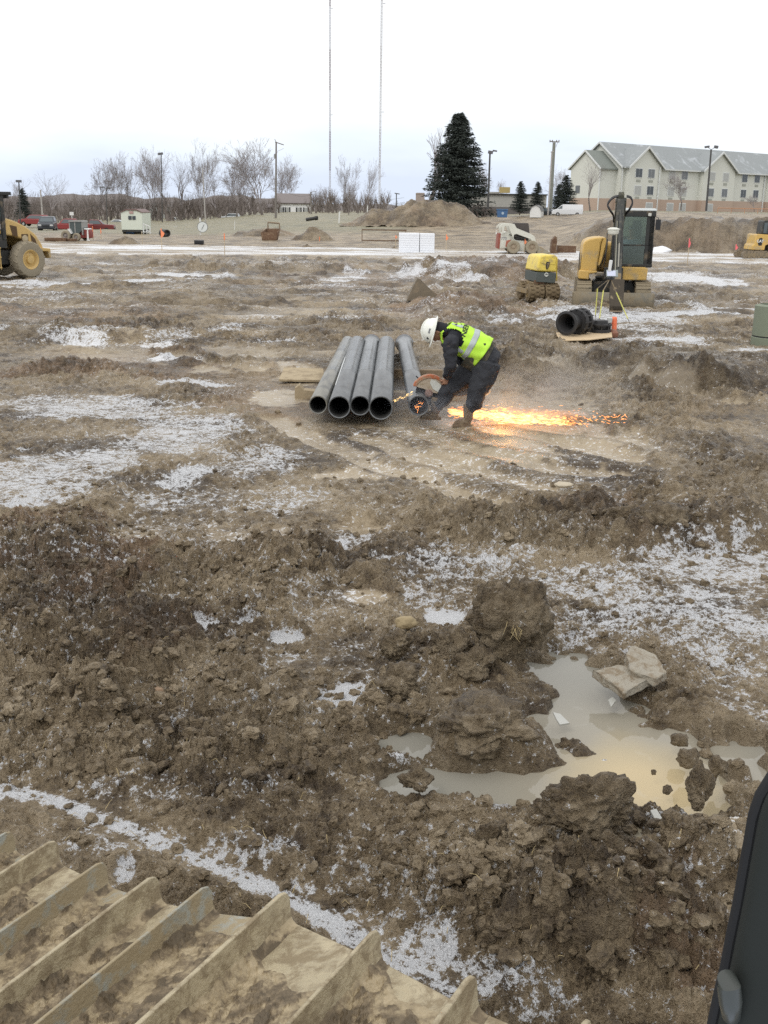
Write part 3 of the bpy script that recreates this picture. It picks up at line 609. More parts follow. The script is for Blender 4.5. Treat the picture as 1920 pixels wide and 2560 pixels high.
# ------------------------------------------------------------------ worker
S = .00515; W0 = P(1150, 1056); W0[2] = -.02
def L(px, py, y=0.0): return np.array([(px-1150)*S, y, (1056-py)*S])
SKIN = mat('skin', (.32, .17, .11), .6, scale=9)
wk = thing('person', W0, 'bent over worker in white hard hat and lime safety vest sawing the pipe', 'person')
def remesh(o, vox, sm_it=6):
    md = o.modifiers.new('r', 'REMESH'); md.mode = 'VOXEL'; md.voxel_size = vox; md.use_smooth_shade = True
    s_ = o.modifiers.new('s', 'SMOOTH'); s_.iterations = sm_it; s_.factor = .5
def wrinkle(o, st, sc):
    t = bpy.data.textures.new('w', 'CLOUDS'); t.noise_scale = sc; t.noise_depth = 3; d = o.modifiers.new('d', 'DISPLACE'); d.texture = t; d.strength = st; d.mid_level = .5; d.texture_coords = 'LOCAL'
HC = L(1086, 830); UPV = np.array([-.975, 0, .22]); FV = np.array([-.22, 0, -.975]); SV = np.array([0, 1., 0])   # head up, face, side
def HP(u, f, s): return HC+UPV*u+FV*f+SV*s
sh = {-1: L(1117, 853, -.21), 1: L(1122, 850, .21)}
# body: one continuous surface
mb = MB()
RM = Matrix((tuple(FV), tuple(SV), tuple(UPV))).transposed()
mb.ball(HP(0, 0, 0), (.098, .076, .112), 20, 14, RM); mb.ball(HP(-.075, .045, 0), (.055, .05, .05), 12, 8, RM)
mb.ball(HP(-.005, .105, 0), (.02, .014, .026), 8, 6, RM); mb.ball(HP(.02, .085, 0), (.022, .06, .014), 8, 6, RM)      # nose, brow
mb.ball(HP(-.055, .088, 0), (.016, .028, .008), 8, 6, RM); mb.ball(HP(-.045, .09, 0), (.014, .026, .007), 8, 6, RM)   # lips
for s in (-1, 1): mb.ball(HP(-.01, -.005, s*.08), (.022, .012, .034), 8, 6, RM)
mb.tube([HP(-.04, -.02, 0), L(1103, 826), L(1118, 828)], [.062, .06, .075], 14)
mb.tube([L(1116, 832), L(1135, 846), L(1160, 858), L(1190, 874), L(1212, 892)], [.12, .13, .13, .13, .13], 16, flat=1.0)
def hand(mb, w, d, up, side, curl, rolls=1):
    "palm at wrist w pointing d; fingers curl towards up; thumb leaves the side"
    d = d/np.linalg.norm(d); up = up/np.linalg.norm(up); side = side/np.linalg.norm(side)
    mb.tube([w, w+d*.045, w+d*.085], [.027, .036, .034], 10, flat=.5, side=side)
    for k, (ln, off) in enumerate(((.072, -.030), (.08, -.010), (.075, .010), (.058, .029))):
        p = w+d*.085+side*off; pts = [p-d*.01]; a = .2
        for j, fr in enumerate((.42, .33, .25)):
            a += curl; p = p+(d*math.cos(a)+up*math.sin(a))*ln*fr; pts.append(p)
        mb.tube(pts, [.0095, .009, .0085, .007], 8)
    b0 = w+d*.03-side*.034; mb.tube([b0, b0-side*.022+d*.02+up*.01, b0-side*.015+d*.042+up*.028, b0+side*.002+d*.055+up*.038], [.013, .012, .010, .008], 8)
elb = {-1: L(1121, 905, -.23), 1: L(1150, 905, .24)}; wri = {-1: L(1113, 942, -.02), 1: L(1186, 948, .16)}
for s in (-1, 1):
    mb.tube([sh[s], elb[s], wri[s]], [.052, .042, .029], 12)
hand(mb, wri[-1], np.array([-.15, .25, -.9]), np.array([-.2, 1., .1]), np.array([1., .1, -.1]), .75)
hand(mb, wri[1], np.array([.55, -.1, -.7]), np.array([.2, -1., -.1]), np.array([.8, .1, .5]), .75)
hip = {-1: L(1208, 905, -.10), 1: L(1200, 902, .10)}; knee = {-1: L(1187, 968, -.13), 1: L(1122, 968, .10)}; ank = {-1: L(1168, 1036, -.12), 1: L(1090, 1026, .10)}
for s in (-1, 1): mb.tube([hip[s], knee[s], ank[s], ank[s]+[-.03, 0, -.05], ank[s]+[-.13, 0, -.075]], [.085, .058, .042, .04, .03], 12)
o = mb.build('body', SKIN, wk); remesh(o, .0075, 2)
# trousers
TRO = mat('dark work trousers', (.026, .029, .037), .85, dirt=.18, dirtcol=(.13, .105, .075), scale=3, bump=.3)
mb = MB()
for s in (-1, 1):
    k1 = (hip[s]*.45+knee[s]*.55)
    mb.tube([hip[s]+[0.01, 0, .03], k1+[.02, 0, 0], knee[s], (knee[s]+ank[s])/2+[.015, 0, 0], ank[s]+[0, 0, .06 if s > 0 else .14]], [.172, .155, .125, .104, .088], 16)
mb.ball(L(1205, 892), (.19, .21, .17), 18, 12); mb.tube([L(1168, 878), L(1206, 893)], [.165, .18], 16)
o = mb.build('trousers', TRO, wk); remesh(o, .014, 3); wrinkle(o, .055, .08)
# jacket
JAC = mat('dark hooded jacket', (.02, .023, .032), .85, dirt=.2, dirtcol=(.17, .125, .09), scale=4, bump=.3)
mb = MB()
mb.tube([L(1112, 836), L(1130, 846), L(1160, 858), L(1184, 872), L(1200, 884)], [.13, .165, .165, .165, .172], 20, flat=1.18)
for s in (-1, 1):
    mb.ball(sh[s]*.8+L(1130, 848, sh[s][1])*.2, .105, 14, 10); mb.tube([sh[s], (sh[s]+elb[s])/2, elb[s], (elb[s]+wri[s])/2, wri[s]+[0, 0, .012]], [.095, .086, .074, .062, .047], 14)
mb.tube([HP(-.07, -.05, 0), L(1108, 830)], [.085, .10], 14)
o = mb.build('jacket', JAC, wk); remesh(o, .013, 3); wrinkle(o, .045, .06)
o = MB(); o.tube([L(1164, 872), L(1180, 880), L(1206, 894)], [.198, .205, .215], 28, cap=False, flat=1.08); o = o.build('jacket_hem', mat('olive jacket', (.055, .055, .042), .9, dirt=.3, scale=4, dirtcol=(.16, .13, .09)), wk); wrinkle(o, .03, .08)
# hood around the back of the head
mb = MB(); mb.ball(HP(-.02, -.04, 0), (.092, .092, .105), 16, 12, RM); mb.tube([HP(-.06, -.03, 0), L(1110, 828)], [.085, .10], 14); o = mb.build('hood', mat('black hood', (.018, .018, .022), .9, scale=5), wk); remesh(o, .012, 3)
# boots
BOOT = mat('muddy boots', (.14, .095, .06), .85, dirt=.4, dirtcol=(.22, .17, .11), scale=6, bump=.3)
for s in (-1, 1):
    a = ank[s]; mb = MB(); mb.tube([a+[.005, 0, .17], a+[.0, 0, .06], a+[.0, 0, -.03]], [.074, .066, .058], 14); mb.tube([a+[.035, 0, -.055], a+[-.05, 0, -.055], a+[-.13, 0, -.068], a+[-.175, 0, -.075]], [.05, .053, .045, .03], 12, flat=.9)
    mb.box(a+[-.06, 0, -.105], (.27, .1, .03)); o = mb.build('boot', BOOT, wk); remesh(o, .01, 2)
# vest
m, nt, b = newmat('lime hi-vis fabric'); n1 = noise(nt, 5, 4, .6, objco(nt)); c = mixc(nt, n1, (.38, .72, .04), (.60, .92, .09)); nt.links.new(c, b.inputs['Base Color']); b.inputs['Roughness'].default_value = .75; HIV = m
sp_ = [L(1106, 820), L(1116, 832), L(1130, 843), L(1148, 851), L(1168, 861), L(1188, 872), L(1198, 879)]
va_ = [.125, .185, .225, .235, .235, .24, .25]; vb_ = [.10, .145, .185, .192, .195, .20, .212]
def vest_pt(s, th, off=0.0):
    s = min(max(s, 0), .9999)*(len(sp_)-1); i = int(s); f = s-i
    p = sp_[i]*(1-f)+sp_[i+1]*f; a = va_[i]*(1-f)+va_[i+1]*f+off; bb = vb_[i]*(1-f)+vb_[i+1]*f+off
    j = min(i+1, len(sp_)-1); t = sp_[min(i+1, len(sp_)-1)]-sp_[max(i-0, 0)]; t = t/np.linalg.norm(t); nb = np.array([-t[2], 0, t[0]]);  nb = nb if nb[2] > 0 else -nb
    rip = .006*math.sin(th*9+s*2)+.005*math.sin(th*5-s*4)
    return p+np.array([0, -1., 0])*math.sin(th)*(a+rip)+nb*math.cos(th)*(bb+rip)      # th=0 back, +90deg = near side
def shell(s0, s1, t0, t1, off, m_, name, ns=26, nt_=60, cut=None):
    v = []; 
    for i in range(ns+1):
        for j in range(nt_+1): v.append(vest_pt(s0+(s1-s0)*i/ns, t0+(t1-t0)*j/nt_, off))
    f = []
    for i in range(ns):
        for j in range(nt_):
            if cut and cut(s0+(s1-s0)*(i+.5)/ns, t0+(t1-t0)*(j+.5)/nt_): continue
            a = i*(nt_+1)+j; f.append((a, a+1, a+nt_+2, a+nt_+1))
    mb = MB(); mb.add(v, f); o = mb.build(name, m_, wk, smooth=180); sd_ = o.modifiers.new('t', 'SOLIDIFY'); sd_.thickness = .004; sd_.offset = 1; return o
def armhole(s, th): return ((s-.25)/.24)**2+((abs(th)-1.68)/.75)**2 < 1
shell(.0, 1, -2.7, 2.7, .004, HIV, 'vest', cut=armhole)
REF = mat('silver reflective tape', (.42, .47, .47), .45, scale=9)
shell(.60, .70, -2.6, 2.6, .009, REF, 'reflective_band', 4, 60)
for a, b_ in ((.42, .66), (-.66, -.42)): shell(.02, .34, a*1.0, b_*1.0, .009, REF, 'shoulder_band', 16, 8, cut=armhole)
shell(.34, .58, 2.0, 2.25, .009, REF, 'side_band', 8, 8)
o = text('NSEN', .15, mat('black print', (.02, .02, .02), .6), wk, (0, 0, 0), (0, 0, 0), ext=.001, bold=.004, warp=lambda c: vest_pt(.44+c.y*-.95, .62-c.x*3.2, .012+c.z))
o = text('◆', .05, mat('black print', (.02, .02, .02), .6), wk, (0, 0, 0), (0, 0, 0), name='small_emblem', ext=.001, warp=lambda c: vest_pt(.84-c.y*.9, 1.0-c.x*4, .012+c.z))
# hard hat
HAT = mat('white hard hat', (.80, .82, .76), .35, scale=3, dirt=.06)
mb = MB(); prof = []
for i in range(9): a = i/8*math.pi/2; prof.append((max(.142*math.cos(a), .001), .012+.135*math.sin(a)))
mb.lathe([(.136, .0)]+prof, (0, 0, 0), 'z', 32, cap=False); v = np.concatenate(mb.v); v[:, 0] *= 1.12
rot = np.stack([FV, SV, UPV], 1); ho = HP(.035, 0, 0)
mb2 = MB(); mb2.add(v@rot.T+ho, mb.f); 
rdg = [(x_, 0, .012+.14*math.sqrt(max(0, 1-(x_/.155)**2))) for x_ in np.linspace(-.13, .13, 12)]; mb2.tube([np.array(p)@rot.T+ho for p in rdg], .014, 8)
o = mb2.build('hard_hat', HAT, wk, smooth=50)
mb = MB(); mb.lathe([(.135, .004), (.165, -.004), (.167, .002), (.136, .014)], (0, 0, 0), 'z', 32, cap=False); v = np.concatenate(mb.v); v[:, 0] = np.where(v[:, 0] > 0, v[:, 0]*1.28, v[:, 0]*1.14)
mb2 = MB(); mb2.add(v@rot.T+ho, mb.f); mb2.build('brim', HAT, o, smooth=50).parent = o
for (f_, u_, w_, h_, nm) in ((.00, .062, .06, .022, 'name_sticker'), (.092, .058, .03, .03, 'square_sticker')):
    mb = MB(); c_ = ho+FV*f_+UPV*u_-SV*math.sqrt(max(.142**2*(1-((u_-.012)/.135)**2)-(f_/1.12)**2, .001))*1.01; mb.box((0, 0, 0), (w_, .004, h_))
    v = mb.v[0]@np.stack([FV, SV, UPV], 1).T+c_; mb3 = MB(); mb3.add(v, mb.f); mb3.build(nm, mat('grey sticker', (.22, .23, .24), .5) if f_ < .05 else BLKP, o)
# ------------------------------------------------------------------ cut-off saw
SY = .02; sv_c = L(1071, 984, SY)
saw = thing('cutoff_saw', W0+np.array([sv_c[0], .10, 0]), 'orange and grey cut-off saw held by the worker against the pipe', 'saw')
def Z(zx, zy, y=0.): return np.array([(1000+zx*.1567-1071)*S, y, (1056-(780+zy*.1567))*S])
ORG = mat('dirty orange plastic', (.44, .12, .045), .6, dirt=.42, dirtcol=(.33, .24, .16), scale=7)
BEI = mat('worn beige metal', (.40, .33, .25), .6, dirt=.3, scale=7)
gp = [(205, 1180), (235, 1115), (290, 1060), (360, 1020), (440, 1000), (530, 1003), (610, 1035), (670, 1080), (712, 1130), (700, 1180), (650, 1240), (590, 1300), (480, 1275), (380, 1228), (290, 1207)]
pz = lambda l: [(Z(*p)[0], Z(*p)[2]) for p in l]
mb = MB(); mb.prism(pz([(205, 1180), (235, 1115), (290, 1060), (360, 1020), (440, 1000), (530, 1003), (610, 1035), (670, 1080), (712, 1130), (690, 1175), (640, 1110), (560, 1065), (440, 1058), (350, 1090), (280, 1150), (262, 1196)]), -.045, .045); mb.build('guard_rim', ORG, saw, bevel=.008)
mb = MB(); mb.prism(pz([(262, 1196), (280, 1150), (350, 1090), (440, 1058), (560, 1065), (640, 1110), (690, 1175), (650, 1240), (590, 1300), (480, 1275), (380, 1228), (290, 1207)]), -.038, .038); mb.build('guard_plate', BEI, saw, bevel=.005)
mb = MB(); mb.prism(pz([(490, 1072), (560, 1090), (655, 1165), (600, 1272), (520, 1225), (468, 1130)]), -.048, -.039); mb.build('label_plate', mat('pale label', (.55, .56, .52), .5, dirt=.2, scale=14), saw, bevel=.002)
mb = MB(); mb.tube([Z(300, 1080), Z(250, 1030)], .008, 8); mb.build('guard_lever', BLKP, saw)
mb = MB(); c_ = Z(455, 1292); mb.lathe([(.168, -.003), (.168, .003)], c_, 'y', 40); mb.build('cutting_disc', mat('abrasive disc', (.03, .03, .032), .8), saw)
mb = MB(); mb.lathe([(.05, -.05), (.05, -.004)], c_, 'y', 20); mb.lathe([(.035, -.065), (.035, -.05)], c_, 'y', 16); mb.build('hub', mat('hub metal', (.30, .20, .17), .5, .3), saw, bevel=.003)
mb = MB(); mb.prism(pz([(480, 1270), (900, 1180), (1160, 1180), (1190, 1290), (980, 1350), (560, 1350)]), .0, .14); mb.build('engine_body', mat('saw grey', (.16, .16, .16), .6, dirt=.3, scale=6), saw, bevel=.015)
mb = MB(); mb.prism(pz([(1100, 1150), (1280, 1140), (1310, 1270), (1150, 1300)]), .01, .13); mb.build('rear_cover', ORG, saw, bevel=.015)
mb = MB(); mb.tube([Z(1270, 1165, .06), Z(1370, 1165, .06), Z(1412, 1200, .06), Z(1428, 1270, .06), Z(1390, 1310, .06), Z(1290, 1345, .06), Z(1230, 1330, .06)], .011, 8); mb.build('rear_handle', mat('pale tube', (.62, .60, .52), .4), saw)
mb = MB(); mb.tube([Z(690, 1270, -.03), Z(700, 1120, -.03), Z(725, 1045, -.01), Z(730, 1040, .08), Z(720, 1150, .13)], .013, 8); mb.build('front_handle', mat('grey tube', (.3, .3, .3), .5), saw)
# ------------------------------------------------------------------ sparks and smoke
SPK = [emis('spark orange', (1., .36, .10), 1.9), emis('spark yellow', (1., .66, .25), 2.4)]
r_ = np.random.default_rng(11); W = W0
def sparkset(n, fn, lr, rr, m_, label):
    mb = MB()
    for k in range(n):
        p, d, sc_ = fn(); l = r_.uniform(*lr)*sc_; mb.tube([p, p+d*l*.5, p+d*l], [rr*.4, rr*sc_, rr*.2], 4, cap=False)
    return tag(mb.build('sparks', m_, smooth=0), label, 'sparks', kind='stuff')
def stream(core):
    def fn():
        t = r_.beta(1.15, 1.5); x = .02+t*(1.80 if not core else 1.55); sp = (.03+.05*t)*(.6 if core else 1.)
        z = .135-.115*min(t*1.2, 1.)**1.2; p = W+np.array([-.18+x, .12+r_.normal()*.05-.06*t, max(z+r_.normal()*sp, .012)])
        return p, np.array([1., r_.normal()*.05, -.04+r_.normal()*.05]), 1-.5*t
    return fn
sparkset(900, stream(False), (.015, .07), .0028, SPK[0], 'dense stream of orange grinding sparks shooting right over the ground')
sparkset(420, stream(True), (.03, .12), .0036, SPK[1], 'yellow core of the spark stream behind the boot')
def stray():
    x = r_.uniform(1.3, 2.35); return W+np.array([-.18+x, .1+r_.normal()*.12, .02+abs(r_.normal())*.06]), np.array([1, r_.normal()*.3, r_.normal()*.5]), 1.
sparkset(90, stray, (.015, .05), .0030, SPK[0], 'stray sparks bouncing on the ground at the end of the stream')
def left():
    a = r_.uniform(.05, .28); return L(1043, 978, .08)+W+np.array([-a, r_.normal()*.01, -a*.42+r_.normal()*.012]), np.array([-.9, 0, -.42+r_.normal()*.1]), 1.
sparkset(34, left, (.012, .04), .0014, SPK[1], 'short spray of yellow sparks left of the saw guard')
Ai = P(1047, 1014, ZP)
def inner():
    a = r_.uniform(0, 6.3); q = r_.random()**.6*.075; return Ai+np.array([q*math.cos(a)+.005, r_.uniform(.03, .12), q*math.sin(a)-.03]), np.array([r_.normal(), -.3, r_.normal()]), 1.
sparkset(16, inner, (.01, .03), .0030, SPK[0], 'orange glowing sparks inside the mouth of the cut pipe')
def vol(name, lo, hi, nsc, dens, col, em=None, label='', shape='soft', seed=0., cat='smoke'):
    lo, hi = np.array(lo, float), np.array(hi, float); mb = MB(); mb.box((0, 0, 0), hi-lo)
    m = bpy.data.materials.new(name); m.use_nodes = True; nt = m.node_tree; nt.nodes.remove(nt.nodes['Principled BSDF']); out = nt.nodes['Material Output']
    v = nt.nodes.new('ShaderNodeVolumePrincipled'); v.inputs['Color'].default_value = (*col, 1); nt.links.new(v.outputs[0], out.inputs['Volume'])
    oc = objco(nt); mp = nt.nodes.new('ShaderNodeMapping'); s_ = 2/(hi-lo); mp.inputs['Scale'].default_value = s_.tolist(); nt.links.new(oc, mp.inputs[0])
    ln = nt.nodes.new('ShaderNodeVectorMath'); ln.operation = 'LENGTH'; nt.links.new(mp.outputs[0], ln.inputs[0])
    fall = math_(nt, 'SUBTRACT', 1., ln.outputs['Value'], clamp=True)
    mp2 = nt.nodes.new('ShaderNodeMapping'); mp2.inputs['Location'].default_value = (seed, seed, seed); nt.links.new(oc, mp2.inputs[0])
    n_ = noise(nt, nsc, 3, .55, mp2.outputs[0], .6); d = math_(nt, 'MULTIPLY', fall, math_(nt, 'MULTIPLY_ADD', n_, 4.2, -1.55, clamp=True))
    nt.links.new(math_(nt, 'MULTIPLY', d, dens), v.inputs['Density'])
    if em: v.inputs['Emission Color'].default_value = (*em[0], 1); nt.links.new(math_(nt, 'MULTIPLY', d, em[1]), v.inputs['Emission Strength'])
    o = mb.build(name, m, smooth=0); o.location = ((lo+hi)/2).tolist(); return tag(o, label, cat, kind='stuff')
vol('smoke', W+[-1.1, -.45, -.02], W+[.9, .6, .55], 3.0, 2.6, (.62, .66, .74), label='thin bluish smoke around the cut pipe end', seed=2)
vol('smoke', W+[.1, -.3, .0], W+[2.4, 1.2, .85], 2.2, 1.5, (.78, .74, .68), label='pale dust drifting right behind the worker', seed=5)
vol('spark_glow', W+[-.15, -.15, -.0], W+[1.75, .3, .22], 3.2, .4, (.9, .45, .2), em=((1., .36, .12), 6.5), label='orange glow of burning dust along the spark stream', cat='glow', seed=8)
fl = bpy.data.lights.new('spark light', 'POINT'); fl.energy = 9; fl.color = (1, .45, .12); fl.shadow_soft_size = .12; fo = bpy.data.objects.new('spark light', fl); COL.objects.link(fo); fo.location = (W+[.55, .12, .16]).tolist()

# ------------------------------------------------------------------ foreground crawler track and door frame of the machine the view is from
m, nt, b = newmat('track mud'); oc = objco(nt)
n1 = noise(nt, 9, 6, .68, oc, .3); n2 = noise(nt, 40, 5, .65, oc); f = math_(nt, 'ADD', math_(nt, 'MULTIPLY', n1, .7), math_(nt, 'MULTIPLY', n2, .3))
a_ = nt.nodes.new('ShaderNodeAttribute'); a_.attribute_name = 'lay'; f = math_(nt, 'SUBTRACT', f, math_(nt, 'MULTIPLY', a_.outputs['Fac'], .13)); c = ramp(nt, f, [(.36, (.10, .075, .045)), (.45, (.19, .145, .09)), (.52, (.33, .265, .165)), (.62, (.45, .37, .245))]); nt.links.new(c, b.inputs['Base Color']); b.inputs['Roughness'].default_value = .7
bp = nt.nodes.new('ShaderNodeBump'); bp.inputs['Strength'].default_value = .5; bp.inputs['Distance'].default_value = .012; nt.links.new(f, bp.inputs['Height']); nt.links.new(bp.outputs[0], b.inputs['Normal']); TMUD = m
PLATE = mat('tan mud film on steel', (.46, .395, .265), .5, scale=9, dirt=.42, dirtcol=(.27, .215, .135), bump=.5, var=.28)
PLATEG = mat('worn grey steel', (.33, .345, .31), .42, scale=9, dirt=.5, dirtcol=(.33, .27, .17), bump=.4, var=.28)
TIPS = [(-60, 2045), (29, 2068), (139, 2090), (260, 2143), (388, 2178), (521, 2202), (715, 2215), (943, 2307), (1180, 2418), (1469, 2525), (1790, 2640)]
ZT = [.42, .50, .57, .66, .73, .80, .90, 1.0, 1.08, 1.15, 1.22]
TP = [P(a, b_, z) for (a, b_), z in zip(TIPS, ZT)]
BD = np.array([-.50, -.866, 0.]); ex = thing('crawler_machine', (TP[5][0]-.6, TP[5][1]-1.3, 0), 'mud-caked crawler machine in the near foreground with tan track shoes and black door edge', 'machine'); EX = np.array(ex.location)
GH = .10
for i in range(len(TP)-1):
    A, B = TP[i], TP[i+1]; up = np.cross(B-A, BD); up = up/np.linalg.norm(up); up = up if up[2] > 0 else -up; up = .2*up+np.array([0, 0, .8]); up = up/np.linalg.norm(up)
    ad = (B-A); ln = np.linalg.norm(ad); ad = ad/ln; W_ = .95; gh = GH*(1.0 if ln < .23 else 1.05)
    tt = .012 if i % 2 else .016
    def pt(a, w, h): return A+ad*a+BD*w+up*h-EX
    mp_ = PLATEG if i in (1, 3, 5) else PLATE
    # one shoe: grouser at the front, fillet, plate running under the next shoe; extruded across the width
    prof = [(0, 0), (tt, 0), (tt+.001, -gh*.70), (tt+.008, -gh*.90), (tt+.024, -gh*.985), (ln*.62, -gh), (ln+.02, -gh*1.06), (ln+.02, -gh*1.06-.014), (ln*.5, -gh-.014), (0, -gh-.012)]
    ws = [0.0, .012, .035, .3, .6, W_]; hs = [-.032, -.010, -.001, 0, 0, 0]
    v = []; 
    for w_, hh in zip(ws, hs): v += [pt(a, w_, h+(hh if k < 2 else 0)) for k, (a, h) in enumerate(prof)]
    k = len(prof); f = [(r*k+j, r*k+(j+1) % k, (r+1)*k+(j+1) % k, (r+1)*k+j) for r in range(len(ws)-1) for j in range(k)]+[tuple(range(k)), tuple(range((len(ws)-1)*k, len(ws)*k))]
    mb = MB(); mb.add(v, f); so_ = mb.build('track_shoe', mp_, ex, bevel=.003, smooth=30)
    # packed mud between the grousers
    na, nw = 80, 260; aa, ww = np.meshgrid(np.linspace(tt, ln+.004, na), np.linspace(0.004, W_, nw), indexing='ij')
    edge = .05+.05*pn(aa*9+i*3.3, aa*0+i*1.7, 5)+(.12 if i in (2, 4, 6) else .0)
    base = sm((ww-edge)/.03)*(.006+.012*sm((ww-.3)/.4)); wxx = aa+i*7.1
    q1 = fbm(wxx*13, ww*10, 8, 4); q2 = fbm(wxx*24+5, ww*20, 18, 3); lay = sm((q1-.02)/.10)*.6+sm((q2-.12)/.10)*.4*sm((q1+.1)/.2)
    lum = .012*lay+.005*q1+.45*lumps(wxx+3, ww, .03, 6, .5)*.03+.004*pn(wxx*60, ww*60, 9)+.003*pn(wxx*120, ww*120, 10)
    sidew = np.exp(-((aa-tt)/.03)**2)*.010*np.clip(pn(wxx*0+i, ww*7, 12)+.1, 0, 1)+np.exp(-((aa-ln)/.035)**2)*.012*np.clip(pn(wxx*0+i+9, ww*5, 13)+.3, 0, 1)
    mh = base+sm((ww-edge)/.05)*lum*(.35+.65*np.clip(.5+pn(wxx*4, ww*4, 14), 0, 1))+sidew*sm((ww-.04)/.08)-.004
    bh = np.interp(aa, [tt, tt+.012, tt+.035, ln], [-gh*.72, -gh*.86, -gh*.955, -gh*1.03])
    vv = A+ad*aa[..., None]+BD*ww[..., None]+up*(bh+mh)[..., None]-EX
    I = np.arange(na*nw).reshape(na, nw); fq = np.stack([I[:-1, :-1], I[1:, :-1], I[1:, 1:], I[:-1, 1:]], -1).reshape(-1, 4)
    pm = fastmesh('packed_mud', vv.reshape(-1, 3), fq, TMUD, so_); at = pm.data.attributes.new('lay', 'FLOAT', 'POINT'); at.data.foreach_set('value', lay.ravel().astype(np.float32))
# track frame under the shoes so the chain is carried
mb = MB(); c0 = (TP[1]+TP[8])/2+BD*.5-EX; mb.tube([TP[0]+BD*.45-EX-[0, 0, .32], TP[-1]+BD*.45-EX-[0, 0, .32]], .18, 12); mb.build('track_frame', STEELM, ex)
# door frame
def DF(px, py, Y=.72): return D(px, py, Y)-EX
edge = [(1985, 1880), (1925, 1945), (1897, 1990), (1880, 2040), (1868, 2110), (1855, 2180), (1841, 2260), (1826, 2330), (1809, 2420), (1792, 2490), (1776, 2565), (1755, 2680)]
DG = mat('door panel', (.020, .023, .021), .8, scale=14, bump=.08, var=.08, spec=.25)
rows = []
for off, dy in ((14, 0), (22, -.018), (60, -.03), (140, -.034), (330, -.03), (430, .0), (430, .05), (14, .05)):
    rows.append([DF(px+off, py, .72+dy) for px, py in edge])
v = [p for r in rows for p in r]; n = len(edge); k = len(rows); f = [(a*n+j, a*n+j+1, ((a+1) % k)*n+j+1, ((a+1) % k)*n+j) for a in range(k) for j in range(n-1)]+[tuple(a*n for a in range(k)), tuple(a*n+n-1 for a in range(k))]
mb = MB(); mb.add(v, f); do = mb.build('door_frame', DG, ex, smooth=60); sb = do.modifiers.new('s', 'SUBSURF'); sb.levels = sb.render_levels = 2
mb = MB(); mb.tube([DF(px+9, py, .725) for px, py in edge], .006, 10); mb.tube([DF(px+4, py, .74) for px, py in edge], .004, 8); mb.build('rubber_seal', mat('black seal', (.008, .008, .009), .7), do).parent = do
mb = MB(); mb.tube([DF(1818, 2440, .70), DF(1818, 2447, .69), DF(1822, 2465, .685), DF(1826, 2500, .685), DF(1828, 2540, .69), DF(1829, 2548, .70)], [.004, .0075, .009, .009, .007, .003], 16); mb.build('latch_knob', mat('grey knob', (.05, .055, .05), .3), do).parent = do
# ------------------------------------------------------------------ machines
def pz2(l, k, ox, oz): return [((a-ox)*k, (oz-b)*k) for a, b in l]
def wheel(t, c, r, w, m_rim, name='wheel', tread=0, hub=.55, m_ty=None, side=-1):
    mb = MB(); mb.lathe([(r*hub, -w/2+.02), (r*.72, -w/2), (r*.93, -w/2+.01), (r, -w/2+w*.16), (r, w/2-w*.16), (r*.93, w/2-.01), (r*.72, w/2), (r*hub, w/2-.02)], c, 'y', 40, cap=False)
    if tread:
        for k in range(tread):
            a = 2*math.pi*k/tread
            for s in (-1, 1):
                aa = a+(math.pi/tread if s > 0 else 0); ca, sa = math.cos(aa), math.sin(aa)
                mb.tube([np.array(c)+[r*.99*ca, s*w*.06, r*.99*sa], np.array(c)+[r*.985*math.cos(aa+.10), s*w*.26, r*.985*math.sin(aa+.10)], np.array(c)+[r*.955*math.cos(aa+.16), s*w*.46, r*.955*math.sin(aa+.16)]], [r*.045, r*.05, r*.045], 5)
    o = mb.build(name, m_ty or TYREM, t, smooth=40)
    for s in ((-1, 1) if side == 0 else (side,)):
        mb = MB(); pr = [(r*hub*1.02, w/2-.025), (r*hub*.97, w/2-.01), (r*hub*.85, w/2-.03), (r*hub*.7, w/2-.09*w/.4), (r*.25, w/2-.08*w/.4), (r*.22, w/2-.03), (r*.12, w/2-.025), (.001, w/2-.02)]
        mb.lathe([(q, s*h) for q, h in pr], c, 'y', 32, cap=False); mb.build('rim', m_rim, o, smooth=40)
    return o
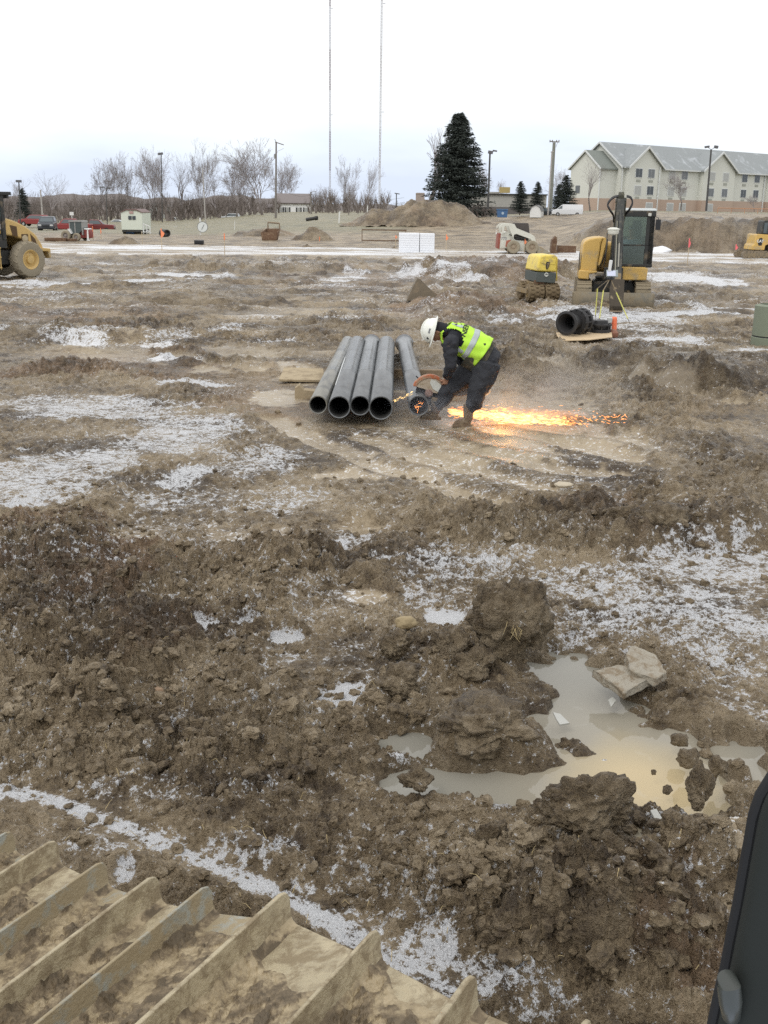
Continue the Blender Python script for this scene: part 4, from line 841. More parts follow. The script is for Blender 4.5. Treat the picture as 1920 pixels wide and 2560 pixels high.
def track(t, cx, cy, z0, Lt, ht, w, m_=None, name='track'):
    mb = MB(); r = ht/2; pts = []
    for k in range(9): a = -math.pi/2+math.pi*k/8; pts.append((Lt/2-r+r*math.cos(a), z0+r+r*math.sin(a)))
    for k in range(9): a = math.pi/2+math.pi*k/8; pts.append((-Lt/2+r+r*math.cos(a), z0+r+r*math.sin(a)))
    mb.prism([(cx+a, b) for a, b in pts], cy-w/2, cy+w/2, 'y')
    n = int(2*(Lt+ht)/.13); per = pts+[pts[0]]; per = np.array(per); seg = np.hypot(*np.diff(per, axis=0).T); cum = np.concatenate([[0], np.cumsum(seg)])
    for k in range(n):
        d = cum[-1]*k/n; x = np.interp(d, cum, per[:, 0]); z = np.interp(d, cum, per[:, 1]); x2 = np.interp((d+.02) % cum[-1], cum, per[:, 0]); z2 = np.interp((d+.02) % cum[-1], cum, per[:, 1])
        mb.box((cx+x, cy, z), (.05, w*1.02, .045), ry=-math.atan2(z2-z, x2-x))
    o = mb.build(name, m_ or RUB, t, smooth=30)
    mb = MB(); mb.prism([(cx-Lt/2+r*1.1, z0+ht*.28), (cx+Lt/2-r*1.1, z0+ht*.28), (cx+Lt/2-r*1.1, z0+ht*.72), (cx-Lt/2+r*1.1, z0+ht*.72)], cy-w/2-.012, cy+w/2+.012, 'y')
    for sx in (-1, 1): mb.lathe([(r*.62, -w/2-.02), (r*.62, w/2+.02)], (cx+sx*(Lt/2-r), cy, z0+r), 'y', 20)
    for k in range(4): mb.lathe([(.07, -w/2-.03), (.07, w/2+.03)], (cx-Lt*.28+k*Lt*.185, cy, z0+ht*.25), 'y', 12)
    mb.build('track_frame', STEELM, o, smooth=30); return o
GLASS = clearglass('cab glass', (.78, .86, .80), .30)
SKY_G = clearglass('mirror glass', (.4, .5, .5), .5)
# mini excavator facing the camera. zoom coords of region [1410,460,1660,800] at .1538 px, K metres per zoom px
K = .00182; gE = G(1537, 764); ex1 = thing('mini_excavator', gE+[0, .8, 0], 'yellow mini excavator facing the camera with raised dozer blade and arm, beside the tripod', 'excavator', rz=rad(-8), sc=.90); ex1.location.x += .02; ex1.scale = (.93, .9, .99)
def E1(zx, zy, y): return np.array([(zx-830)*K, y, (1985-zy)*K])
def e1(l): return [((a-830)*K, (1985-b)*K) for a, b in l]
for s, cx in (('l', -.83), ('r', .89)):
    tr = MB(); 
    c = track(ex1, 0, 0, 0, 2.7, .62, .42); c.rotation_euler = (0, 0, rad(90)); c.location = (cx, .35, 0)
mb = MB(); mb.prism([(-.75, .2), (.8, .2), (.6, .62), (-.5, .62)], -.3, 1.0); mb.lathe([(.5, .6), (.5, .74)], (0.03, .35, 0), 'z', 28); mb.build('undercarriage', BLK, ex1, bevel=.01)
BLM = mat('worn blade steel', (.19, .175, .14), .6, .2, dirt=.45, dirtcol=(.27, .225, .155), scale=1.6, bump=.15)
mb = MB(); pr = [(.02, .0), (.05, .0), (.02, .12), (.03, .24), (.075, .36), (.05, .37), (.0, .25), (-.005, .1)]; mb.prism([(-1.35+a, b+.02) for a, b in pr], -1.17, 1.17, 'x')
mb.box((-1.175, -1.31, .19), (.02, .12, .36)); mb.box((1.175, -1.31, .19), (.02, .12, .36)); b_ = mb.build('dozer_blade', BLM, ex1, bevel=.004)
mb = MB(); mb.tube([(-.45, -1.25, .2), (-.45, -.3, .35)], .06, 8); mb.tube([(.5, -1.25, .2), (.5, -.3, .35)], .06, 8); mb.tube([(0.1, -1.25, .27), (.1, -.3, .5)], .05, 10); mb.build('blade_arms', STEELM, b_).parent = b_
# upper structure
mb = MB(); mb.prism([(-1.02, .70), (-.70, .68), (-.70, .84), (-.48, .86), (-.46, .92), (-1.0, .94)], -.62, .9); mb.prism([(.02, .68), (.98, .70), (1.0, 1.02), (.90, 1.05), (.04, 1.05)], -.66, .9); mb.build('lower_skirt', YEL, ex1, bevel=.03)
mb = MB(); mb.prism(e1([(300, 1488), (318, 1080), (345, 1040), (420, 1000), (520, 983), (640, 975), (625, 1010), (602, 1060), (592, 1180), (560, 1488)]), -.55, 1.3); mb.build('side_hood', YEL, ex1, bevel=.045, seg=3)
mb = MB(); mb.prism(e1([(645, 977), (680, 985), (690, 1040), (640, 1300), (610, 1400), (572, 1400), (603, 1180), (612, 1065), (630, 1010)]), -.5, 1.0); mb.build('hood_panel', YEL, ex1, bevel=.015)
mb = MB(); mb.box((.0, 1.15, 1.25), (1.95, .9, .85), top=(.96, .9)); mb.build('counterweight', YEL, ex1, bevel=.1, seg=3)
mb = MB(); mb.box((-1.0, -.1, 1.15), (.02, .5, .5)); mb.build('side_grille', BLK, ex1, bevel=.005)
mb = MB(); mb.box((0, -.62, .87), (.55, .25, .3)); mb.box((-.38, -.63, .84), (.3, .06, .03)); mb.box((-.38, -.63, .76), (.3, .06, .03)); mb.build('boom_mount', BLK, ex1, bevel=.01)
# cab
CX0, CX1, CZ0, CZ1, CY0, CY1 = .10, 1.12, 1.04, 2.56, -.55, .95
cab = MB(); bw = .07
for x, y, ax, ay in ((CX0+.03, CY0+.03, 0, .0), (CX1-.10, CY0+.03, 0, 0), (CX0+.03, CY1-.04, 0, 0), (CX1-.06, CY1-.04, 0, 0), (CX1-.06, .25, 0, 0)): cab.box((x, y, (CZ0+CZ1)/2), (bw if x < .9 else .15 if y < 0 else bw, bw, CZ1-CZ0))
cab.box((.98, CY0+.03, 1.8), (.24, .07, 1.5)); cab.box(((CX0+CX1)/2, CY0+.03, 2.48), (CX1-CX0, .09, .15)); cab.box(((CX0+CX1)/2, CY0+.02, 1.64), (CX1-CX0, .05, .05)); cab.box(((CX0+CX1)/2, CY0+.02, 1.09), (CX1-CX0, .07, .08))
cab.box(((CX0+CX1)/2, CY1-.04, 1.45), (CX1-CX0, .06, .8)); cab.box((CX1-.03, .2, 1.35), (.05, 1.4, .6)); cab.box((CX0+.03, .2, 1.35), (.05, 1.4, .6)); cab.box(((CX0+CX1)/2, CY1-.04, 2.46), (CX1-CX0, .08, .16)); cab.box((CX1-.04, .2, 2.47), (.07, 1.4, .14)); cab.box((CX0+.04, .2, 2.47), (.07, 1.4, .14))
cabo = cab.build('cab', BLK, ex1, bevel=.015)
mb = MB(); mb.box(((CX0+CX1)/2, .2, 2.595), (1.06, 1.56, .07), top=(.92, .94)); mb.build('roof', mat('pale roof', (.55, .58, .58), .4, dirt=.1), cabo, bevel=.025)
mb = MB(); mb.box((.50, CY0+.0, 2.04), (.72, .008, .76)); mb.build('windscreen', GLASS, cabo, smooth=0)
mb = MB(); mb.box((.50, CY0+.0, 1.37), (.72, .008, .5)); mb.build('lower_windscreen', clearglass('dim glass', (.3, .38, .34), .4), cabo, smooth=0)
mb = MB(); mb.box((.56, CY1-.03, 2.08), (.84, .008, .66)); mb.build('rear_window', GLASS, cabo, smooth=0)
mb = MB(); mb.box((CX1-.02, .2, 2.0), (.008, 1.2, .8)); mb.build('side_window', GLASS, cabo, smooth=0)
mb = MB(); mb.box((1.19, -.62, 2.2), (.14, .04, .28)); mb.tube([(1.06, -.58, 2.42), (1.19, -.60, 2.38), (1.19, -.60, 2.1)], .012, 6); mb.build('mirror', BLKP, ex1, bevel=.01)
mb = MB(); mb.box((.93, -.62, 2.46), (.09, .05, .08)); mb.build('work_light', mat('lamp lens', (.6, .6, .55), .3), ex1, bevel=.01)
mb = MB(); mb.box((.70, .35, 1.55), (.48, .48, .14)); mb.box((.66, .58, 1.85), (.36, .12, .6), rx=-.12); mb.box((.68, .62, 2.2), (.26, .1, .18)); mb.build('seat', BLKP, ex1, bevel=.03)
# operator
op = thing('person', gE+[.58, 1.05, 1.30], 'operator in blue jacket and dark cap sitting behind the cab glass', 'person')
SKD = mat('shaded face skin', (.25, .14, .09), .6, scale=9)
mb = MB(); mb.tube([(0, .0, .02), (0, .03, .3), (-.02, .0, .48)], [.13, .15, .10], 14, flat=1.3); mb.tube([(-.02, 0, .5), (-.04, -.03, .62)], [.05, .055], 10); mb.ball((-.05, -.05, .70), (.075, .09, .11), 14, 10); mb.ball((-.05, -.14, .69), (.012, .018, .02), 6, 5)
for s in (-1, 1):
    mb.tube([(s*.17, .02, .42), (s*.27, -.06, .2), (s*.20, -.28, .16)], [.06, .05, .035], 10); mb.tube([(s*.20, -.28, .16), (s*.19, -.36, .19)], [.03, .03], 8); mb.tube([(s*.09, 0, .03), (s*.12, -.4, .08), (s*.12, -.42, -.32)], [.085, .07, .05], 10)
    for k in range(4): mb.tube([(s*.2-.03+k*.02, -.35, .2), (s*.2-.03+k*.02, -.40, .19), (s*.2-.03+k*.02, -.40, .15)], .008, 6)
    mb.tube([(s*.16, -.33, .19), (s*.14, -.36, .21)], .01, 6)
o = mb.build('body', SKD, op); remesh(o, .012, 2)
BLU = mat('blue jacket', (.10, .16, .24), .8, scale=6)
mb = MB(); mb.tube([(0, .0, .0), (0, .03, .3), (-.02, .0, .47)], [.16, .18, .13], 14, flat=1.3)
for s in (-1, 1): mb.tube([(s*.16, .02, .42), (s*.27, -.06, .2), (s*.20, -.27, .16)], [.08, .066, .045], 10)
o = mb.build('jacket', BLU, op); remesh(o, .014, 3)
mb = MB(); mb.ball((-.05, -.04, .755), (.088, .1, .075), 14, 8); mb.prism([(-.12, -.20), (.02, -.20), (.03, -.1), (-.13, -.1)], .74, .755, 'z'); mb.build('cap', BLKP, op)
# boom, stick and bucket
BOOMM = mat('dark oily boom', (.035, .035, .022), .5, dirt=.3, dirtcol=(.16, .15, .09), scale=4)
STK = mat('black stick', (.03, .032, .03), .45, dirt=.3, dirtcol=(.14, .13, .10), scale=4)
mb = MB(); mb.prism([(-.62, 1.0), (-.95, 1.6), (-1.55, 2.4), (-1.9, 2.82), (-2.05, 2.9), (-2.12, 2.75), (-1.95, 2.4), (-1.35, 1.7), (-.8, .85)], -.15, .13, 'x'); bo = mb.build('boom', BOOMM, ex1, bevel=.02)
mb = MB(); 
for s in (-1, 1):
    mb.tube([(-.01+s*.10, -1.2, 1.3), (-.01+s*.1, -1.75, 2.25)], .04, 10)
mb.build('boom_cylinders', STK, ex1)
mb = MB(); mb.prism([(-1.98, 2.9), (-2.15, 2.86), (-2.42, 2.0), (-3.02, .95), (-3.14, .72), (-2.98, .68), (-2.75, 1.05), (-2.2, 2.0), (-1.95, 2.5)], -.13, .08, 'x'); st = mb.build('stick', STK, ex1, bevel=.02)
mb = MB(); mb.tube([(-.02, -2.3, 2.55), (-.02, -2.66, 1.75)], .045, 12); mb.lathe([(.06, -.17), (.06, .13)], (0, -2.05, 2.8), 'x', 14); mb.build('stick_cylinder', STK, st); mb = MB(); mb.tube([(-.02, -2.64, 1.8), (-.02, -2.95, 1.15)], .022, 10); mb.build('piston_rod', mat('piston rod', (.3, .29, .25), .4, .6), st)
mb = MB(); mb.prism([(-2.12, 2.96), (-2.02, 3.04), (-1.88, 2.96), (-1.9, 2.7), (-2.1, 2.65)], -.10, .06, 'x'); mb.build('boom_head', BOOMM, bo, bevel=.02)
mb = MB(); mb.tube([(-.10, -2.36, 2.3), (-.10, -3.05, 1.02)], .012, 6); mb.build('stick_pipes', mat('pale pipe', (.35, .34, .26), .5), st)
def hose(pts, r=.018):
    mb = MB() 
    P_ = [np.array(p, float) for p in pts]; out = []
    for i in range(len(P_)-1):
        p0, p1, p2, p3 = P_[max(i-1, 0)], P_[i], P_[i+1], P_[min(i+2, len(P_)-1)]
        for t in np.linspace(0, 1, 6, endpoint=False): out.append(.5*((2*p1)+(-p0+p2)*t+(2*p0-5*p1+4*p2-p3)*t*t+(-p0+3*p1-3*p2+p3)*t**3))
    out.append(P_[-1]); mb.tube(out, r, 8); mb.build('hose', BLKP, ex1)
for q, y in ((0, -2.0), (14, -2.05)):
    hose([E1(790, 370+q, y), E1(700, 390+q, y), E1(625, 480+q, y), E1(660, 560+q, y), E1(725, 640+q, y+.2), E1(740, 740, y+.3)], .022)
    hose([E1(900, 370+q, y), E1(965, 390+q, y), E1(995, 460+q, y), E1(960, 550+q, y), E1(905, 640+q, y+.2), E1(890, 740, y+.3)], .022)
hose([E1(690, 1000, -.9), E1(680, 1150, -1.1), E1(640, 1300, -1.0), E1(600, 1400, -.8)]); hose([E1(880, 900, -2.2), E1(890, 1200, -2.4), E1(905, 1500, -2.0), E1(908, 1790, -1.9)], .01); hose([E1(660, 900, -1.6), E1(655, 1200, -1.8), E1(640, 1400, -1.6)], .014)
mb = MB(); pr = [(-2.92, .70), (-3.2, .86), (-3.30, .55), (-3.42, .18), (-3.30, .02), (-3.22, .03), (-3.1, .2), (-2.82, .32), (-2.72, .55)]; mb.prism(pr, -.20, .16, 'x'); bk = mb.build('bucket', mat('brown bucket steel', (.06, .048, .035), .7, .2, dirt=.25, scale=4, bump=.2), ex1, bevel=.012)
mb = MB(); mb.prism([(-2.9, .9), (-3.12, 1.0), (-3.2, .82), (-2.95, .68)], -.1, .06, 'x'); mb.tube([(.0, -3.0, .98), (0, -3.16, .78)], .04, 8); mb.build('bucket_linkage', STEELM, bk)
mb = MB(); mb.box((-.02, -3.37, .05), (.34, .05, .02), rx=.3); mb.build('cutting_edge', mat('worn edge', (.33, .25, .17), .5, .3), bk)

# tripod with receiver
tb = G(1532, 812); tp = thing('survey_tripod', tb, 'yellow legged survey tripod with white disc receiver in front of the excavator', 'tripod')
TY = tb[1]
def T1(zx, zy, dy=0): return D(1410+zx*.1538, 460+zy*.1538, TY+dy)-tb
apex = T1(755, 1530)
for f0, mid, dy in ((T1(560, 2300, -.45), T1(640, 1730, -.25), -.45), (T1(1095, 2400, -.35), T1(850, 1765, -.12), 0), (T1(520, 1950, .55), T1(545, 1700, .3), 0)):
    f0[2] = -.02; mb = MB(); mb.tube([mid, f0+(mid-f0)*.25], [.024, .02], 6, flat=.6); lg = mb.build('leg', mat('yellow leg', (.66, .64, .16), .5, dirt=.1, scale=9), tp)
    mb = MB(); mb.tube([apex, mid], .013, 6); mb.build('upper_tube', STEELM, lg)
    mb = MB(); mb.tube([f0+(mid-f0)*.25, f0], [.012, .005], 6); mb.build('lower_tube', mat('dull aluminium', (.22, .20, .18), .5, .4), lg)
mb = MB(); mb.tube([T1(755, 1560), T1(790, 1380), T1(800, 830)], .016, 8); mb.lathe([(.08, -.03), (.08, .01)], apex, 'z', 12); mb.build('pole', BLKP, tp)
mb = MB(); c_ = T1(802, 770); mb.lathe([(.02, -.09), (.11, -.06), (.125, -.03), (.125, .03), (.14, .035), (.14, .06), (.07, .085), (.001, .09)], c_, 'z', 24); mb.build('receiver', mat('receiver white', (.72, .72, .64), .4), tp)
mb = MB(); mb.box(T1(782, 1455), (.27, .04, .17), rx=-.4); bx = mb.build('controller', mat('controller grey', (.30, .34, .33), .4), tp, bevel=.01); mb = MB(); mb.box(T1(770, 1452, -.03), (.20, .01, .13), rx=-.4); mb.build('screen', mat('controller screen', (.62, .66, .82), .25), bx)
mb = MB(); mb.box(T1(752, 1330), (.07, .05, .26), ry=.08); mb.build('battery', WHT, tp, bevel=.01)

# trench roller
K = .00104*1.0; gR = G(1345, 755); ro = thing('trench_roller', gR+[0, .35, 0], 'small yellow trench roller with grey front panel and muddy steel drums', 'roller', rz=rad(11), sc=.93); ro.location.x += .2
def pr_(l): return [((a-790)*K, (1385-b)*K) for a, b in l]
DRM = mat('muddy drum', (.20, .15, .07), .6, .1, dirt=.6, dirtcol=(.20, .15, .09), scale=4, bump=.4)
for y0, nm in ((.0, 'f'), (.85, 'r')):
    for x0, x1 in ((-.53, -.05), (-.01, .44)):
        mb = MB(); mb.lathe([(.24, x0), (.26, x0+.01), (.26, x1-.01), (.24, x1)], (0, y0, .26), 'x', 36)
        for k in range(14):
            a = 2*math.pi*k/14
            for j in range(3): mb.box((x0+(x1-x0)*(.18+.32*j), y0+.27*math.cos(a+j*.22), .26+.27*math.sin(a+j*.22)), (.09, .05, .05), rx=a+j*.22)
        mb.build('drum', DRM, ro, bevel=.004, smooth=30)
mb = MB(); mb.prism([(-.56, .12), (.47, .12), (.47, .4), (.36, .52), (-.44, .52), (-.56, .4)], -.06, .0); 
for x in (-.58, .49): mb.box((x, .42, .3), (.03, 1.0, .14))
mb.box((0, .42, .5), (.62, .9, .12)); mb.build('drum_frame', mat('rusty yellow frame', (.30, .20, .07), .7, dirt=.5, scale=4, bump=.3), ro, bevel=.006)
mb = MB(); mb.prism(pr_([(482, 548), (1090, 570), (1060, 860), (490, 822)]), -.16, .95); mb.build('front_panel', mat('panel grey', (.085, .10, .095), .6, dirt=.15, scale=7, dirtcol=(.25, .25, .2)), ro, bevel=.012)
mb = MB(); mb.prism(pr_([(478, 520), (500, 400), (545, 170), (580, 90), (680, 58), (1000, 55), (1080, 80), (1100, 150), (1108, 545)]), -.15, .98); hd = mb.build('hood', YEL2, ro, bevel=.05, seg=3)
mb = MB(); mb.prism(pr_([(590, 300), (600, 180), (1050, 190), (1040, 330)]), -.162, -.148); mb.build('hood_door', YEL2, hd, bevel=.006)
mb = MB(); mb.prism(pr_([(760, 250), (870, 250), (850, 400), (790, 480), (750, 400)]), -.172, -.16); mb.build('lifting_eye_slot', BLK, hd, bevel=.004)
mb = MB(); mb.tube([(-.0, -.19, 1.10), (.02, -.17, 1.14), (.05, -.19, 1.10)], .016, 6); mb.tube([(.02, -.18, 1.12), (.02, -.18, 1.0)], .02, 6); mb.build('lifting_eye', STEELM, hd)
mb = MB(); mb.tube([(.42, .1, .6), (.46, .3, 1.28), (.46, .9, 1.28), (.46, .95, .6)], .025, 8); mb.build('side_rail', YEL2, ro)
mb = MB(); c_ = ((780-790)*K, -.165, (1385-612)*K); mb.lathe([(.062, -.012), (.062, -.002)], c_, 'y', 24); em_ = mb.build('emblem', mat('emblem white', (.7, .72, .66), .5), ro); text('W', .085, BLKP, em_, (c_[0], c_[1]-.013, c_[2]), (rad(90), 0, 0), bold=.002).parent = em_
mb = MB(); mb.tube([(-.08, -.1, .40), (-.06, -.16, .46), (-.03, -.1, .48)], .02, 8); mb.box((-.2, -.08, .58), (.3, .1, .1)); mb.build('tow_hook', RUST, ro)

# soil compactor cut by the left edge
SAND = mat('worn machine yellow', (.60, .41, .15), .5, dirt=.25, dirtcol=(.42, .34, .22), scale=2, bump=.05)
rz = rad(56); gw = G(84, 694); R_ = np.array(Matrix.Rotation(rz, 3, 'Z')); org = gw-R_@np.array([0, -.8, 0]); cp = thing('soil_compactor', org, 'big yellow soil compactor with muddy tyre and curved engine hood at the left edge', 'compactor', rz=rz, sc=.9); cp.location.x -= .12
wheel(cp, (0, -.8, .67), .67, .5, SAND, tread=16); wheel(cp, (0, .8, .67), .67, .5, SAND, tread=16, side=1)
mb = MB(); mb.prism([(-1.75, 2.22), (-.9, 2.22), (-.35, 2.08), (.12, 1.88), (.55, 1.58), (.80, 1.22), (.90, .98), (.30, .95), (.15, 1.25), (-.1, 1.42), (-.45, 1.54), (-1.1, 1.6), (-1.3, 1.3), (-1.75, 1.2)], -.72, .72); hd = mb.build('engine_hood', SAND, cp, bevel=.06, seg=3)
DKV = mat('dark vent', (.10, .06, .03), .8, scale=20)
for pl in ([(-.62, 1.94), (-.30, 1.88), (-.28, 1.50), (-.52, 1.56)], [(.28, 1.62), (.50, 1.42), (.62, 1.06), (.36, 1.02)]): mb = MB(); mb.prism(pl, -.727, -.70); mb.build('vent', DKV, hd, bevel=.01)
mb = MB(); mb.prism([(-.12, 1.60), (.18, 1.60), (.18, 1.28), (-.12, 1.30)], -.727, -.70); mb.build('badge_plate', DKV, hd); mb = MB(); mb.lathe([(.13, -.735), (.13, -.72)], (.03, 0, 1.44), 'y', 24); mb.lathe([(.085, -.741), (.085, -.73)], (.03, 0, 1.44), 'y', 24); mb.build('round_badge', mat('badge', (.50, .42, .28), .5), hd)
mb = MB(); mb.prism([(-1.55, 2.05), (-.78, 2.0), (-.80, 1.78), (-1.4, 1.70), (-1.55, 1.75)], -.728, -.70); dc = mb.build('decal', mat('decal brown', (.10, .06, .05), .6), hd)
text('CAT', .24, mat('decal white', (.75, .72, .7), .6), dc, (-1.22, -.731, 1.86), (rad(90), 0, 0), bold=.006).parent = dc
mb = MB(); mb.prism([(-1.02, 1.95), (-.82, 1.93), (-.82, 1.85), (-1.02, 1.86)], -.733, -.72); mb.build('number_plate', mat('decal white', (.75, .72, .7), .6), dc)
mb = MB(); mb.prism([(.35, 1.12), (1.08, 1.05), (1.10, .72), (1.0, .68), (.98, .95), (.45, .95)], -.85, .85); mb.build('bumper', SAND, cp, bevel=.02)
mb = MB(); mb.box((-.6, 0, .75), (1.6, 1.1, .5)); mb.lathe([(.18, -.75), (.18, .75)], (0, 0, .67), 'y', 16); mb.build('chassis', BLK, cp, bevel=.02)
mb = MB()
for y in (-.72, .72):
    mb.box((-2.75, y, 2.2), (.1, .1, 1.7)); mb.box((-1.85, y, 2.25), (.16, .12, 1.7))
mb.box((-2.3, 0, 1.35), (1.1, 1.5, .5)); mb.box((-2.25, 0, 3.06), (1.55, 1.7, .12)); mb.box((-1.62, 0, 2.95), (.1, 1.66, .14)); mb.box((-1.9, -.3, 1.9), (.15, .9, .6)); mb.box((-2.2, 0, 1.75), (.5, .5, .5)); mb.build('cab', BLK, cp, bevel=.02)
mb = MB(); mb.box((-1.84, 0, 2.45), (.01, 1.3, .8)); mb.box((-2.3, -.73, 2.5), (.8, .01, .8)); mb.build('cab_glass', SKY_G, cp, smooth=0)
for o_ in kids(cp):
    if o_.name.startswith(('cab',)): o_.location = (.95, 0, 0)
mb = MB(); mb.tube([(-1.6, -.86, 1.2), (-1.35, -.86, 1.25), (-1.2, -.86, 1.6), (-1.2, -.86, 2.25), (-1.28, -.86, 2.42), (-1.42, -.86, 2.42), (-1.48, -.86, 2.25)], .025, 8); mb.build('handrail', BLK, cp)
mb = MB()
for x in (-1.65, -1.30): mb.tube([(x, -.95, .35), (x, -.95, 1.15)], .022, 6)
for z in (.42, .8, 1.13): mb.box((-1.47, -.95, z), (.36, .12, .035))
mb.build('ladder', SAND, cp); mb = MB(); mb.box((-2.6, -.55, .78), (1.3, .7, .62)); mb.box((-2.8, 0, .55), (1.6, 1.9, .3)); mb.build('front_frame', SAND, cp, bevel=.03)
mb = MB(); mb.lathe([(.75, -1.0), (.75, 1.0)], (-3.6, 0, .75), 'y', 36); mb.build('drum', STEELM, cp)

# skid steer loader. zoom region [1200,560,1440,660] .1447
gS = G(1302, 633); K = .1447*((gS-CC)@FW)/F; ss = thing('skid_steer_loader', gS, 'white skid steer loader with muddy wheels parked sideways before the bank', 'loader')
WSS = mat('skid steer white', (.62, .62, .55), .5, dirt=.22, dirtcol=(.40, .33, .24), scale=3)
def s1(l): return [((a-760)*K, (512-b)*K) for a, b in l]
RD = mat('rim mud', (.30, .24, .17), .8, scale=5)
for a in (600, 915):
    for y in (-.75, .75): wheel(ss, ((a-760)*K, y, .36), .36, .28, RD, side=-1 if y < 0 else 1)
mb = MB(); mb.prism(s1([(372, 430), (385, 190), (480, 150), (560, 200), (640, 290), (830, 300), (900, 380), (960, 470), (560, 480), (520, 430)]), -.58, .58); mb.build('body', WSS, ss, bevel=.03)
mb = MB(); mb.prism(s1([(330, 430), (345, 185), (385, 180), (372, 440)]), -.56, .56); mb.build('rear_door', mat('dull red', (.28, .07, .05), .6, dirt=.25), ss, bevel=.01)
mb = MB(); mb.prism(s1([(480, 300), (560, 280), (500, 400), (470, 400)]), -.60, -.57); mb.build('stripe', mat('faded red stripe', (.42, .14, .09), .6), ss)
for y0, y1 in ((-.80, -.66), (.66, .80)):
    mb = MB(); mb.prism(s1([(335, 120), (350, 60), (400, 20), (470, 12), (600, 25), (640, 90), (880, 180), (945, 215), (975, 290), (970, 340), (915, 310), (880, 265), (640, 185), (600, 200), (590, 270), (560, 190), (540, 150), (500, 60), (440, 60), (420, 180), (395, 180), (385, 80)]), y0, y1); mb.build('lift_arm', WSS, ss, bevel=.01)
mb = MB(); mb.prism(s1([(600, 290), (610, 20), (620, 8), (850, 8), (860, 60), (880, 190), (860, 300)]), -.45, .45); mb.build('cab_cage', mat('cage mesh', (.07, .06, .055), .7, scale=40, var=.6), ss, bevel=.02)
mb = MB(); mb.prism(s1([(640, 235), (790, 240), (800, 270), (650, 275)]), -.62, -.56); mb.tube([((520-760)*K, -.7, (60-0)*0+(512-200)*K), ((800-760)*K, -.7, (512-265)*K)], .03, 6); mb.build('lift_cylinder', BLK, ss)
mb = MB(); mb.prism(s1([(1010, 500), (1000, 380), (1050, 385), (1215, 470), (1250, 505)]), -.85, .85); mb.build('bucket', mat('bucket grey', (.30, .28, .22), .6, dirt=.4), ss, bevel=.01)
mb = MB(); mb.tube([(-1.45, -.5, .62*1.9), (-1.45, -.5, 1.25)], .02, 6); mb.box((-1.47, -.45, 1.08), (.05, .3, .08)); mb.build('tail_light', WHT, ss)
text('773', .22, mat('decal grey', (.25, .25, .27), .6), ss, ((437-760)*K, -.585, (512-270)*K), (rad(90), 0, 0), bold=.004)
# dark attachment standing right of the loader
gA = G(1384, 633); at_ = MB(); at_.prism([(-.2, .0), (.22, 0), (.1, .2), (.12, .75), (.02, .95), (-.08, .8), (-.15, .75), (-.18, .4)], -.3, .3); at_.tube([(-.1, -.3, .6), (.1, -.3, .9)], .03, 6)
o = at_.build('plate_compactor', RUST, bevel=.01); o.location = gA.tolist(); tag(o, 'dark rusty plate compactor standing right of the skid steer bucket', 'compactor')
for (pa, pb, py0, py1, lb) in ((1393, 1437, 614, 632, 'rusty steel plate lying behind the skid steer bucket'), (1640, 1668, 620, 628, 'dark steel plate lying right of the excavator cab')):
    a, b_ = G(pa, py1), G(pb, py1); mb = MB(); h_ = (py1-py0)*((a-CC)@FW)/F; mb.prism([(0, 0), (b_[0]-a[0], 0), (b_[0]-a[0], h_*.95), (0, h_)], 0, .25); o = mb.build('steel_plate', RUST, bevel=.01); o.location = a.tolist(); tag(o, lb, 'steel plate')
# right mini excavator. zoom [1820,530,1920,900] .1672
g2 = G(1878, 645); K = .1672*((g2-CC)@FW)/F; x2 = thing('mini_excavator', g2, 'small yellow mini excavator with black cab at the right edge before the bank', 'excavator')
def r1(l): return [((a-345)*K, (690-b)*K) for a, b in l]
for y in (-.65, .65): track(x2, 0, y, 0, 400*K, .40, .34, mat('track mud brown', (.10, .085, .06), .8, dirt=.5, scale=5, dirtcol=(.25, .2, .14)))
mb = MB(); mb.prism(r1([(275, 565), (285, 500), (310, 480), (318, 350), (340, 338), (500, 345), (520, 380), (518, 480), (470, 500), (462, 568)]), -.72, .72); hb = mb.build('body', YEL, x2, bevel=.03)
mb = MB(); mb.prism(r1([(355, 480), (365, 400), (400, 390), (420, 410), (415, 500), (370, 505)]), -.73, -.70); dc = mb.build('decal', BLKP, hb); text('CAT', .19, WHT, dc, (40*K, -.734, (690-440)*K), (rad(90), 0, 0), bold=.006).parent = dc
mb = MB(); mb.prism(r1([(400, 340), (415, 160), (430, 145), (590, 150), (640, 170), (650, 560), (520, 590), (518, 345)]), -.66, .3); cb = mb.build('cab', BLK, x2, bevel=.03)
for q in ([(420, 325), (428, 175), (478, 175), (470, 325)], [(486, 325), (490, 175), (535, 178), (532, 325)], [(590, 420), (590, 190), (630, 195), (635, 420)]): mb = MB(); mb.prism(r1(q), -.672, -.64); mb.build('window', glassy('pale dark glass', (.09, .11, .12), .1), cb)
mb = MB(); mb.prism(r1([(640, 520), (900, 200), (1000, 180), (1010, 220), (930, 260), (700, 560)]), -.1, .15); mb.prism(r1([(960, 190), (1010, 200), (980, 560), (940, 560)]), -.08, .12); mb.build('boom', YEL, x2, bevel=.02)
mb = MB(); mb.prism(r1([(930, 540), (1000, 560), (1010, 660), (940, 690), (900, 640)]), -.25, .25); mb.build('bucket', STEELM, x2)
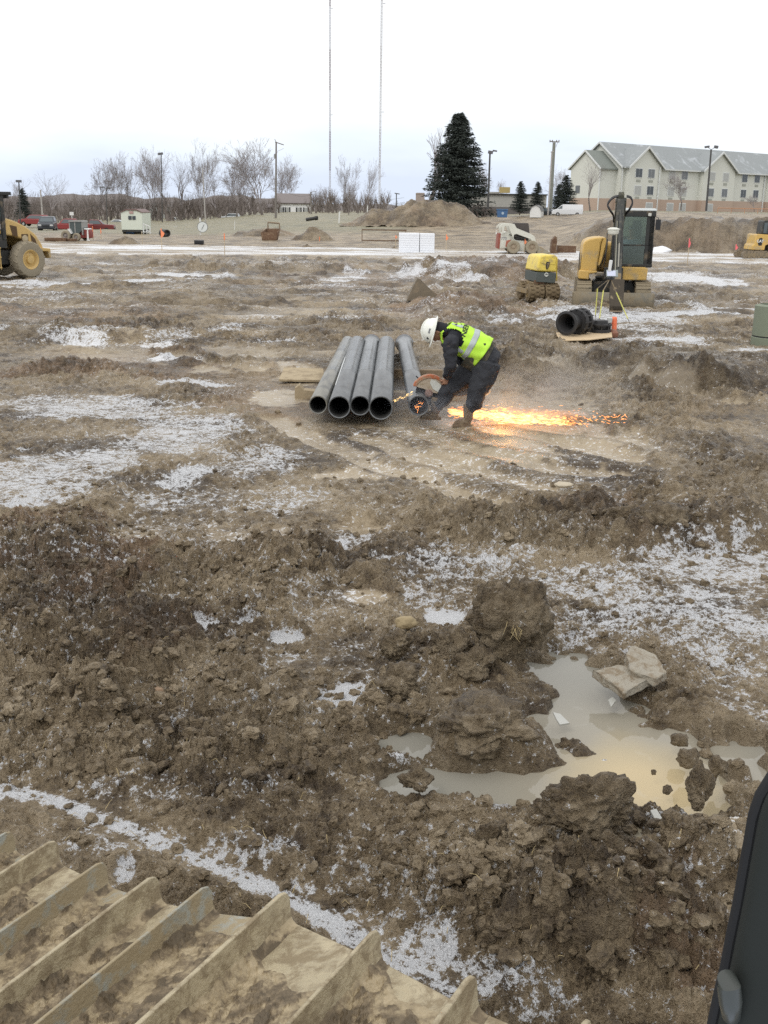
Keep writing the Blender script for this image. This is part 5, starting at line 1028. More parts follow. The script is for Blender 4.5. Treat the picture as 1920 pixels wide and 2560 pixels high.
# backhoe bucket on the ground [1000,680,1140,780] .0844
gB = G(1054, 752); K = .0844*((gB-CC)@FW)/F; bkt = thing('excavator_bucket', gB, 'loose brown excavator bucket lying on its back edge in the mud', 'bucket')
def b1(l): return [((a-650)*K, (855-b)*K) for a, b in l]
BST = mat('brown bucket paint', (.17, .14, .10), .65, dirt=.35, dirtcol=(.24, .19, .13), scale=3, bump=.1)
side_ = b1([(215, 860), (250, 740), (440, 330), (510, 210), (560, 230), (1080, 700), (1180, 780), (1090, 860)])
for y0, y1 in ((-.02, .02), (.68, .72)): mb = MB(); mb.prism(side_, y0, y1); mb.build('side_plate', BST, bkt, bevel=.004)
outer = b1([(215, 860), (250, 740), (440, 330), (510, 210)]); th_ = .03
mb = MB(); v = outer; mb.prism([(a, b) for a, b in v]+[(a+th_, b-.0) for a, b in v[::-1]], .0, .70); mb.prism([(side_[0][0], .0), (side_[-1][0], .0), (side_[-1][0], .03), (side_[0][0], .03)], 0, .70); mb.prism([(side_[3][0]-.02, side_[3][1]-.02), (side_[4][0]+.05, side_[4][1]-.03), (side_[4][0]+.05, side_[4][1]+.0), (side_[3][0], side_[3][1]+.01)], 0, .7); mb.build('shell', BST, bkt)
mb = MB(); e_ = b1([(1180, 740), (1400, 800), (1380, 850), (1160, 860), (1080, 850)]); mb.prism(e_, .0, .7)
for k in range(4): mb.box((e_[1][0]+.05, .08+k*.18, e_[1][1]-.02), (.16, .05, .04), ry=.2)
mb.build('lip', mat('worn lip', (.30, .26, .19), .5, .2, dirt=.3), bkt)
# plywood sheet with pipe fittings
gp_ = G(1458, 851); ply = MB(); a = [G(1390, 832), G(1500, 828), G(1528, 838), G(1530, 853), G(1470, 858), G(1402, 855), G(1392, 845)]
ply.prism([(q[0]-gp_[0], q[1]-gp_[1]) for q in a], 0, .018, 'z'); o = ply.build('plywood_sheet', mat('plywood', (.60, .46, .29), .7, scale=2, var=.15, dirt=.1, bump=.05), bevel=.002); o.location = (gp_+[0, 0, .05]).tolist(); o.rotation_euler = (.03, 0, 0); tag(o, 'pale plywood sheet lying on the mud under the black pipe fittings', 'plywood')
zp = gp_[2]+.075
hd_ = thing('pipe_fitting', (G(1425, 848)[0], G(1425, 848)[1], zp), 'big black ribbed pipe fitting lying on the plywood sheet', 'pipe fitting', rz=rad(-38))
BF = mat('black fitting', (.022, .022, .024), .55, scale=12, dirt=.08)
mb = MB(); mb.lathe([(.13, .20), (.25, .20), (.27, .26), (.25, .32), (.22, .33), (.22, .40), (.27, .41), (.27, .48), (.24, .52), (.13, .52), (.13, .20)], (0, 0, .26), 'y', 28, cap=False)
for k in range(12): a = 2*math.pi*k/12; mb.tube([(.25*math.cos(a), .16, .26+.25*math.sin(a)), (.25*math.cos(a), .54, .26+.25*math.sin(a))], .018, 6)
mb.build('collar', BF, hd_); mb = MB(); mb.lathe([(.125, .5), (.15, .22), (.16, -.12), (.24, -.16), (.25, -.20), (.20, -.21), (.14, -.12), (.12, .4)], (0, 0, .26), 'y', 32, cap=False); mb.build('sleeve', BF, hd_)
mb = MB(); mb.lathe([(.12, .3), (.001, .3)], (0, 0, .26), 'y', 24, cap=False); mb.build('inside', BLKP, hd_)
g_ = G(1497, 842); bx = thing('valve_box', (g_[0], g_[1], zp), 'flat black pipe coupling on the right side of the plywood sheet', 'pipe fitting')
mb = MB(); mb.lathe([(.16, 0), (.24, .01), (.24, .08), (.16, .09)], (0, 0, 0), 'z', 22); mb.build('lower_ring', BF, bx, smooth=30); mb = MB(); mb.lathe([(.14, .09), (.20, .10), (.20, .15), (.26, .155), (.26, .19), (.18, .2), (.17, .26), (.1, .265)], (0, 0, 0), 'z', 22)
for k in range(8): a = k*.785; mb.tube([(.22*math.cos(a), .22*math.sin(a), .08), (.22*math.cos(a), .22*math.sin(a), .21)], .02, 6)
mb.build('upper_ring', BF, bx, smooth=30)
g_ = G(1531, 843); cn = thing('fuel_jug', g_, 'rust-brown jug with an orange lid standing off the right corner of the plywood', 'jug')
mb = MB(); mb.lathe([(.10, 0), (.12, .03), (.12, .10), (.08, .15), (.03, .17)], (0, 0, .0), 'z', 18); mb.build('jug_body', mat('rust brown', (.24, .10, .06), .6, dirt=.2), cn)
g_ = G(1522, 830); o = MB(); o.lathe([(.05, 0), (.06, .02), (.06, .17), (.05, .18)], (0, 0, 0), 'z', 16); o.lathe([(.055, .2), (.062, .3), (.045, .31)], (0, 0, 0), 'z', 16); o = o.build('clear_bottle', mat('milky plastic', (.55, .56, .55), .3)); o.location = g_.tolist(); tag(o, 'milky plastic bottle behind the right corner of the plywood', 'bottle')
o = MB(); o.lathe([(.062, .0), (.066, .01), (.06, .12), (.05, .13)], (0, 0, 0), 'z', 16); o = o.build('paint_can', mat('fluorescent orange', (.95, .22, .10), .5)); o.location = (g_+[.04, .12, .19]).tolist(); o.location = (g_[0]+.12, g_[1]+.1, g_[2]); o.scale = (1, 1, 2.4); tag(o, 'fluorescent orange paint can just behind the milky bottle', 'paint can')
# manhole tank at right edge
g_ = G(1932, 864); mt_ = thing('concrete_manhole', g_, 'grey green round concrete manhole section cut by the right edge', 'manhole'); MH = mat('green grey concrete', (.20, .23, .17), .8, scale=3, bump=.2, dirt=.15)
mb = MB(); mb.lathe([(.44, -.1), (.44, .17), (.43, .18)], (0, 0, 0), 'z', 40); mb.build('base_ring', MH, mt_); mb = MB(); mb.lathe([(.42, .2), (.43, .21), (.43, .80), (.33, .83), (.33, .3), (.001, .3)], (0, 0, 0), 'z', 40, cap=False); mb.build('barrel', MH, mt_)
mb = MB(); mb.lathe([(.425, .172), (.425, .205)], (0, 0, 0), 'z', 40, cap=False); mb.build('joint', BLKP, mt_)
# foam blocks
gF = G(1042, 631); fb = thing('foam_board_stack', gF, 'stack of white foam boards standing on the snowy slab', 'foam boards'); k_ = ((gF-CC)@FW)/F; FM = mat('white foam', (.80, .82, .86), .6, scale=1.5, var=.04)
for a, b_, hh in ((997, 1048, 46), (1049, 1086, 45.5)):
    mb = MB(); mb.box((((a+b_)/2-1042)*k_, .6, hh*k_/2), ((b_-a-.6)*k_, 1.2, hh*k_)); s_ = mb.build('board_bundle', FM, fb, bevel=.01)
    mb = MB()
    for j in range(1, 8): mb.box((((a+b_)/2-1042)*k_, -.006, hh*k_*j/8), ((b_-a-2)*k_, .006, .008))
    mb.build('board_seams', mat('foam seam', (.70, .72, .77), .7), s_)
# ------------------------------------------------------------------ soil piles
def pile(px, py, wpx, hpx, label, seed, m=None, ridge=0.):
    g = G(px, py); k = ((g-CC)@FW)/F; W_ = wpx*k/2; Hh = hpx*k*1.05; n = 90
    a, b_ = np.meshgrid(np.linspace(-1, 1, n*2), np.linspace(-1, 1, n)); x = a*W_*1.1; y = b_*W_*.75
    r_ = np.sqrt(a*a+b_*b_)+.16*fbm(a*1.7+seed, b_*1.7, seed, 2); h = Hh*np.clip(1-np.maximum(r_-ridge, 0)/(1-ridge), 0, 1)**1.05
    h = h*(1+.18*fbm(x*.5+seed, y*.5, seed+3, 3))+.05*Hh*fbm(x*1.6, y*1.6, seed+5, 3)+.02*Hh*pn(x*5, y*5, seed)-.12
    v = np.stack([x, y, h], -1).reshape(-1, 3); I = np.arange(v.shape[0]).reshape(n, n*2); f = np.stack([I[:-1, :-1], I[:-1, 1:], I[1:, 1:], I[1:, :-1]], -1).reshape(-1, 4)
    o = fastmesh('soil_pile', v, f, m or MUD, smooth=False); o.location = (g+[0, W_*.35, 0]).tolist()
    at = o.data.attributes.new('clay', 'FLOAT', 'POINT'); at.data.foreach_set('value', np.clip(.2+.6*fbm(v[:, 0]*.4, v[:, 1]*.4+seed, 7), 0, 1).astype(np.float32)); at = o.data.attributes.new('wet', 'FLOAT', 'POINT'); at.data.foreach_set('value', np.full(len(v), .55, dtype=np.float32))
    return tag(o, label, 'soil pile')
pile(1080, 562, 300, 54, 'largest brown soil mound in front of the dark spruce', 3, ridge=.35)
pile(960, 562, 200, 36, 'left shoulder soil mound beside the largest mound', 6, ridge=.2)
pile(782, 600, 110, 34, 'soil heap below the black pipe on the grass edge', 9, ridge=.1)
pile(768, 620, 52, 14, 'small low soil heap on the snowy slab in front of the bigger heap', 12)
pile(308, 612, 100, 25, 'cone of brown soil in front of the site trailer', 15)
pile(1290, 620, 110, 12, 'low soil heap between foam boards and skid steer', 18)
pile(985, 622, 40, 10, 'little soil heap left of the foam boards', 21)
pile(660, 590, 170, 20, 'reddish soil bank behind the rusty skip bucket', 24, ridge=.4)
# ------------------------------------------------------------------ trees
BARK = mat('grey brown bark', (.19, .165, .155), .9, scale=2, var=.3)
TWIG = mat('grey twigs', (.31, .28, .28), .9, scale=2, var=.3)
def segs_mesh(S_, n=3):
    S_ = np.array(S_); a, b_, ra, rb = S_[:, :3], S_[:, 3:6], S_[:, 6], S_[:, 7]; t = b_-a; t /= np.linalg.norm(t, axis=1)[:, None]+1e-9
    u = np.cross(t, [0.3, .9, .1]); u /= np.linalg.norm(u, axis=1)[:, None]+1e-9; w_ = np.cross(t, u); V = []
    for r, c in ((ra, a), (rb, b_)):
        for k in range(n): q = 2*math.pi*k/n; V.append(c+(u*math.cos(q)+w_*math.sin(q))*r[:, None])
    V = np.stack(V, 1); m_ = len(S_); I = np.arange(m_)[:, None]*2*n; Fc = np.stack([np.concatenate([I+k, I+(k+1) % n, I+n+(k+1) % n, I+n+k], 1) for k in range(n)], 1).reshape(-1, 4)
    return V.reshape(-1, 3), Fc
def grow(seed, h, trunk=.28, spread=.55, levels=6, tr=.018, forks=2, up=.35, gap=1.0):
    r = random.Random(seed); T, B = [], []
    def br(p, d, ln, ra, lv):
        k = 3 if lv < 3 else 2; 
        for i in range(k):
            d2 = (d+np.array([r.gauss(0, .12), r.gauss(0, .12), r.gauss(0, .07)+up*.06])); d2 /= np.linalg.norm(d2); q = p+d2*ln/k; rb = ra*(.90 if lv == 0 else .84)
            (T if lv == 0 else B).append([*p, *q, ra, rb]); p, d, ra = q, d2, rb
            if 0 < lv < levels-1 and i < k-1 and r.random() < .75*gap: side(p, d, ln*.62, ra*.55, lv+1)
        if lv < levels:
            for j in range(forks if lv else r.choice((3, 4))): side(p, d, ln*r.uniform(.66, .84) if lv else ln*r.uniform(.8, 1.1), ra*r.uniform(.62, .78), lv+1, j)
    def side(p, d, ln, ra, lv, j=0):
        a = r.uniform(0, 6.28); s = spread*r.uniform(.55, 1.15); e = np.cross(d, [math.cos(a), math.sin(a), .1]); e /= np.linalg.norm(e)+1e-9
        d2 = d*math.cos(s)+e*math.sin(s); d2[2] += up*.35; d2 /= np.linalg.norm(d2); br(p, d2, ln, max(ra, .0011), lv)
    br(np.zeros(3), np.array([0, 0, 1.]), trunk, tr, 0)
    T, B = np.array(T), np.array(B); top = B[:, 5].max(); T[:, :6] /= top; B[:, :6] /= top; T[:, 6:] /= top; B[:, 6:] /= top
    return T*h if False else (T, B)
TP_ = []
for sd, kw in enumerate((dict(spread=.50, levels=7), dict(spread=.62, levels=7, trunk=.2), dict(spread=.40, levels=7, trunk=.3, up=.45), dict(spread=.55, levels=5, trunk=.34, tr=.02), dict(spread=.42, levels=4, trunk=.10, tr=.02, up=.15, forks=2))):
    T, B = grow(sd+40, 1, **kw); t = segs_mesh(T, 7); b_ = segs_mesh(B, 3); mes = []
    for nm, (v, f), m_ in (('trunk', t, BARK), ('crown', b_, TWIG)):
        o = fastmesh(nm, v, f, m_); mes.append(o.data); bpy.data.objects.remove(o)
    TP_.append(mes)
def tree(px, pyb, pyt, Y, kind, wf, label, rz=0., group=None, lean=0.):
    g = D(px, pyb, Y); h = (pyb-pyt)*Y/2800*1.1; t = thing('bare_tree', g, label, 'tree', rz=rz, group=group); t.scale = (h*wf, h*wf, h); t.rotation_euler = (0, lean, rz)
    for me in TP_[kind]: o = bpy.data.objects.new(me.name.split('.')[0], me); COL.objects.link(o); o.parent = t
    return t
GR = 'bare trees along the far wood'
for i, a in enumerate([(125, 560, 442, 150, 3, 1.1, 'lone low bare tree above the dark parked car'), (250, 560, 415, 205, 1, .75, 'thin bare tree at the left end of the tall tree row'), (290, 560, 398, 200, 0, .85, 'tall bare tree left of the site trailer'),
    (335, 562, 402, 200, 2, .8, 'bare tree directly behind the site trailer'), (385, 560, 393, 205, 1, .8, 'broad bare tree behind the white pickup truck'), (425, 560, 388, 200, 0, .8, 'bare tree just right of the white pickup truck'),
    (462, 560, 400, 210, 3, .9, 'bare tree between pickup and round disc sign'), (505, 562, 372, 195, 2, .8, 'tallest bare tree behind the round disc sign'), (548, 560, 398, 205, 0, .75, 'bare tree above the silver roofed car'),
    (575, 560, 392, 205, 1, .8, 'bare tree just right of the silver roofed car'), (655, 556, 368, 200, 1, 1.05, 'large spreading bare tree left of the tall utility pole'), (722, 545, 410, 270, 0, 1.0, 'bare tree rising behind the white house roof'),
    (690, 545, 400, 275, 2, .9, 'bare tree behind the left half of the white house'), (600, 556, 440, 220, 1, .8, 'lower bare tree between the two taller trees left of the pole'),
    (872, 545, 405, 170, 2, .75, 'left one of two tall bare trees between the radio masts'), (915, 545, 410, 165, 2, .62, 'right one of two tall bare trees beside the far mast'), (895, 545, 455, 180, 0, .8, 'low bare tree between the two tall trees by the masts'),
    (1475, 532, 408, 150, 3, 1.0, 'bare tree in front of the hotel gable end'), (1702, 526, 440, 148, 1, 1.1, 'round bare tree in front of the hotel middle'), (1415, 530, 425, 175, 0, .8, 'bare tree behind the small evergreens by the hotel'),
    (1255, 515, 455, 175, 0, .9, 'bare tree behind the yellow topped building'), (1885, 530, 490, 150, 1, 1.3, 'low bare tree at the hotel right end'), (1210, 545, 418, 190, 1, .6, 'faint bare tree right of the dark spruce'),
    (1098, 545, 330, 132, 4, .38, 'slim upright dead tree touching the spruce'), (1068, 542, 345, 130, 4, .75, 'dead tree with long curved limbs left of the spruce'), (30, 560, 455, 190, 0, .8, 'bare tree behind the compactor cab'), (815, 548, 468, 230, 0, .9, 'small bare tree right of the white house')]):
    tree(*a[:6], a[6], rz=i*1.7, lean=(-.12 if i == 24 else 0))
# far wood of brush
rb = np.random.default_rng(5); T, B = grow(77, 1, spread=.5, levels=4, trunk=.08, tr=.02); bv, bf = segs_mesh(np.concatenate([T, B])); V, Fc, o_ = [], [], 0
def brush(n, p0, p1, y0, y1, h0, h1, base=None):
    global o_
    for k in range(n):
        px = rb.uniform(p0, p1); Y = rb.uniform(y0, y1); g = D(px, 550, Y); z = zsm(g[0], Y); h = h0*.5+(h1-h0*.5)*rb.random()**1.3; a = rb.uniform(0, 6.3); R = np.array(Matrix.Rotation(a, 3, 'Z'))
        V.append((bv*[h*.9, h*.9, h])@R.T+[g[0], Y, z-.1]); Fc.append(bf+o_); o_ += len(bv)
def zsm(x, y): return float(macro(np.array([x]), np.array([y]))[0])
brush(430, -60, 640, 196, 240, 3.0, 5.4); brush(120, -60, 250, 170, 200, 2, 3.6); brush(130, 772, 965, 200, 260, 2.5, 5.0); brush(50, 640, 700, 225, 260, 2, 4); brush(60, 1170, 1240, 118, 135, .8, 1.8); brush(50, 985, 1070, 120, 130, 1, 2.2)
fw_ = fastmesh('far_wood', np.concatenate(V), np.concatenate(Fc), mat('brush twigs', (.20, .17, .155), .9, scale=.3, var=.35)); tag(fw_, 'far tangled brown brush wood along the horizon', 'wood', kind='stuff')
# low dark hills behind so no gap of field shows through the wood
n = 160; u_ = np.linspace(-.55, .12, n); hh = 3.9+1.2*np.array([math.sin(k*.21)+.6*math.sin(k*.53+1) for k in range(n)])*.4; V = []
for k in range(n):
    for yy, zz in ((262, -1.5), (275, hh[k]*.55), (300, hh[k]), (360, hh[k]*.8)): V.append((u_[k]*yy, yy, zz if u_[k] < -.10 else zz*.62))
V = np.array(V); I = np.arange(n*4).reshape(n, 4); f = np.stack([I[:-1, :-1], I[1:, :-1], I[1:, 1:], I[:-1, 1:]], -1).reshape(-1, 4)
m, nt, b = newmat('wooded hill'); c = ramp(nt, noise(nt, .9, 8, .75, objco(nt)), [(.38, (.085, .07, .065)), (.5, (.15, .13, .12)), (.64, (.24, .21, .20))]); nt.links.new(c, b.inputs['Base Color']); b.inputs['Roughness'].default_value = 1
V[:, 2] += fbm(V[:, 0]*.12, V[:, 1]*.12, 3, 3)*.8; o = fastmesh('wooded_hills', V, f, m); o['kind'] = 'structure'
# ------------------------------------------------------------------ conifers
NEED = mat('dark spruce needles', (.042, .052, .044), .9, scale=1.2, var=.45)
def conifer(seed, nb, droop=.25, gap=.18, shape=.85):
    r = np.random.default_rng(seed); V = []; 
    for k in range(nb):
        t = r.random()**.8*.97+.01; z = .04+.95*t; R = (1-t)**shape*.27*r.uniform(.72, 1.12)+.012; a = r.uniform(0, 2*math.pi)
        if math.sin(a*2+t*23+seed) > 1-gap and t < .8: R *= .45
        d = np.array([math.cos(a), math.sin(a), 0]); m_ = max(4, int(R*90)); pd = np.array([-d[1], d[0], 0])
        for j in range(m_):
            s = (j+r.random())/m_; p = d*R*s+np.array([0, 0, z+.02-droop*R*s+.22*R*s*s]); wd = .030*(1-s*.55)*(R/.2+.25)
            for _ in range(4):
                o = pd*r.normal()*wd+np.array([0, 0, r.normal()*.006-.004]); e = d*r.uniform(.008, .022)+pd*r.normal()*.010+np.array([0, 0, r.uniform(-.016, .003)]); q = np.cross(e, r.normal(size=3)); q = q/np.linalg.norm(q)*r.uniform(.003, .0065)
                V += [p+o-q, p+o+q, p+o+e]
    V = np.array(V); return V, np.arange(len(V)).reshape(-1, 3)
cv_, cf_ = conifer(3, 900, shape=.72, gap=.3); om = fastmesh('crown', cv_, cf_, NEED); c1 = om.data; bpy.data.objects.remove(om)
cv_, cf_ = conifer(9, 420, shape=.7, gap=.1); om = fastmesh('crown', cv_, cf_, NEED); c2 = om.data; bpy.data.objects.remove(om)
mb = MB(); mb.tube([(0, 0, -.02), (0, 0, .5), (0, 0, .97)], [.013, .008, .001], 8); tm = mb.build('trunk', BARK); tme = tm.data; bpy.data.objects.remove(tm)
for px, pb, pt, Y, me, wf, lb in ((1140, 550, 293, 122, c1, 1.38, 'tall ragged dark spruce behind the largest soil mound'), (1299, 536, 455, 118, c2, 1.35, 'left of two small dark evergreens right of the blue bin'), (1341, 534, 456, 120, c2, 1.25, 'right one of two small dark evergreens behind the white shed'),
        (1412, 533, 440, 140, c2, 1.5, 'dark evergreen beside the hotel wall behind the white van'), (1395, 533, 462, 142, c2, 1.4, 'lower dark evergreen between utility pole and hotel'), (62, 560, 472, 185, c2, 1.1, 'brownish evergreen behind the compactor')):
    g = D(px, pb, Y); h = (pb-pt)*Y/2800; t = thing('spruce_tree', g, lb, 'tree', rz=px); t.scale = (h*wf, h*wf, h)
    for q in (me, tme): o = bpy.data.objects.new(q.name.split('.')[0], q); COL.objects.link(o); o.parent = t
# ------------------------------------------------------------------ masts
def mast(px, Y, w_, cols, label, hh, sections):
    g = D(px, 530, Y); g[2] = 0; t = thing('radio_mast', g, label, 'mast'); A = [(w_*math.cos(a)*.58, w_*math.sin(a)*.58) for a in (-.5, 1.6, 3.7)]; z = 0
    for k in range(sections):
        mb = MB(); h_ = hh; r_ = w_*.115
        for x, y in A: mb.tube([(x, y, z), (x, y, z+h_)], r_, 4)
        n_ = int(h_/(w_*1.6))
        for j in range(n_):
            z0_ = z+h_*j/n_; z1_ = z+h_*(j+1)/n_
            for q in range(3): a, b_ = A[q], A[(q+1) % 3]; mb.tube([(a[0], a[1], z0_), (b_[0], b_[1], z1_)] if j % 2 else [(b_[0], b_[1], z0_), (a[0], a[1], z1_)], r_*.6, 3, cap=False)
        mb.build('mast_section', cols[k % len(cols)], t); z += h_
    for zz, s in ((z*.3, 1), (z*.62, 1), (z*.8, -1)):
        mb = MB(); mb.box((s*w_*1.4, 0, zz), (w_*1.6, w_*.2, w_*.3)); mb.build('antenna', mat('antenna grey', (.35, .35, .4), .5), t)
    return t
MR, MW = mat('mast maroon', (.16, .10, .12), .7), mat('mast pale', (.5, .5, .56), .7)
mast(825, 520, .62, [MW, MR], 'nearer tall radio mast with alternating maroon and pale sections', 17.5, 8)
mast(948, 760, 1.1, [mat('mast light grey', (.62, .62, .66), .7), mat('mast mid grey', (.5, .48, .5), .7)], 'farther pale radio mast right of the maroon one', 26, 8)
# ------------------------------------------------------------------ poles, lamps, wires
PW = mat('grey pole wood', (.20, .18, .165), .85, scale=2); PL = mat('pale pole', (.42, .40, .38), .7); PS = mat('dark lamp steel', (.07, .07, .07), .6)
def pole(name, px0, py0, px1, py1, Y, r0, r1, m_, label, cat):
    a = D(px0, py0, Y); b_ = D(px1, py1, Y); a[2] -= .3; t = thing(name, a, label, cat); mb = MB(); mb.tube([(0, 0, 0), b_-a], [r0, r1], 8); mb.build('pole', m_, t); return t, b_-a
t, e = pole('utility_pole', 689, 567, 690.5, 355, 150, .16, .10, PW, 'tall wooden utility pole left of the white house', 'utility pole'); mb = MB(); mb.tube([e+[-.15, 0, .0], e+[1.0, 0, -.35]], .06, 6); mb.tube([e+[-.2, 0, .35], e], .04, 5); mb.build('crossarm', PW, t); mb = MB(); mb.tube([e+[1., 0, -.8], e+[.1, 0, -1.2]], .02, 5); mb.lathe([(.12, -2.1), (.12, -1.5)], (e[0]-.2, 0, e[2]), 'z', 10); mb.build('transformer', GREY, t)
t, e = pole('utility_pole', 1375, 534, 1385.5, 356, 120, .21, .16, mat('greenish pole', (.22, .23, .20), .8), 'thick utility pole with a wide top arm beside the white shed', 'utility pole'); mb = MB(); mb.tube([e+[-.5, 0, .1], e+[.55, 0, .05]], .05, 6)
for q in (-.45, -.2, .25, .5): mb.tube([e+[q, 0, .0], e+[q, 0, .25]], .05, 6)
mb.tube([e+[.4, 0, .1], e+[.2, 0, -.5]], .02, 5); mb.build('crossarm', PW, t)
t, e = pole('utility_pole', 1370, 534, 1380, 378, 118, .085, .07, PL, 'thin pale pole standing just left of the thick utility pole', 'utility pole'); mb = MB(); mb.tube([e+[-.15, 0, -.1], e+[.2, 0, .0]], .04, 5); mb.build('bracket', PL, t)
t, e = pole('utility_pole', 514, 553, 506, 420, 155, .10, .06, PL, 'slim pale pole leaning left behind the round disc sign', 'utility pole')
t, e = pole('utility_pole', 108, 558, 101, 475, 160, .14, .10, PL, 'pale leaning pole behind the dark parked car', 'utility pole')
t, e = pole('utility_pole', 778, 540, 777, 480, 190, .14, .12, PW, 'short utility pole at the right corner of the white house', 'utility pole'); mb = MB(); mb.tube([e+[0, 0, 0], e+[.8, 0, .1], e+[1., 0, 0]], .04, 5); mb.build('lamp_arm', PW, t)
def lamp(px0, py0, px1, py1, Y, heads, label, r=.07):
    t, e = pole('street_lamp', px0, py0, px1, py1, Y, r*1.3, r, PS, label, 'street lamp')
    for dx, dz, w_, h_ in heads: mb = MB(); mb.box(e+[dx, -.05, dz], (w_, .35, h_), ry=.15*np.sign(dx)); mb.tube([e, e+[dx, 0, dz]], .03, 5); mb.build('lamp_head', mat('lamp head', (.12, .12, .13), .5), t, bevel=.02)
lamp(51, 560, 47, 453, 135, [(0, .0, .62, .28)], 'street lamp with a flat box head above the compactor')
lamp(268, 560, 265, 470, 150, [(-.5, .1, .55, .12), (.35, .0, .4, .25)], 'double headed lamp post left of the site trailer', .05)
lamp(406, 560, 403, 386, 185, [(-.1, .1, .8, .35)], 'very tall lamp rising above the tree behind the white pickup')
lamp(1220, 516, 1225, 382, 118, [(.05, .05, .5, .3), (.5, .2, .45, .14)], 'dark lamp post between spruce and small evergreens', .09)
lamp(1766, 520, 1778, 374, 112, [(-.45, .25, .42, .2), (.45, .25, .36, .26), ], 'double headed lamp post in front of the hotel', .085)
lamp(991, 520, 991, 484, 150, [(.1, .0, .7, .12)], 'short lamp post left of the largest soil mound', .06)
wm = mat('wire', (.08, .08, .08), .6)
for i, (a, b_) in enumerate((((-60, 506, 160), (505, 498, 155)), ((505, 470, 155), (690, 470, 150)), ((690, 462, 150), (778, 486, 190)), ((778, 486, 190), (1010, 494, 200)), ((778, 500, 190), (1010, 506, 200)), ((778, 512, 190), (1010, 514, 200)))):
    A, B_ = D(*a), D(*b_); mb = MB(); mb.tube([A*(1-s)+B_*s-[0, 0, .8*4*s*(1-s)] for s in np.linspace(0, 1, 12)], .018, 4); tag(mb.build('power_line', wm), ['long sagging wire across the far wood at left', 'wire from the slim leaning pole to the tall utility pole', 'wire from the tall utility pole to the short pole by the house', 'top wire right of the short pole by the house', 'middle wire right of the short pole by the house', 'lowest wire right of the short pole by the house'][i], 'power line')
# ------------------------------------------------------------------ stakes
STW = mat('pale stake wood', (.52, .43, .30), .8); PNK = mat('fluorescent pink tape', (.95, .20, .22), .6); ORN = mat('fluorescent orange tape', (.95, .30, .14), .6)
def stake(px, pb, pt, m_, label, fw_=.12, fl=.35, w_=.035):
    g = G(px, pb); k = ((g-CC)@FW)/F; h = (pb-pt)*k*1.02; t = thing('survey_stake', g, label, 'stake', group='survey stakes with bright tape'); mb = MB(); mb.box((0, 0, h/2-.05), (w_, .02, h+.0)); mb.build('stake', STW, t)
    if fl: mb = MB(); mb.box((0, 0, h*(1-fl/2)+.02), (w_*1.3, .04, h*fl)); mb.prism([(0, h*(1-fl*.1)), (fw_, h*(1-fl*.5)), (fw_*.6, h*(1-fl*.8)), (0, h*(1-fl))], -.03, -.015); mb.build('tape', m_, t)
for a in ((405, 626, 575, ORN, 'stake with a big orange flag right of the small soil cone', .18, .42), (562, 640, 587, ORN, 'orange tipped stake at the right end of the white snow strip', .05, .3), (799, 606, 593, ORN, 'short orange stake on the slab below the black pipe', .02, .8),
          (989, 622, 590, ORN, 'orange topped stake at the left side of the foam boards', .1, .25), (1115, 628, 589, ORN, 'orange flag stake right of the foam boards', .12, .35), (1268, 634, 600, ORN, 'stake before the rear wheel of the skid steer', .06, .3), (1311, 634, 600, ORN, 'stake between the two wheels of the skid steer', .1, .35),
          (1625, 655, 597, PNK, 'pink taped stake close to the excavator cab', .06, .4), (1718, 662, 600, PNK, 'tall pink taped stake on the snow between the two excavators', .08, .35), (1838, 638, 613, PNK, 'thin pink stake left of the small right excavator', .12, .5),
          (1469, 622, 596, PNK, 'left pink stake in the cluster behind the excavator hood', .1, .7), (1476, 622, 598, PNK, 'middle pink stake in the cluster behind the excavator hood', .08, .7), (1483, 620, 596, PNK, 'right pink stake in the cluster behind the excavator hood', .12, .6),
          (253, 598, 573, ORN, 'small orange stake right of the tractor', .06, .5), (233, 600, 568, ORN, 'pale pink stake in front of the tractor wheel', .03, .8), (356, 612, 578, ORN, 'bare thin stake right of the soil cone', .0, 0)): stake(*a)
for (px, pb, pt, lb, w_) in ((1290, 892, 833, 'grey wooden stake in the mud right of the worker', .06), (848, 558, 530, 'white post on the grass below the house', .14), (918, 545, 515, 'white post leaning at the left of the largest soil mound', .12), (587, 575, 553, 'white plastic post on the grass slope', .05)):
    g = G(px, pb); k = ((g-CC)@FW)/F; mb = MB(); mb.box((0, 0, (pb-pt)*k/2-.05), (w_, .03, (pb-pt)*k+.1), ry=.06); o = mb.build('wooden_stake' if pb > 700 else 'white_post', WOODP if pb > 700 else WHT, bevel=.003); o.location = g.tolist(); tag(o, lb, 'stake')
# ------------------------------------------------------------------ buildings
SID = mat('pale hotel siding', (.66, .67, .62), .8, scale=.5, var=.04); BRK = mat('tan brick', (.47, .36, .29), .9, scale=.8, var=.08)
m, nt, b = newmat('shingle with snow'); oc = objco(nt); n1 = noise(nt, .35, 6, .7, oc, .6); n2 = noise(nt, 6, 3, .6, oc)
c = mixc(nt, n2, (.25, .27, .275), (.31, .33, .335)); c = mixc(nt, math_(nt, 'MULTIPLY_ADD', n1, 5, -2.6, clamp=True), c, (.50, .53, .56)); nt.links.new(c, b.inputs['Base Color']); b.inputs['Roughness'].default_value = .85; SHG = m
TRM = mat('white trim', (.68, .70, .70), .6)
def wmat(i): return [glassy('window dark', (.05, .06, .07), .15), mat('window curtain', (.42, .43, .42), .4), glassy('window mid', (.14, .15, .16), .15)][i]
Y0 = 185.; A0 = D(1549, 500, Y0)[:2]; B0 = D(1920, 500, 214.)[:2]; dv = (B0-A0)/np.linalg.norm(B0-A0); pv = np.array([-dv[1], dv[0]]); hz = math.atan2(dv[1], dv[0])
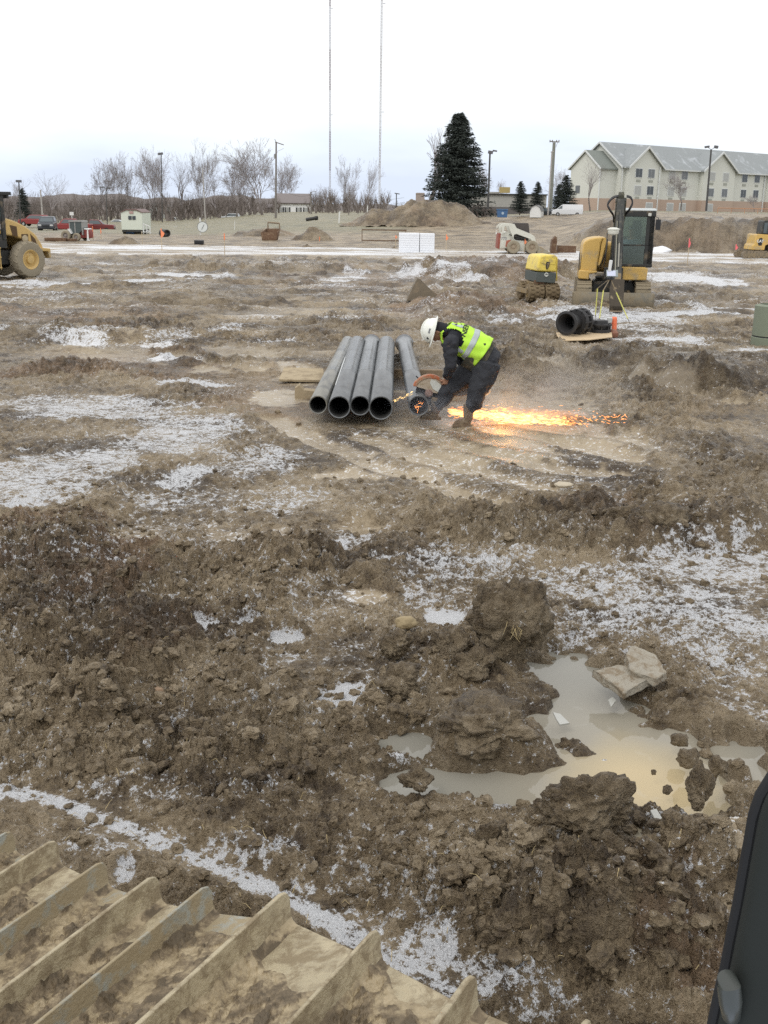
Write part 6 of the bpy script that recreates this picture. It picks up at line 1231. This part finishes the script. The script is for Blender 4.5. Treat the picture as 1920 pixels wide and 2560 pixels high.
ht = thing('hotel', (A0[0], A0[1], 1.5), 'long three storey pale hotel with grey gabled roof and tan brick base', 'building', rz=hz)
def sp(px):
    k = float(D(px, 500, 1.)[0]); return (k*A0[1]-A0[0])/(dv[0]-k*dv[1])
LEN, DEP = 78., 9.4; EZ, RZ_, BZ = 9.4-1.5, 13.1-1.5, 4.2-1.5
def wallbox(mb, x0, x1, y0, y1, z0, z1): mb.box(((x0+x1)/2, (y0+y1)/2, (z0+z1)/2), (x1-x0, y1-y0, z1-z0))
mb = MB(); wallbox(mb, 0, LEN, 0, DEP, BZ, EZ); mb.prism([(0, EZ), (DEP, EZ), (DEP/2, RZ_-.1)], 0, LEN, 'x'); hw = mb.build('wall', SID, ht, smooth=0)
mb = MB(); wallbox(mb, -.05, LEN, -.08, DEP, -1.6, BZ); mb.build('brick_base', BRK, ht, smooth=0)
mb = MB(); mb.prism([(-.5, EZ-.35), (DEP/2, RZ_), (DEP+.5, EZ-.35), (DEP+.5, EZ-.15), (DEP/2, RZ_+.22), (-.5, EZ-.15)], -.45, LEN, 'x'); rf = mb.build('roof', SHG, ht, smooth=0)
mb = MB(); mb.prism([(-.52, EZ-.4), (DEP/2, RZ_-.05), (DEP+.5, EZ-.4), (DEP+.5, EZ-.12), (DEP/2, RZ_+.24), (-.52, EZ-.12)], -.55, -.45, 'x'); mb.box((LEN/2, -.56, EZ-.28), (LEN, .08, .22)); mb.build('roof_trim', TRM, rf, smooth=0)
gab = [(sp(1557), sp(1637)), (sp(1743), sp(1821)), (sp(1912), sp(1990)), (sp(2090), sp(2170))]
for k, (a, b_) in enumerate(gab):
    mb = MB(); m_ = (a+b_)/2; apz = EZ+ (RZ_-EZ)*.80; wallbox(mb, a, b_, -.9, .0, BZ, EZ); mb.prism([(a, EZ), (b_, EZ), (m_, apz)], -.9, 2.6, 'y'); gw_ = mb.build('gable_wall', SID, ht, smooth=0)
    mb = MB(); wallbox(mb, a-.02, b_+.02, -.96, -.08, -1.6, BZ); mb.build('gable_base', BRK, gw_, smooth=0)
    mb = MB(); mb.prism([(a-.5, EZ-.38), (m_, apz-.02), (b_+.5, EZ-.38), (b_+.5, EZ-.12), (m_, apz+.3), (a-.5, EZ-.12)], -1.3, 3.0, 'y'); gr_ = mb.build('gable_roof', SHG, ht, smooth=0)
    mb = MB(); mb.prism([(a-.5, EZ-.42), (m_, apz-.06), (b_+.5, EZ-.42), (b_+.5, EZ-.1), (m_, apz+.32), (a-.5, EZ-.1)], -1.4, -1.3, 'y'); mb.build('gable_trim', TRM, gr_, smooth=0)
def win(par, x, y, z, k, w_=1.75, h_=1.35, ax='y'):
    mb = MB(); mb.box((x, y, z), (w_+.2, .06, h_+.2)); f_ = mb.build('window', TRM, par, smooth=0); mb = MB()
    for s in (-1, 1): mb.box((x+s*w_*.25, y-.03, z), (w_*.46, .04, h_)); 
    mb.build('pane', wmat(k), f_, smooth=0)
    mb = MB(); mb.box((x, y-.01, z-h_*.5-.55), (1.1, .05, .36)); mb.build('vent_grille', mat('vent grille', (.36, .37, .33), .7), f_, smooth=0)
rw = random.Random(4)
wx_ = [1581, 1612, 1675, 1706, 1764, 1798, 1856, 1887, 1936, 1968, 2030, 2062]
for row, zc in enumerate((8.35, 5.6)):
    for px in wx_:
        x = sp(px); y = -.9 if any(a <= x <= b_ for a, b_ in gab) else 0
        kk = {(0, 1675): 1, (0, 1764): 1, (0, 1798): 1, (1, 1581): 1}.get((row, px), rw.choice((0, 0, 2, 2, 1))); win(hw, x, y-.03, zc-1.5, kk)
for px in (1612, 1675, 1706, 1764): x = sp(px); y = -.96 if any(a <= x <= b_ for a, b_ in gab) else -.08; win(hw, x, y-.03, 2.9-1.5, 1)
for px in (1549, 1631, 1752, 1815, 1905): mb = MB(); x = sp(px); mb.box((x, -1.05 if px in (1631,) else -.18, 3.4), (.16, .14, 9)); mb.build('downspout', TRM, ht, smooth=0)
# hotel end wing
WY0, WY1, WS = 1.1, 7.3, 4.2; WZ, WR = 9.0-1.5, 11.6-1.5
mb = MB(); wallbox(mb, -WS, 0, WY0, WY1, BZ, WZ); mb.prism([(WY0, WZ), (WY1, WZ), ((WY0+WY1)/2, WR)], -WS, 0, 'x'); wg = mb.build('end_wing', SID, ht, smooth=0); mb = MB(); wallbox(mb, -WS-.05, 0, WY0-.05, WY1+.05, -1.6, BZ); mb.build('wing_base', BRK, wg, smooth=0)
mb = MB(); mb.prism([(WY0-.4, WZ-.3), ((WY0+WY1)/2, WR+.02), (WY1+.4, WZ-.3), (WY1+.4, WZ-.08), ((WY0+WY1)/2, WR+.24), (WY0-.4, WZ-.08)], -WS-.3, 0, 'x'); wr = mb.build('wing_roof', mat('grey green shingle', (.20, .22, .20), .85, scale=2), ht, smooth=0)
mb = MB(); mb.prism([(WY0-.42, WZ-.36), ((WY0+WY1)/2, WR-.04), (WY1+.4, WZ-.36), (WY1+.4, WZ-.04), ((WY0+WY1)/2, WR+.28), (WY0-.42, WZ-.04)], -WS-.4, -WS-.3, 'x'); mb.box((-WS-.1, WY0-.1, 3.), (.15, .15, 9.)); mb.build('wing_trim', TRM, wr, smooth=0)
for zc in (5.6,): mb = MB(); mb.box((-WS-.04, 5.6, zc-1.5), (.06, .9, 1.2)); mb.build('window', wmat(2), wg, smooth=0)
# white farmhouse
g = D(732, 540, 245); K = 245/2767.; hs = thing('white_house', g, 'small white house with grey pitched roof and black shuttered windows', 'house', rz=rad(2))
mb = MB(); wallbox(mb, -3.7, 3.9, 0, 6, -.3, 2.85); mb.prism([(0, 2.85), (6, 2.85), (3, 4.5)], -3.7, 3.9, 'x'); hw2 = mb.build('wall', mat('house white', (.86, .87, .87), .7, scale=1, var=.03), hs, smooth=0)
mb = MB(); mb.prism([(-.35, 2.62), (3, 4.62), (6.3, 2.62), (6.3, 2.8), (3, 4.82), (-.35, 2.8)], -3.9, 4.05, 'x'); mb.build('roof', mat('grey brown shingle', (.22, .195, .19), .9, scale=1.5), hs, smooth=0)
mb = MB(); mb.box((.1, -.37, 2.68), (7.9, .06, .16)); mb.build('fascia', mat('dark fascia', (.12, .1, .1), .7), hs, smooth=0)
mb = MB(); wallbox(mb, -5.9, -3.72, .5, 5, -.3, 1.9); mb.prism([(.2, 1.7), (5.2, 1.7), (3, 2.5)], -6.1, -3.72, 'x'); mb.build('porch', mat('dark porch', (.16, .14, .14), .8), hs, smooth=0)
for px in (703, 719, 747, 765):
    x = (px-732)*K; mb = MB(); mb.box((x, -.03, 1.25), (.75, .06, 1.15)); w1 = mb.build('window', wmat(1), hw2, smooth=0); mb = MB(); mb.box((x-.5, -.04, 1.25), (.26, .06, 1.2)); mb.box((x+.5, -.04, 1.25), (.26, .06, 1.2)); mb.build('shutters', BLKP, w1, smooth=0)
# low commercial building
g = D(1236, 520, 150); K = 150/2767.; cm = thing('low_building', g, 'long low beige commercial building with dark roof edge behind the lamp post', 'building')
BEG = mat('beige wall', (.40, .39, .36), .8, scale=.8, var=.06)
mb = MB(); wallbox(mb, -3.2, 7, 0, 8, -1, 1.75); wallbox(mb, -.6, .6, 0.3, 4, 1.75, 2.1); w_ = mb.build('wall', BEG, cm, smooth=0); mb = MB(); mb.box((1.9, -.1, 1.8), (10.4, .3, .16)); mb.build('roof_edge', BLK, cm, smooth=0)
mb = MB(); mb.box((1.3, .2, 2.35), (1.35, 1.2, .75)); mb.build('yellow_sign_box', mat('ochre box', (.42, .33, .14), .7), cm, smooth=0)
mb = MB(); wallbox(mb, -4, 6.5, -3.0, -2.85, -1, .15); mb.build('fence_panel', mat('grey fence', (.14, .13, .13), .85), cm, smooth=0)
g = D(1051, 508, 150); mb = MB(); wallbox(mb, -.6, .55, 0, 2, -2, 1.2); mb.prism([(-.65, 1.2), (.6, 1.2), (.5, 1.35), (-.55, 1.35)], -.05, 2.05); o = mb.build('beige_building', mat('pinkish beige', (.36, .30, .27), .8), smooth=0); o.location = g.tolist(); tag(o, 'small beige building peeking out left of the spruce', 'building')
# blue bin
g = D(1256, 541, 108); bb = thing('blue_dumpster', g, 'blue dumpster left of the small evergreens', 'dumpster'); BLUE = mat('bin blue', (.05, .13, .28), .5, dirt=.1)
mb = MB(); mb.prism([(-.45, -.1), (.45, -.1), (.52, .62), (-.52, .62)], 0, .8); mb.build('container', BLUE, bb, bevel=.02); mb = MB(); mb.box((0, .4, .66), (1.08, .9, .07)); mb.build('lid', mat('lid blue', (.08, .18, .34), .5), bb); mb = MB(); mb.lathe([(.13, -.02), (.13, 0)], (0.02, 0, .3), 'y', 16); mb.build('sign', mat('bin sign', (.4, .5, .6), .5), bb)
# gambrel shed
g = D(1338, 541, 112); K = 112/2767.; sd_ = thing('garden_shed', g, 'white shed with a grey gambrel roof beside the thick utility pole', 'shed', rz=rad(-12))
mb = MB(); gm = [(-.55, -.1), (.55, -.1), (.55, .55), (.38, .9), (0, 1.08), (-.38, .9), (-.55, .55)]; mb.prism(gm, 0, .05); mb.prism([(x*.98, z-.02) for x, z in gm], .05, 1.9); mb.build('wall', WHT, sd_, smooth=0)
mb = MB(); mb.prism([(.60, .5), (.42, .92), (0, 1.13), (-.42, .92), (-.60, .5), (-.57, .5), (-.38, .90), (0, 1.09), (.38, .90), (.57, .5)], -.04, 1.9); mb.build('roof', mat('shed roof', (.16, .16, .16), .8), sd_, smooth=0)
sd_.scale = (1, 2.2, 1)
# site trailer
g = G(331, 585); K = ((g-CC)@FW)/F; st_ = thing('site_trailer', g, 'pale green and white site office trailer behind the blue toilet', 'trailer', rz=rad(4))
mb = MB(); mb.prism([(-26*K, 10*K), (26*K, 10*K), (26*K, 52*K), (12*K, 57*K), (-12*K, 57*K), (-26*K, 52*K)], 0, 5.); tw = mb.build('body', mat('pale green siding', (.68, .73, .64), .6, scale=1, var=.04), st_, bevel=.02)
mb = MB(); mb.prism([(-27*K, 51*K), (-13*K, 57*K), (13*K, 57*K), (27*K, 51*K), (27*K, 52.5*K), (13*K, 60*K), (-13*K, 60*K), (-27*K, 52.5*K)], -.08, 5.05); mb.build('roof', mat('dark red roof edge', (.16, .10, .09), .6), st_)
for s, dx in ((-1, -4), (1, 6)): mb = MB(); mb.box((dx*K, -.02, 39*K), (8*K, .05, 9*K)); mb.build('window', wmat(0), tw, smooth=0)
mb = MB(); mb.box((0, -.03, 52*K), (10*K, .05, 6*K)); mb.build('sign', mat('pink sign', (.45, .30, .28), .6), tw, smooth=0)
mb = MB(); mb.box((0, 2, 7*K), (50*K, 4, 5*K)); 
for y in (.6, 3): mb.lathe([(6*K, -25*K), (6*K, 25*K)], (0, y, 5*K), 'x', 14)
mb.build('undercarriage', BLK, st_); mb = MB()
for k in range(4): mb.box((31*K+k*.0, .3+.0, (4+k*3)*K*0+5*K), (.6, .8, .05)) if k == 0 else mb.box((34*K+k*3*K, .4, (12-3*k)*K), (3*K, .8, .05))
for x in (28, 36, 44): mb.tube([(x*K, 0, 0), (x*K, 0, 25*K-(x-28)*.4*K)], .04, 5)
mb.tube([(28*K, 0, 25*K), (44*K, 0, 18*K)], .04, 5); mb.build('steps', WHT, st_)
# toilet
g = G(325.5, 585); g[1] -= 1.5; g = P(325.5, 584, g[2]); K = ((g-CC)@FW)/F; tl = thing('portable_toilet', g, 'blue portable toilet with pale roof standing before the site trailer', 'toilet')
mb = MB(); mb.prism([(-10.5*K, 0), (10.5*K, 0), (10*K, 29*K), (-10*K, 29*K)], 0, .9); tb_ = mb.build('cabin', mat('toilet blue', (.05, .16, .38), .5), tl, bevel=.03); mb = MB(); mb.prism([(-10.5*K, 29*K), (10.5*K, 29*K), (6*K, 33.5*K), (-6*K, 33.5*K)], -.03, .93); mb.build('roof', mat('toilet roof', (.62, .66, .70), .5), tl, bevel=.03)
mb = MB(); mb.box((0, -.015, 14*K), (15*K, .03, 25*K)); dr = mb.build('door', mat('toilet door', (.06, .19, .44), .5), tl, bevel=.01); mb = MB(); mb.box((1*K, -.035, 23*K), (4*K, .02, 4*K)); mb.build('door_sign', WHT, dr)
# small white building behind pickup
g = D(400, 552, 230); mb = MB(); wallbox(mb, -1.5, 1.6, 0, 4, -.5, 2.9); wallbox(mb, -3.6, -1.5, 1, 4, -.5, 2.4); o = mb.build('wall', mat('dull white', (.42, .44, .43), .7), smooth=0); 
hs2 = thing('small_house', g, 'small pale house among the trees above the white pickup', 'house'); o.parent = hs2; mb = MB(); mb.prism([(-1.8, 2.9), (1.9, 2.9), (1.2, 3.4), (-1.1, 3.4)], -.2, 4.2); mb.build('roof', mat('grey roof', (.2, .2, .2), .8), hs2, smooth=0); mb = MB(); mb.box((-.4, -.03, 1.1), (1., .06, 1.3)); mb.build('doorway', wmat(0), o, smooth=0)
# ------------------------------------------------------------------ vehicles
def car(name, loc, rz, kind, paint, label, cat, sc=1.0, group='cars and trucks parked beyond the site'):
    t = thing(name, loc, label, cat, rz=rz, sc=sc, group=group)
    B = dict(suv=([(-2.3, .35), (2.3, .35), (2.35, .7), (2.2, 1.0), (1.2, 1.1), (-2.2, 1.1), (-2.35, .8)], [(-2.15, 1.08), (1.2, 1.08), (.5, 1.68), (-1.8, 1.70)], 4.6), sedan=([(-2.3, .3), (2.3, .3), (2.35, .6), (2.1, .82), (1.1, .92), (-1.7, .95), (-2.35, .85)], [(-1.7, .93), (1.2, .9), (.4, 1.38), (-.9, 1.40)], 4.6),
             pickup=([(-2.7, .45), (2.7, .45), (2.75, .9), (2.6, 1.1), (1.3, 1.15), (-2.75, 1.15)], [(-.7, 1.13), (1.3, 1.13), (.7, 1.75), (-.6, 1.78)], 5.4), van=([(-2.8, .35), (2.9, .35), (2.95, .8), (2.6, 1.15), (2.0, 1.3), (-2.85, 1.3)], [(-2.85, 1.28), (2.05, 1.28), (1.2, 2.0), (.8, 2.15), (-2.75, 2.15)], 5.8))[kind]
    mb = MB(); mb.prism(B[0], -.88, .88); bd = mb.build('body', paint, t, bevel=.08, seg=2)
    v = []; k = len(B[1]); zt = max(z for x, z in B[1]); zb = min(z for x, z in B[1])
    for s in (-1, 1):
        for x, z in B[1]: v.append((x, s*(.86-.16*(z-zb)/(zt-zb)), z))
    mb = MB(); mb.add(v, [(i, (i+1) % k, k+(i+1) % k, k+i) for i in range(k)]+[tuple(range(k)), tuple(range(k, 2*k))]); cb = mb.build('cabin', paint, t, bevel=.05)
    gl = glassy('car glass', (.10, .12, .13), .08)
    x0, x1 = B[1][0][0], B[1][1][0]
    for s in (-1, 1):
        mb = MB(); q = [(x0*.86+x1*.0, zb+.08), (x1*.78, zb+.08), (B[1][2][0]*.9, zt-.1), (B[1][-1][0]*.9, zt-.1)]
        if kind == 'van': q = [(1.0, zb+.08), (1.85, zb+.08), (1.2, 1.9), (1.0, 1.95)]
        vv = [(x, s*(.875-.16*(z-zb)/(zt-zb)), z) for x, z in q]+[(x, s*(.82-.16*(z-zb)/(zt-zb)), z) for x, z in q]; mb.add(vv, [(0, 1, 2, 3), (4, 5, 6, 7), (0, 1, 5, 4), (1, 2, 6, 5), (2, 3, 7, 6), (3, 0, 4, 7)]); mb.build('side_window', gl, cb, smooth=0)
    mb = MB(); a, b_ = B[1][1], B[1][2]; vv = []
    for (x, z), y in ((a, .74), (b_, .60)):
        for s in (-1, 1): vv.append((x+.015 if True else x, s*y, z+(.06 if z == a[1] else -.06)))
    vv = [(p[0]+.02-(.05 if p[2] < zb+.2 else -.03), p[1], p[2]) for p in vv]; mb.add(vv+[(p[0]-.05, p[1], p[2]-.03) for p in vv], [(0, 1, 3, 2), (4, 5, 7, 6), (0, 1, 5, 4), (2, 3, 7, 6), (0, 2, 6, 4), (1, 3, 7, 5)]); mb.build('windscreen', gl, cb, smooth=0)
    fx = B[0][1][0]; 
    for sx in (-1, 1):
        for s in (-1, 1):
            mb = MB(); mb.lathe([(.2, -.11), (.36, -.11), (.38, -.06), (.38, .06), (.36, .11), (.2, .11)], (sx*fx*.62, s*.8, .36), 'y', 18); wh = mb.build('wheel', mat('car tyre', (.02, .02, .02), .8), t); mb = MB(); mb.lathe([(.2, s*.10), (.17, s*.12), (.02, s*.115)], (sx*fx*.62, s*.8, .36), 'y', 14); mb.build('hubcap', CHROME, wh)
    for s in (-1, 1): mb = MB(); mb.box((fx+.0, s*.62, .78), (.12, .34, .16)); mb.build('headlight', mat('headlight', (.6, .6, .6), .2), t, bevel=.02)
    mb = MB(); mb.box((fx+.03, 0, .70), (.1, .8, .2)); mb.box((fx, 0, .45), (.2, 1.7, .14)); mb.build('grille', BLKP, t, bevel=.02)
    return t
CW = mat('car white', (.70, .72, .74), .3, scale=2, var=.03); CD = mat('car dark', (.05, .055, .065), .3); CRD = mat('car red', (.26, .035, .035), .35)
def at_base(px, py, Y): return D(px, py, Y)
car('pickup_truck', at_base(431, 562, 215), rad(3), 'pickup', CW, 'white pickup truck parked on the road before the far wood', 'truck', .82)
car('parked_car', at_base(577, 553, 200), rad(180), 'suv', CW, 'white hatchback car driving on the road behind the grass slope', 'car', .8)
car('parked_car', at_base(290, 565, 190), rad(185), 'sedan', CW, 'white car parked left of the site trailer', 'car', .75)
car('parked_car', at_base(120, 580, 118), rad(-78), 'suv', CD, 'dark suv facing the camera between compactor and tractor', 'car', .95)
car('parked_car', at_base(88, 566, 150), rad(170), 'suv', CRD, 'red suv half hidden behind the dark suv', 'car', .9)
car('pickup_truck', at_base(178, 582, 135), rad(178), 'pickup', CRD, 'dark red pickup truck behind the left side of the tractor', 'truck', .95)
car('pickup_truck', at_base(238, 582, 138), rad(6), 'pickup', mat('car maroon', (.17, .03, .03), .4), 'maroon pickup truck behind the front of the tractor', 'truck', .9)
car('cargo_van', at_base(1418, 541, 116), rad(172), 'van', CW, 'white cargo van parked left of the hotel tree', 'van', .56)
car('parked_car', at_base(1364, 541, 120), rad(150), 'sedan', CD, 'dark car between the white shed and the white van', 'car', .6)
# tractor
gT = G(196, 602); K = .1567*((gT-CC)@FW)/F; tr_ = thing('farm_tractor', gT, 'red and white farm tractor with big muddy wheels on the left of the trailer', 'tractor', rz=rad(-12))
def t1(l): return [((a-1260)*K, (885-b)*K) for a, b in l]
for y in (-.5, .5): wheel(tr_, ((1120-1260)*K, y, 80*K), 80*K, .32, mat('rim grey', (.25, .22, .2), .7), side=-1 if y < 0 else 1); wheel(tr_, ((1325-1260)*K, y*1.15-.15*(y < 0), 62*K), 62*K, .26, mat('rim grey', (.25, .22, .2), .7), side=-1 if y < 0 else 1)
TRD = mat('tractor red', (.25, .05, .045), .5, dirt=.2)
mb = MB(); mb.prism(t1([(1290, 790), (1300, 700), (1480, 700), (1500, 760), (1490, 840), (1300, 840)]), -.22, .22); mb.build('engine_hood', TRD, tr_, bevel=.03); mb = MB(); mb.prism(t1([(1290, 705), (1310, 685), (1470, 690), (1485, 712)]), -.25, .25); mb.build('hood_top', WHT, tr_, bevel=.02)
mb = MB(); mb.prism(t1([(1170, 790), (1165, 590), (1385, 580), (1395, 700), (1300, 790)]), -.36, .36); cbn = mb.build('cab', glassy('tractor cab glass', (.07, .09, .09), .1), tr_); mb = MB(); mb.prism(t1([(1155, 595), (1165, 570), (1380, 568), (1395, 590)]), -.42, .42)
for a in (1168, 1262, 1385): mb.prism(t1([(a-8, 790), (a-8, 590), (a+8, 590), (a+8, 790)]), -.38, .38)
mb.build('cab_frame', mat('cab frame grey', (.30, .30, .29), .6), cbn); mb = MB(); mb.prism(t1([(1150, 700), (1190, 700), (1225, 770), (1205, 780)]), -.55, -.2); mb.build('fender', WHT, tr_); mb = MB(); mb.box(((1300-1260)*K, 0, 60*K), (220*K, .3, 40*K)); mb.lathe([(.05, -.5), (.05, .5)], ((1120-1260)*K, 0, 80*K), 'y', 8); mb.build('chassis', BLK, tr_)
mb = MB(); mb.prism(t1([(1470, 870), (1480, 710), (1495, 710), (1500, 860), (1520, 880), (1450, 882)]), -.5, -.45); mb.build('front_bracket', WHT, tr_)
# white sign boards, disc, skip bucket, pipes
g = G(497+6, 588); ds = thing('round_disc_sign', (g[0], g[1], g[2]), 'white round disc with a dark mark standing on the grass', 'sign'); K = ((g-CC)@FW)/F; mb = MB(); mb.lathe([(12.5*K, -.03), (12.5*K, .03)], (4*K, 0, 20*K), 'y', 28); dd_ = mb.build('disc', mat('disc white', (.72, .76, .76), .5), ds); mb = MB(); mb.lathe([(13.2*K, -.04), (13.2*K, .02), (12.3*K, .02), (12.3*K, -.04), (13.2*K, -.04)], (4*K, 0, 20*K), 'y', 28, cap=False); mb.box((5*K, -.04, 20*K), (1.2*K, .02, 14*K), ry=.5); mb.build('dark_marks', mat('mark grey', (.15, .15, .15), .6), dd_); mb = MB(); mb.tube([(-2*K, .1, 0), (-2*K, .1, 42*K)], .06, 6); mb.build('post', WHT, ds)
for (px, py, w_, h_, Y, lb) in ((438, 571, 10, 8, 150, 'small white sign board on the grass right of the trailer ramp'), (179, 534, 10, 8, 140, 'small white sign on a post above the tractor')):
    g = D(px, py, Y); K = Y/2767.; t = thing('sign_board', g, lb, 'sign'); mb = MB(); mb.box((0, 0, 0), (w_*K, .05, h_*K)); mb.build('board', WHT, t); mb = MB(); mb.box((0, .04, -h_*K), (1.5*K, .05, h_*K*2.2)); mb.build('post', WHT, t)
g = G(676, 600); K = ((g-CC)@FW)/F; sk = thing('skip_bucket', g, 'rusty tapered skip bucket with an upright lifting frame', 'skip'); mb = MB(); v = [(-22*K, -.5, 30*K*.62), (20*K, -.5, 19*K), (16*K, -.5, 0), (-19*K, -.5, 0), (-13*K, .9, 27*K), (22*K, .9, 26*K), (16*K, .9, 0), (-15*K, .9, 0)]
mb.add(v, [(0, 1, 2, 3), (4, 5, 6, 7), (0, 3, 7, 4), (1, 2, 6, 5), (3, 2, 6, 7)]); o = mb.build('tub', RUST, sk); md = o.modifiers.new('s', 'SOLIDIFY'); md.thickness = .06
mb = MB(); mb.tube([(-9*K, .9, 26*K), (-9*K, .9, 42*K), (20*K, .9, 40*K), (20*K, .9, 26*K)], .07, 6); mb.build('lifting_frame', mat('frame brown', (.25, .19, .13), .7, dirt=.3), sk)
g = G(788, 566); K = ((g-CC)@FW)/F; mb = MB(); mb.lathe([(4.2*K, -.9), (4.2*K, 0), (5.2*K, .0), (5.2*K, .25), (3.5*K, .25), (3.5*K, -.9), (4.2*K, -.9)], (0, 0, 0), 'x', 16, cap=False); o = mb.build('black_pipe', BF); o.location = (g+[0, -.2, .75]).tolist(); o.rotation_euler = (0, -.15, -.3); tag(o, 'short black pipe lying on top of the soil heap near the house', 'pipe')
g = G(498, 611); mb = MB(); K = ((g-CC)@FW)/F; mb.box((0, 0, 5.2*K), (22*K, .5, 10*K)); mb.box((0, -.26, 5.2*K), (20*K, .03, 7*K)); o = mb.build('black_crate', BLKP, bevel=.02); o.location = g.tolist(); tag(o, 'black plastic crate on the snowy slab at left', 'crate')
g = G(412, 592); mb = MB(); mb.lathe([(.28, -.5), (.28, .5), (.2, .5), (.2, -.5), (.28, -.5)], (0, 0, .28), 'y', 16, cap=False); o = mb.build('black_pipe', BF); o.location = g.tolist(); o.rotation_euler = (0, 0, .6); tag(o, 'black pipe end lying right of the orange flag', 'pipe')
g = G(960, 603); K = ((g-CC)@FW)/F; t = thing('beam_rack', g, 'low rusty steel frame of long beams behind the foam boards', 'frame'); mb = MB(); mb.box((0, 0, 27*K), (112*K, .15, 2.6*K)); mb.build('top_beam', RUST, t); mb = MB(); mb.box((0, 0, 1.5*K), (112*K, .15, 2.2*K)); mb.build('bottom_beam', RUST, t)
for x in (-55, 54): mb = MB(); mb.box((x*K, 0, 14*K), (1.6*K, .12, 28*K)); mb.build('post', RUST, t)
g = G(1652, 632); pile_ = rock(91, .3, 1.2, I3); o = fastmesh('snow_heap', pile_[0]*[.75, .5, .3], pile_[1], mat('clean snow', (.82, .84, .88), .7), smooth=True); o.location = g.tolist(); tag(o, 'little heap of clean snow right of the excavator cab', 'snow heap')
g = G(140, 603); mb = MB(); mb.box((0, 0, .12), (1.4, .5, .2), rz=.1); mb.box((.9, .2, .1), (.8, .4, .14), rz=-.2); o = mb.build('mud_plates', RUST, bevel=.02); o.location = g.tolist(); tag(o, 'flat dark steel plates lying left of the tractor', 'steel plates')
# lime green debris at the tall bank: snow fence rail
g0, g1 = D(1795, 520, 112), D(1990, 524, 118)
mb = MB(); mb.tube([g0, g1], .035, 6); 
for s in np.linspace(0, 1, 7): q = g0*(1-s)+g1*s; mb.tube([q, q-[0, 0, .5]], .025, 5)
tag(mb.build('orange_fence_rail', mat('orange rail', (.50, .26, .14), .7)), 'thin orange rail along the bank top before the hotel', 'fence')
# ------------------------------------------------------------------ haze
mb = MB(); mb.box((0, 150, 33), (560, 400, 76)); hzm = bpy.data.materials.new('haze'); hzm.use_nodes = True; nt = hzm.node_tree; nt.nodes.remove(nt.nodes['Principled BSDF']); v = nt.nodes.new('ShaderNodeVolumePrincipled'); v.inputs['Color'].default_value = (.86, .90, .95, 1); v.inputs['Density'].default_value = .0011; nt.links.new(v.outputs[0], nt.nodes['Material Output'].inputs['Volume'])
#o = mb.build('haze', hzm, smooth=0); tag(o, 'thin cold winter haze over the whole site', 'haze', kind='stuff')
